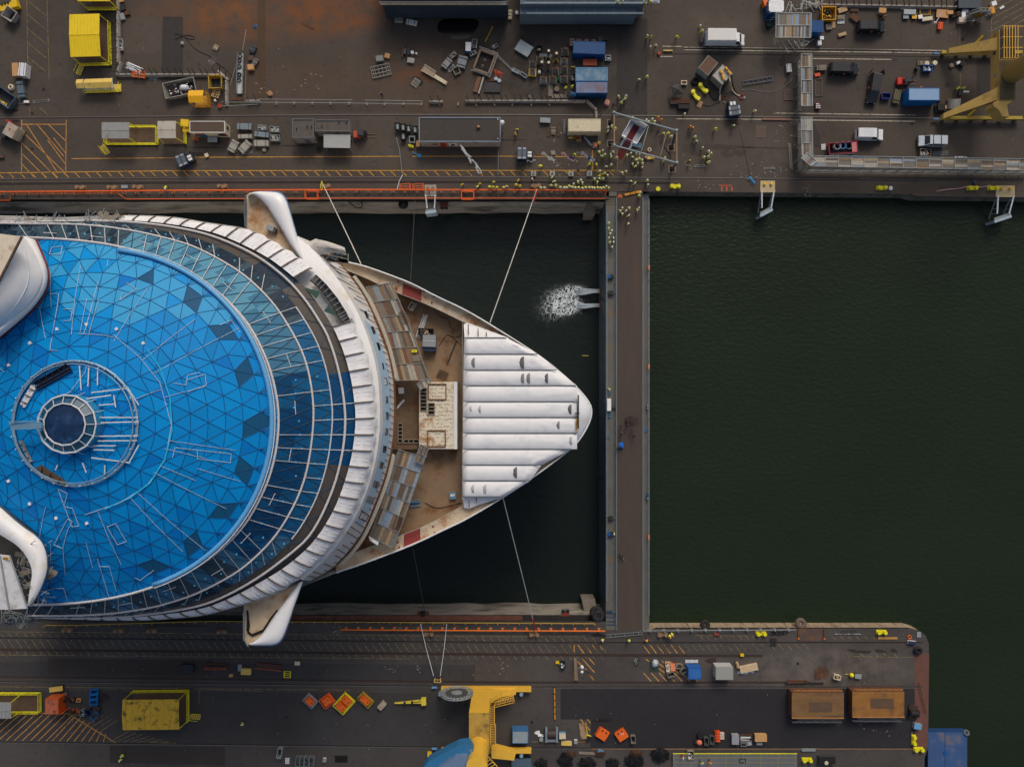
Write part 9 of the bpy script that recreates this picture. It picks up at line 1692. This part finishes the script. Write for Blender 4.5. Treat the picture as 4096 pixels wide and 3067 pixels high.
for x,y,m_,lb in((3271,2820,HR,'rusty brown steel barge section with a dark centre plate, western'),(3513,2816,HO,'rusty orange steel barge section with bright rust swirls, eastern')):
 t=T('barge_section',lb,'barge section',x,y,2.4,0,0);M().bx(0,0,.3,9.7,4.9,2.).ob('hull',RUST,t);M().bx(0,0,2.3,9.75,4.7,.12).ob('top_plate',m_,t);M().bx(.5 if m_ is HR else .7,-.3 if m_ is HR else .2,2.42,4.3,1.8,.05).ob('centre_plate',mt('slate_rust_plate',(86,68,52),.7,var=.2,sn=(124,86,42),ss=.5,sa=.3),t);M().bx(0,-2.35,2.35,9.75,.14,.22).ob('south_edge',mt('tan_rust_edge',(158,112,62),.7),t);mb=M();mb.bx(.2,2.5,1.9,9.2,.45,.15)
 for k in rg(8):mb.bx(-4+1.15*k,2.5,2.05,.12,.5,.2)
 mb.ob('north_ledge',mt('ledge_orange_rust',(140,96,52),.8),t);M().bx(.4,-2.95,1.2,7.6,.7,.08).ob('walkway_plank',mt('grey_walkway',(110,106,96),.7,var=.2),t);mb=M()
 for z in(.5,1.):mb.ba((-4.6,-3.3,1.2+z),(4.6,-3.3,1.2+z),.05)
 for k in rg(7):mb.ba((-4.6+1.53*k,-3.3,1.2),(-4.6+1.53*k,-3.3,2.25),.05)
 mb.ob('guard_lattice',SE,t)
struct('pier_edge_steel_plate_ground',M().prism(XY((3658,2612),(3716,2612),(3711,2985),(3660,2985)),0,.012),mt('red_brown_plate',(98,66,56),.8,var=.15,vs=.6))
t=T('winch','black rusty winch frame at the east edge of the pier','winch',3660,2855,1.,0,85);M().bx(0,0,0,2.6,1.7,.3).ob('base',mt('dark_rust',(60,44,38),.8),t);M().disc((0,-.7,.7),(0,1,0),.55,1.4,16).ob('drum',BLK,t)
for s_ in(-.8,.8):M().bx(0,s_,.3,1.2,.15,.8).ob('cheek',DS,t)
bo('motor_box','grey blue motor box below the black winch frame','motor',3672,2905,1.,1.4,.9,80,GRY,LBLU);tyre('black wheel with pale rim at the pier head',3673,2601,.5,.75,.3,BLK,(0,0,1));bo('wind_gauge','blue and white pump set near the pier head corner','pump',3650,2570,1.5,.6,.6,-5,WHT,NAVY);t=T('steel_ladder','red brown lattice ladder lying on the pier edge plate','ladder',3687,2790,.1,0,-76)
for e in(-.2,.2):M().bx(0,e,0,6,.08,.08).ob('stile',RUST,t)
mb=M()
for k in rg(12):mb.ba((-2.9+.5*k,-.2,.05),(-2.6+.5*k,.2,.05),.05)
mb.ob('rung_lattice',RUST,t);ci('orange life ring lying near the pier head corner',3638,2545,.33,.09,ORA,1,0,'lifebuoy','lifebuoy');bo('cover_plate','grey square cover near the pier head corner','cover',3676,2537,.75,1.,.15,0,GRY)
bo('bag','black rubbish bag behind the orange and white machine','bag',2802,2943,.9,1.,.7,15,BLK);t=T('mixer','orange and white round mixer near the bottom edge','mixer',2799,2972,1.);M().ball(0,0,.6,.55,.5,.55,12).ob('bowl',mt('mixer_orange',(206,110,80),.5),t);M().bx(-.7,0,0,.5,.5,.6).ob('motor',DS,t);st('barrier_stack','bright orange plastic barrier stack near the bottom edge','barrier',2871,2946,.95,2.1,.8,0,mt('signal_orange',(236,100,28),.5),4,3,1);st('pallet_load','pale pink slatted pallet load beside the orange barrier stack','pallet load',2889,2943,.8,1.3,.6,0,mt('pale_pink_box',(190,176,160),.7),4,3,0);bo('crate','grey twin lid crate near the bottom edge','crate',2942,2957,1.3,1.8,.9,0,mt('crate_grey',(136,140,146),.6));t=sk('rusty tray of silver pipe pieces near the bottom edge',2982,2950,2.4,1.2,.4,0,RUST,None,3,'tray','tray');t=T('pipe_piece','silver pipe pieces lying in the rusty tray','pipes',2982,2953,.3,.1);pp(t,4,1.9,.17,[SE,GRY],3,.26,1);rb('green mesh box beside white sacks near the bottom edge',2975,2977,1.,.6,.6,0,[DS],3,n=6);t=T('sack','white sacks below the rusty tray of pipe pieces','sacks',2996,2974);M().blob(0,0,0,.5,.35,.4,3).ob('sack',GRY,t);M().blob(0,.45,0,.4,.3,.4,7).ob('sack',WHT,t);bo('carton','large brown cardboard carton near the bottom edge','carton',3044,2951,2.2,1.3,.9,0,CARD,CARD);bo('tool_tray','small tool tray below the large brown carton','tray',3038,2973,1.1,.5,.3,0,CARD,GRY)
sk('grey open bin stacked on pallets near the bottom edge',1117,3012,.9,1.9,1.2,-8,GRY,None,3,'bin','bin');pa_('white pallet beside the grey bin near the bottom edge',1149,3042,88,1.1,.8,FILM,5)
for i,x in en((1190,1207,1225,1245)):rb('grey wire mesh cage near the bottom edge, '+ORD[i]+' from the west',x,3046,.75,1.6,1.1,-4,[SE],i,n=5)
bo('post_box','white square box near the bottom edge','box',1297,3040,.6,.7,.6,-4,WHT,GRY);t=T('floor_pit','dark rectangular sump in the asphalt near the bottom edge','pit',1365,3035);M().bx(0,0,.01,2.4,1.2,.02).ob('pit',mt('pit_black',(18,16,15),.9),t);M().bx(0,.68,0,2.6,.1,.06).ob('edge',DS,t)
PT=mt('pontoon_deck',(92,96,98),.7,var=.1,vs=.6)
t=T('pontoon','long grey pontoon deck with yellow painted lines at the bottom edge','pontoon',loc=tuple(P(2937,3035)[:2])+(0,));M().bx(0,-.4,.15,23.6,3.4,.35).ob('deck',PT,t);M().bx(0,1.33,.5,23.6,.14,.12).ob('yellow_edge',YELB,t);mb=M()
for y in(.5,-.4,-1.3):mb.bx(0,y,.5,23.5,.09,.014)
for k in rg(8):mb.bx(-11.6+3.3*k,-.4,.502,.09,3.3,.014)
mb.ob('deck_line_pattern',mt('dull_line_yellow',(136,122,74),.8),t);sk('brown open crate of white goods on the grey pontoon',2766,3024,1.2,1.7,.8,2,WG,[WHT,DS],4,'crate','crate',1.3);sk('small dark tray of parts on the grey pontoon',2973,3046,1.2,.8,.5,0,DS,SCRAP,5,'tray','tray',1)
bo('engine_set','dark engine set with cream tanks at the bottom edge','engine',3310,3040,3.,1.3,1.,0,mt('engine_dark',(58,60,62),.6),BLK);dr('cream tank beside the dark engine set',3306,3050,.35,1.1,BE);st('pipe_stack','grey pipes lying along the pier south kerb','pipes',3235,2999,2.6,.5,.4,0,GRY,3,2,0)
CHB,CHR=mt('black_chain',(30,31,33),.6,.3,var=.25),mt('rusty_chain',(70,48,36),.85,var=.3)
for i,(x,y,rx,ry,m_,lb)in en(((2165,3055,1.2,1.,CHB,'heap of black anchor chain nearest the crane'),(2262,3042,1.5,1.5,CHB,'heap of black anchor chain between two rusty piles'),(2350,3052,1.7,1.1,CHB,'broad heap of black anchor chain west of the middle'),(2450,3053,1.3,1.,CHB,'heap of black anchor chain in the middle of the chain store'),(2535,3046,1.9,1.4,CHB,'large heap of black anchor chain toward the pontoon'),(2640,3022,1.8,1.4,CHB,'heap of black anchor chain right beside the pontoon'),(2285,3017,1.,.8,CHR,'rusty brown chain pile above the western black heaps'),(2400,3015,1.2,.7,CHR,'rusty brown chain pile near grey planks'),(2545,3013,1.3,.7,CHR,'rusty brown chain pile west of the pontoon'))):
 t=T('chain_heap',lb,'anchor chain',x,y,.3);q=RND(i);mb=M();mb.blob(0,0,0,rx*.9,ry*.9,.35,i)
 for k in rg(int(34*rx*ry)):
  a,r_=q.uniform(0,6.28),q.random()**.5;c_=V((rx*r_*cos(a),ry*r_*sin(a),.15+.4*(1-r_)));d_=V((q.uniform(-1,1),q.uniform(-1,1),q.uniform(-.4,.4))).normalized()*.16;w_=V((-d_.y,d_.x,q.uniform(-.1,.1)))*.6;s_=.75 if m_ is CHR else 1.2
  mb.tb([c_+(d_+w_)*s_,c_+(d_-w_)*s_,c_+(-d_-w_)*s_,c_+(w_-d_)*s_],.05*s_,4,True)
 mb.ob('chain_pattern',m_,t)
st('plank_pair','grey planks lying north of the chain heaps','planks',2357,3012,4.,.5,.2,-3,WG,2,1,0);bo('blue_sheet','light blue lid beside the grey planks','sheet',2403,3004,1.,.6,.2,-20,LBLU);bo('dark_tractor','dark blue machine under the crane arm at the bottom edge','machine',2085,3050,3.6,1.6,1.4,2,mt('navy_black',(34,38,44),.5),mt('slate_blue',(74,92,108),.5));bo('small_loader','yellow small machine west of the crane at the bottom edge','machine',1718,3018,.8,.9,.7,0,YEL)
t=T('barge','worn blue deck barge moored at the pier corner','barge',loc=tuple(P(3790,3030,-1.8)[:2])+(-3.8,));BG=mt('barge_blue',(54,82,124),.6,var=.18,vs=.4,sn=(104,96,98),ss=.4,sa=.35);M().bx(0,-2.5,0,7.6,15,2.).ob('hull',mt('barge_side',(30,62,110),.6),t);M().bx(0,-2.5,2.,7.5,14.9,.06).ob('deck',BG,t);M().bx(-.5,-2.5,2.06,.12,14.9,.06).ob('deck_seam',mt('seam_blue',(24,70,130),.6),t)
for y in(1,-3.2):M().bx(-.5,y,2.06,.7,.6,.12).ob('hinge',BLU,t)
M().ring(3.6,4.9,2.1,.42,.2,16,7,(0,.6,1)).ob('tyre',mt('grey_tyre',(84,88,92),.7),t);M().cyl(2.8,-3.2,2.06,.25,.4,12).ob('mooring_post',GRY,t)
# ================================================================= PEOPLE
SKIN=mt('skin',(196,150,124),.6);HV=mt('hi_vis_yellow',(206,238,38),.6,var=.06);HVO=mt('hi_vis_orange',(244,92,44),.6,var=.06);NV=mt('navy_workwear',(34,44,72),.8,var=.15);BKC=mt('black_clothes',(30,30,36),.8);BOOT=mt('boots',(24,22,22),.8);HATS={'w':mt('helmet_white',(226,228,232),.3),'o':mt('helmet_orange',(240,160,40),.3),'y':mt('helmet_yellow',(230,230,50),.3),'b':mt('helmet_blue',(40,100,180),.3),'n':mt('dark_cap',(40,40,48),.7)}
def body(pose):
 """skeleton with a radius at each joint, grown into one skin; pose gives hands, feet and lean"""
 Vs,E,Rr=[],[],[]
 def j(p,r_,frm=None):
  Vs.append(p);Rr.append(r_ if isinstance(r_,tuple)else(r_,r_))
  if frm is not None:E.append((frm,len(Vs)-1))
  return len(Vs)-1
 ln=pose.get('lean',.0);Y=lambda z:ln*max(0,z-.95)
 pel=j((0,0,.98),(.16,.12));wa=j((0,Y(1.15),1.15),(.15,.11),pel);ch=j((0,Y(1.35),1.35),(.2,.13),wa);nk=j((0,Y(1.5)+.01,1.52),.065,ch);hd=j((0,Y(1.62)+.03,1.63),(.085,.1),nk);tp=j((0,Y(1.72)+.03,1.73),.08,hd);j((0,Y(1.62)+.14,1.62),.022,hd)
 for s_ in(-1,1):
  fx,fy=pose['feet'][0 if s_<0 else 1];kn=pose.get('knee',.03)
  hp=j((s_*.1,0,.9),.1,pel);k=j((s_*.11+fx*.5,fy*.5+kn,.5),.07,hp);an=j((s_*.12+fx,fy,.1),.05,k);j((s_*.13+fx,fy+.17,.05),.045,an)
  h=pose['hands'][0 if s_<0 else 1];sh=j((s_*.21,Y(1.42),1.44),.075,ch);el=pose['elbows'][0 if s_<0 else 1];e=j(el,.05,sh);w=j(h,.034,e)
  d=(V(h)-V(el)).normalized();sd=d.cross(V((0,0,1)));sd=sd.normalized()if sd.length>.1 else V((1,0,0));pm=j(tuple(V(h)+d*.07),(.04,.022),w)
  for n,l in((-1.5,.055),(-.5,.075),(.5,.08),(1.5,.065)):
   a=j(tuple(V(h)+d*.1+sd*n*.018),.011,pm);b=j(tuple(V(h)+d*(.1+l*.6)+sd*n*.019-V((0,0,.012))),.009,a);j(tuple(V(h)+d*(.1+l)+sd*n*.019-V((0,0,.03))),.008,b)
  a=j(tuple(V(h)+d*.05+sd*-.045*s_),.012,w);j(tuple(V(h)+d*.1+sd*-.06*s_),.01,a)
 me=bpy.data.meshes.new('body');me.from_pydata(Vs,E,[]);o=bpy.data.objects.new('person_body',me);LINK(o);md=o.modifiers.new('s','SKIN');md.use_smooth_shade=True
 for i,r_ in en(Rr):me.skin_vertices[0].data[i].radius=r_;me.skin_vertices[0].data[i].use_root=(i==0)
 o.modifiers.new('u','SUBSURF').levels=1
 m2=bpy.data.meshes.new_from_object(o.evaluated_get(bpy.context.evaluated_depsgraph_get()));bpy.data.objects.remove(o)
 hs=[V(h)for h in pose['hands']]
 idx=[]
 for p in m2.polygons:
  c=p.center;z=c.z;hand=any((c-(h+(h-V(e)).normalized()*.06)).length<.13 for h,e in zip(hs,pose['elbows']))
  idx.append(0 if z>1.5 or hand else 1 if(z>.93 or abs(c.x)>.24 and z>.6)else 3 if z<.13 else 2)
 return m2,idx
POSES={'stand':dict(feet=((0,0),(0,.05)),elbows=((-.27,-.03,1.16),(.27,-.03,1.16)),hands=((-.27,.08,.93),(.27,.08,.93))),'walk':dict(feet=((0,.3),(0,-.32)),knee=.08,lean=.1,elbows=((-.27,-.12,1.18),(.27,.02,1.17)),hands=((-.25,.0,.95),(.24,.22,1.02))),'lean':dict(feet=((0,-.1),(0,-.05)),lean=.45,elbows=((-.3,.3,1.18),(.3,.3,1.18)),hands=((-.2,.5,1.05),(.2,.5,1.05))),'phone':dict(feet=((-.03,0),(.03,.03)),elbows=((-.3,.12,1.2),(.3,.12,1.2)),hands=((-.1,.34,1.36),(.1,.34,1.36))),'akimbo':dict(feet=((-.05,0),(.06,0)),elbows=((-.42,-.05,1.2),(.42,-.05,1.2)),hands=((-.22,.08,1.02),(.22,.08,1.02))),'crouch':dict(feet=((-.05,-.05),(.05,.1)),knee=.25,lean=.9,elbows=((-.26,.35,1.),(.26,.35,1.)),hands=((-.16,.5,.75),(.16,.5,.75)))}
_bod,_hat={},{}
def hatmesh(c):
 if c not in _hat:
  mb=M();mb.ball(0,0,0,.135,.16,.13,12,True);mb.cyl(0,.03,-.012,.15,.015,14,.16);o=mb.ob('hard_hat',HATS[c],None,True);_hat[c]=o.data;bpy.data.objects.remove(o)
 return _hat[c]
def pq(label,px,py,base,face,jk,hat,pose,grp=None):
 k=(jk,pose)
 if pose not in _bod:_bod[pose]=body(POSES[pose])
 if k not in _bod:
  m2,idx=_bod[pose];me=m2.copy();me.materials.clear()
  for m in(SKIN,{'y':HV,'o':HVO,'n':NV,'k':BKC}[jk],NV if jk!='k' else BKC,BOOT):me.materials.append(m)
  me.polygons.foreach_set('material_index',idx);me.polygons.foreach_set('use_smooth',[True]*len(me.polygons));_bod[k]=me
 zh=1.72;p=P(px,py,base+zh);a=R(face);ln=POSES[pose].get('lean',0)*.8+.03
 b=bpy.data.objects.new('person',_bod[k]);LINK(b);b.rotation_euler=(0,0,a);b.location=(p.x+sin(a)*ln,p.y-cos(a)*ln,base);b['kind']='thing';tg(b,label,'person',grp)
 h=bpy.data.objects.new('hard_hat' if hat!='n' else 'cap',hatmesh(hat));LINK(h);h.parent=b;h.location=(0,ln,1.68)
 return b
HC={'w':'white','o':'orange','y':'yellow','b':'blue','n':'dark'};JC={'y':'yellow','o':'orange','n':'navy','k':'black'}
def cw(zf,pts,where,face=None,pose=None,base=0,jk='y',hat='w',sd=1):
 """people of one cluster; each label counts from the west within its own colours"""
 q=RND(sd);rows=[]
 for p in pts:
  x,y=zf(p[0],p[1]);o_=p[2]if len(p)>2 else '';j_,h_=jk,hat
  for c in o_:
   if c in 'OKN':j_=c.lower()
   elif c in 'woybn':h_=c
  rows.append((x,y,j_,h_,o_))
 rows.sort();tot={}
 for r_ in rows:tot[r_[2:4]]=tot.get(r_[2:4],0)+1
 n={}
 for x,y,j_,h_,o_ in rows:
  k=(j_,h_);n[k]=n.get(k,0)+1;rank='' if tot[k]==1 else(', '+('westernmost' if n[k]==1 else ORD[n[k]-1]+' from west'))
  lb=f'{JC[j_]} jacket, {HC[h_]} {"helmet" if h_ != "n" else "cap"}{rank} {where}'
  ps=pose or q.choice(('stand','walk','phone','akimbo','stand'));ps='crouch' if 'C' in o_ else 'walk' if 'W' in o_ else ps
  pq('worker, '+lb if j_ in 'yo' else 'person, '+lb,x,y,base,q.uniform(0,360)if face is None else face+q.uniform(-25,25),j_,h_,ps)
z3,z4,z5,zg_,zt,z6=zoom(1400,420,Z_:=.31646),zoom(2050,420,Z_),zoom(2700,420,Z_),zoom(2400,760,.20522),zoom(2100,0,Z_),zoom(3396,0,Z_)
cw(z3,[(1763,1035,'y'),(1810,1040,'o'),(1860,1045,'o'),(1940,1045,'o'),(1980,1035,'b'),(2100,1010,'o'),(2150,1025,'o')],'leaning on the orange rail',180,'lean',sd=1)
cw(z4,[(362,1047),(408,1047),(603,1042),(653,1047),(690,1047),(722,1028),(757,1040),(795,1047),(838,1046),(885,1052),(928,1045),(970,1045),(1007,1046),(1035,1052),(1078,1045),(1120,1052),(1158,1048)],'at the orange rail',180,'lean',sd=2)
cw(z3,[(1417,1003,'o'),(1610,1030,'w'),(1640,990,'o'),(1815,970,'yW'),(2128,950,'oW')],'behind the orange rail west of the flags',200,sd=3)
cw(z4,[(250,930),(500,910),(490,1010),(530,960),(545,1012)],'south of the first two flagpoles',sd=4)
cw(z4,[(775,995),(828,965),(865,945),(885,980)],'south of the third flagpole',sd=5)
cw(z4,[(1188,1025),(1222,1045),(1040,930),(1100,890,'y'),(1100,925),(1152,925),(1075,970)],'near the end of the orange rail',sd=6)
cw(z4,[(330,772,'oC')],'crouching beside the first flagpole',90,sd=7);cw(z4,[(790,620,'y')],'beside the striped flag',sd=8)
cw(z4,[(995,705),(970,745,'y'),(1065,745,'y')],'around the fourth flagpole',sd=9)
cw(z4,[(1205,885),(1165,858),(1105,830),(1190,775),(1250,750)],'between the fourth flagpole and the stage',sd=10)
cw(z4,[(1100,590),(1143,570),(1172,620),(1138,640)],'in a ring west of the red carpet',sd=11);cw(z4,[(1275,590),(1245,625),(1250,650),(1320,655)],'just west of the red carpet',sd=12)
cw(z4,[(1105,472,'o')],'beside the orange control box',sd=13);cw(z4,[(1213,280),(1255,260),(1208,325),(1300,290,'y')],'by the north west frame pit',sd=14)
cw(z4,[(1695,185),(1770,175),(1725,205),(1803,205)],'north of the pipe frame',sd=15);cw(z4,[(1845,150,'Oo'),(1887,180,'Oo')],'north of the pipe frame',sd=16)
cw(z4,[(1915,355),(1975,352,'y'),(2015,395)],'inside the east end of the pipe frame',sd=17);cw(z4,[(1935,665),(1910,700)],'under the southern beam of the pipe frame',sd=18)
cw(z4,[(1500,605),(1450,630),(1570,605),(1610,618),(1522,655),(1570,690),(1605,675),(1640,690),(1588,732),(1522,742),(1558,772),(1648,735),(1643,785,'O')],'in the group south of the stage',sd=19)
cw(z4,[(1438,835),(1392,852)],'on the open lane south of the stage',sd=20);cw(z4,[(1500,960),(1550,985)],'on the kerb rail north of the gate',sd=21);cw(z4,[(1708,945),(1715,1005)],'walking toward the gate from the kerb rail',pose='walk',sd=22)
cw(zg_,[(797,45),(770,105)],'at the north end of the gate road',sd=23);cw(zg_,[(440,347),(403,403),(440,462),(515,400),(578,342)],'in the group on the gate road',sd=24);cw(zg_,[(765,345),(735,390)],'at the east kerb of the gate road',sd=25);cw(zg_,[(562,492),(558,655)],'alone in the middle of the gate road',sd=26)
cw(zg_,[(180,642),(176,745),(232,793),(203,845),(180,927),(267,930),(205,1015),(268,1012),(240,1108)],'on the west walkway of the gate',90,base=-.25,sd=27)
cw(z5,[(125,110)],'beside the crane rail east of the pipe frame',sd=28);cw(z5,[(200,265,'Oo'),(230,285,'Oo')],'east of the pipe frame',sd=29);cw(z5,[(525,295,'yW')],'walking alone across the open paving',sd=30);cw(z5,[(750,255,'W')],'below the upright navy machine cabin',sd=31)
cw(z5,[(260,395,'W'),(280,453,'W')],'in a file above the damp stain',sd=32);cw(z5,[(355,535),(432,580),(460,605),(428,645),(375,655)],'in the group on the damp stain',sd=33);cw(z5,[(190,700,'Ky')],'beside the lying handrail',sd=34);cw(z5,[(440,715)],'stooping at the lying handrail',270,'lean',sd=35);cw(z5,[(1020,72)],'in the open paving beside the crane rail',sd=36)
cw(zt,[(1550,448),(1598,455,'o')],'in the pair east of the dark blue container',sd=37);cw(zt,[(1928,455,'y')],'carrying things alone near the track end',sd=38);cw(zt,[(1590,585),(1658,568)],'in the pair by the small red box',pose='walk',sd=39);cw(zt,[(1447,1000),(1550,960)],'walking east of the light blue container',pose='walk',sd=40);cw(zt,[(1187,1213),(1278,1205),(1265,1245),(1225,1287)],'in the group near the pink cable drum',sd=41);cw(zt,[(518,1100,'y'),(605,1085,'y')],'among the keel blocks',sd=42)
cw(zoom(2700,0,Z_),[(325,320),(350,380)],'beside the white box truck',sd=43);cw(zt,[(1175,8),(1240,8),(1510,8),(1585,12,'y')],'on the pale ship section deck',base=7.9,sd=44)
cw(z3,[(2110,305,'o'),(2090,355,'o')],'walking east of the long site building',pose='walk',sd=45);cw(zoom(0,420,Z_),[(2085,1060)],'kneeling at the orange rail in the west',180,'crouch',sd=46);cw(z6,[(1398,1108,'y'),(1465,1105,'y')],'at the grey work cart',sd=47)
cw(zoom(1400,0,Z_),[(375,1160,'Nn')],'bending over goods on the rusty yard',40,'lean',sd=48)
cw(zoom(2380,1900,.4412),[(175,537)],'at the southern valve box of the gate',90,base=-.25,sd=49);cw(zoom(2380,1500,.4412),[(133,128)],'beside the white cabinet on the gate',base=-.25,sd=50)
cw(zoom(2380,1500,.4412),[(238,465),(300,457),(345,492),(252,527),(362,548),(220,655)],'in the dark group on the gate',jk='n',hat='n',sd=51)
cw(zoom(0,2740,Z_),[(1525,905),(1505,962)],'walking together in the south west yard',150,'walk',sd=52);cw(zoom(700,2440,.3786),[(700,1212)],'walking alone on the southern asphalt',100,'walk',sd=53)
z7=zoom(2050,2370,Z_);cw(z7,[(1140,610)],'at the south end of the orange pipe',180,sd=54);cw(z7,[(1478,612)],'at the south end of the gate road',170,sd=55);cw(z7,[(1700,612,'Oy')],'near the pier handrail',sd=56);cw(z7,[(2030,548,'o'),(1995,572,'o')],'at the brown bollard on the pier',200,'lean',sd=57)
z8=zoom(2300,2640,Z_);cw(z8,[(1370,1240,'O')],'on the grey pontoon',base=.5,sd=58);cw(z8,[(1612,1318,'b')],'at the south edge of the pontoon',base=.5,sd=59);cw(z8,[(1720,1305,'Oo')],'at the south edge of the pontoon',base=.5,sd=60)
t=T('handcart','dark wooden handcart with long shafts on the gate road','handcart',2525,1679,.7,0,3);M().bx(-.5,0,.3,1.,.9,.4).ob('box',mt('cart_dark',(52,38,34),.8),t)
for y in(-.55,-.2,.2,.55):M().ba((-.2,y,.6),(1.6,y*1.1,.45),.07).ob('shaft',mt('cart_dark',(52,38,34),.8),t)
for s_ in(-1,1):w_=M().ring(0,s_*.62,.4,.38,.04,18,5,(0,1,0)).ob('wheel',BLK,t)
t=T('blue_cloth','bright blue cloth held beside the last dark clad person on the gate','cloth',2486,1781,.8,.2);M().blob(0,0,0,.45,.55,.8,4,.3).ob('cloth',mt('vivid_blue',(20,110,200),.6),t);M().blob(.2,-.4,0,.25,.3,.4,5,.3).ob('fold',mt('vivid_blue',(20,110,200),.6),t)
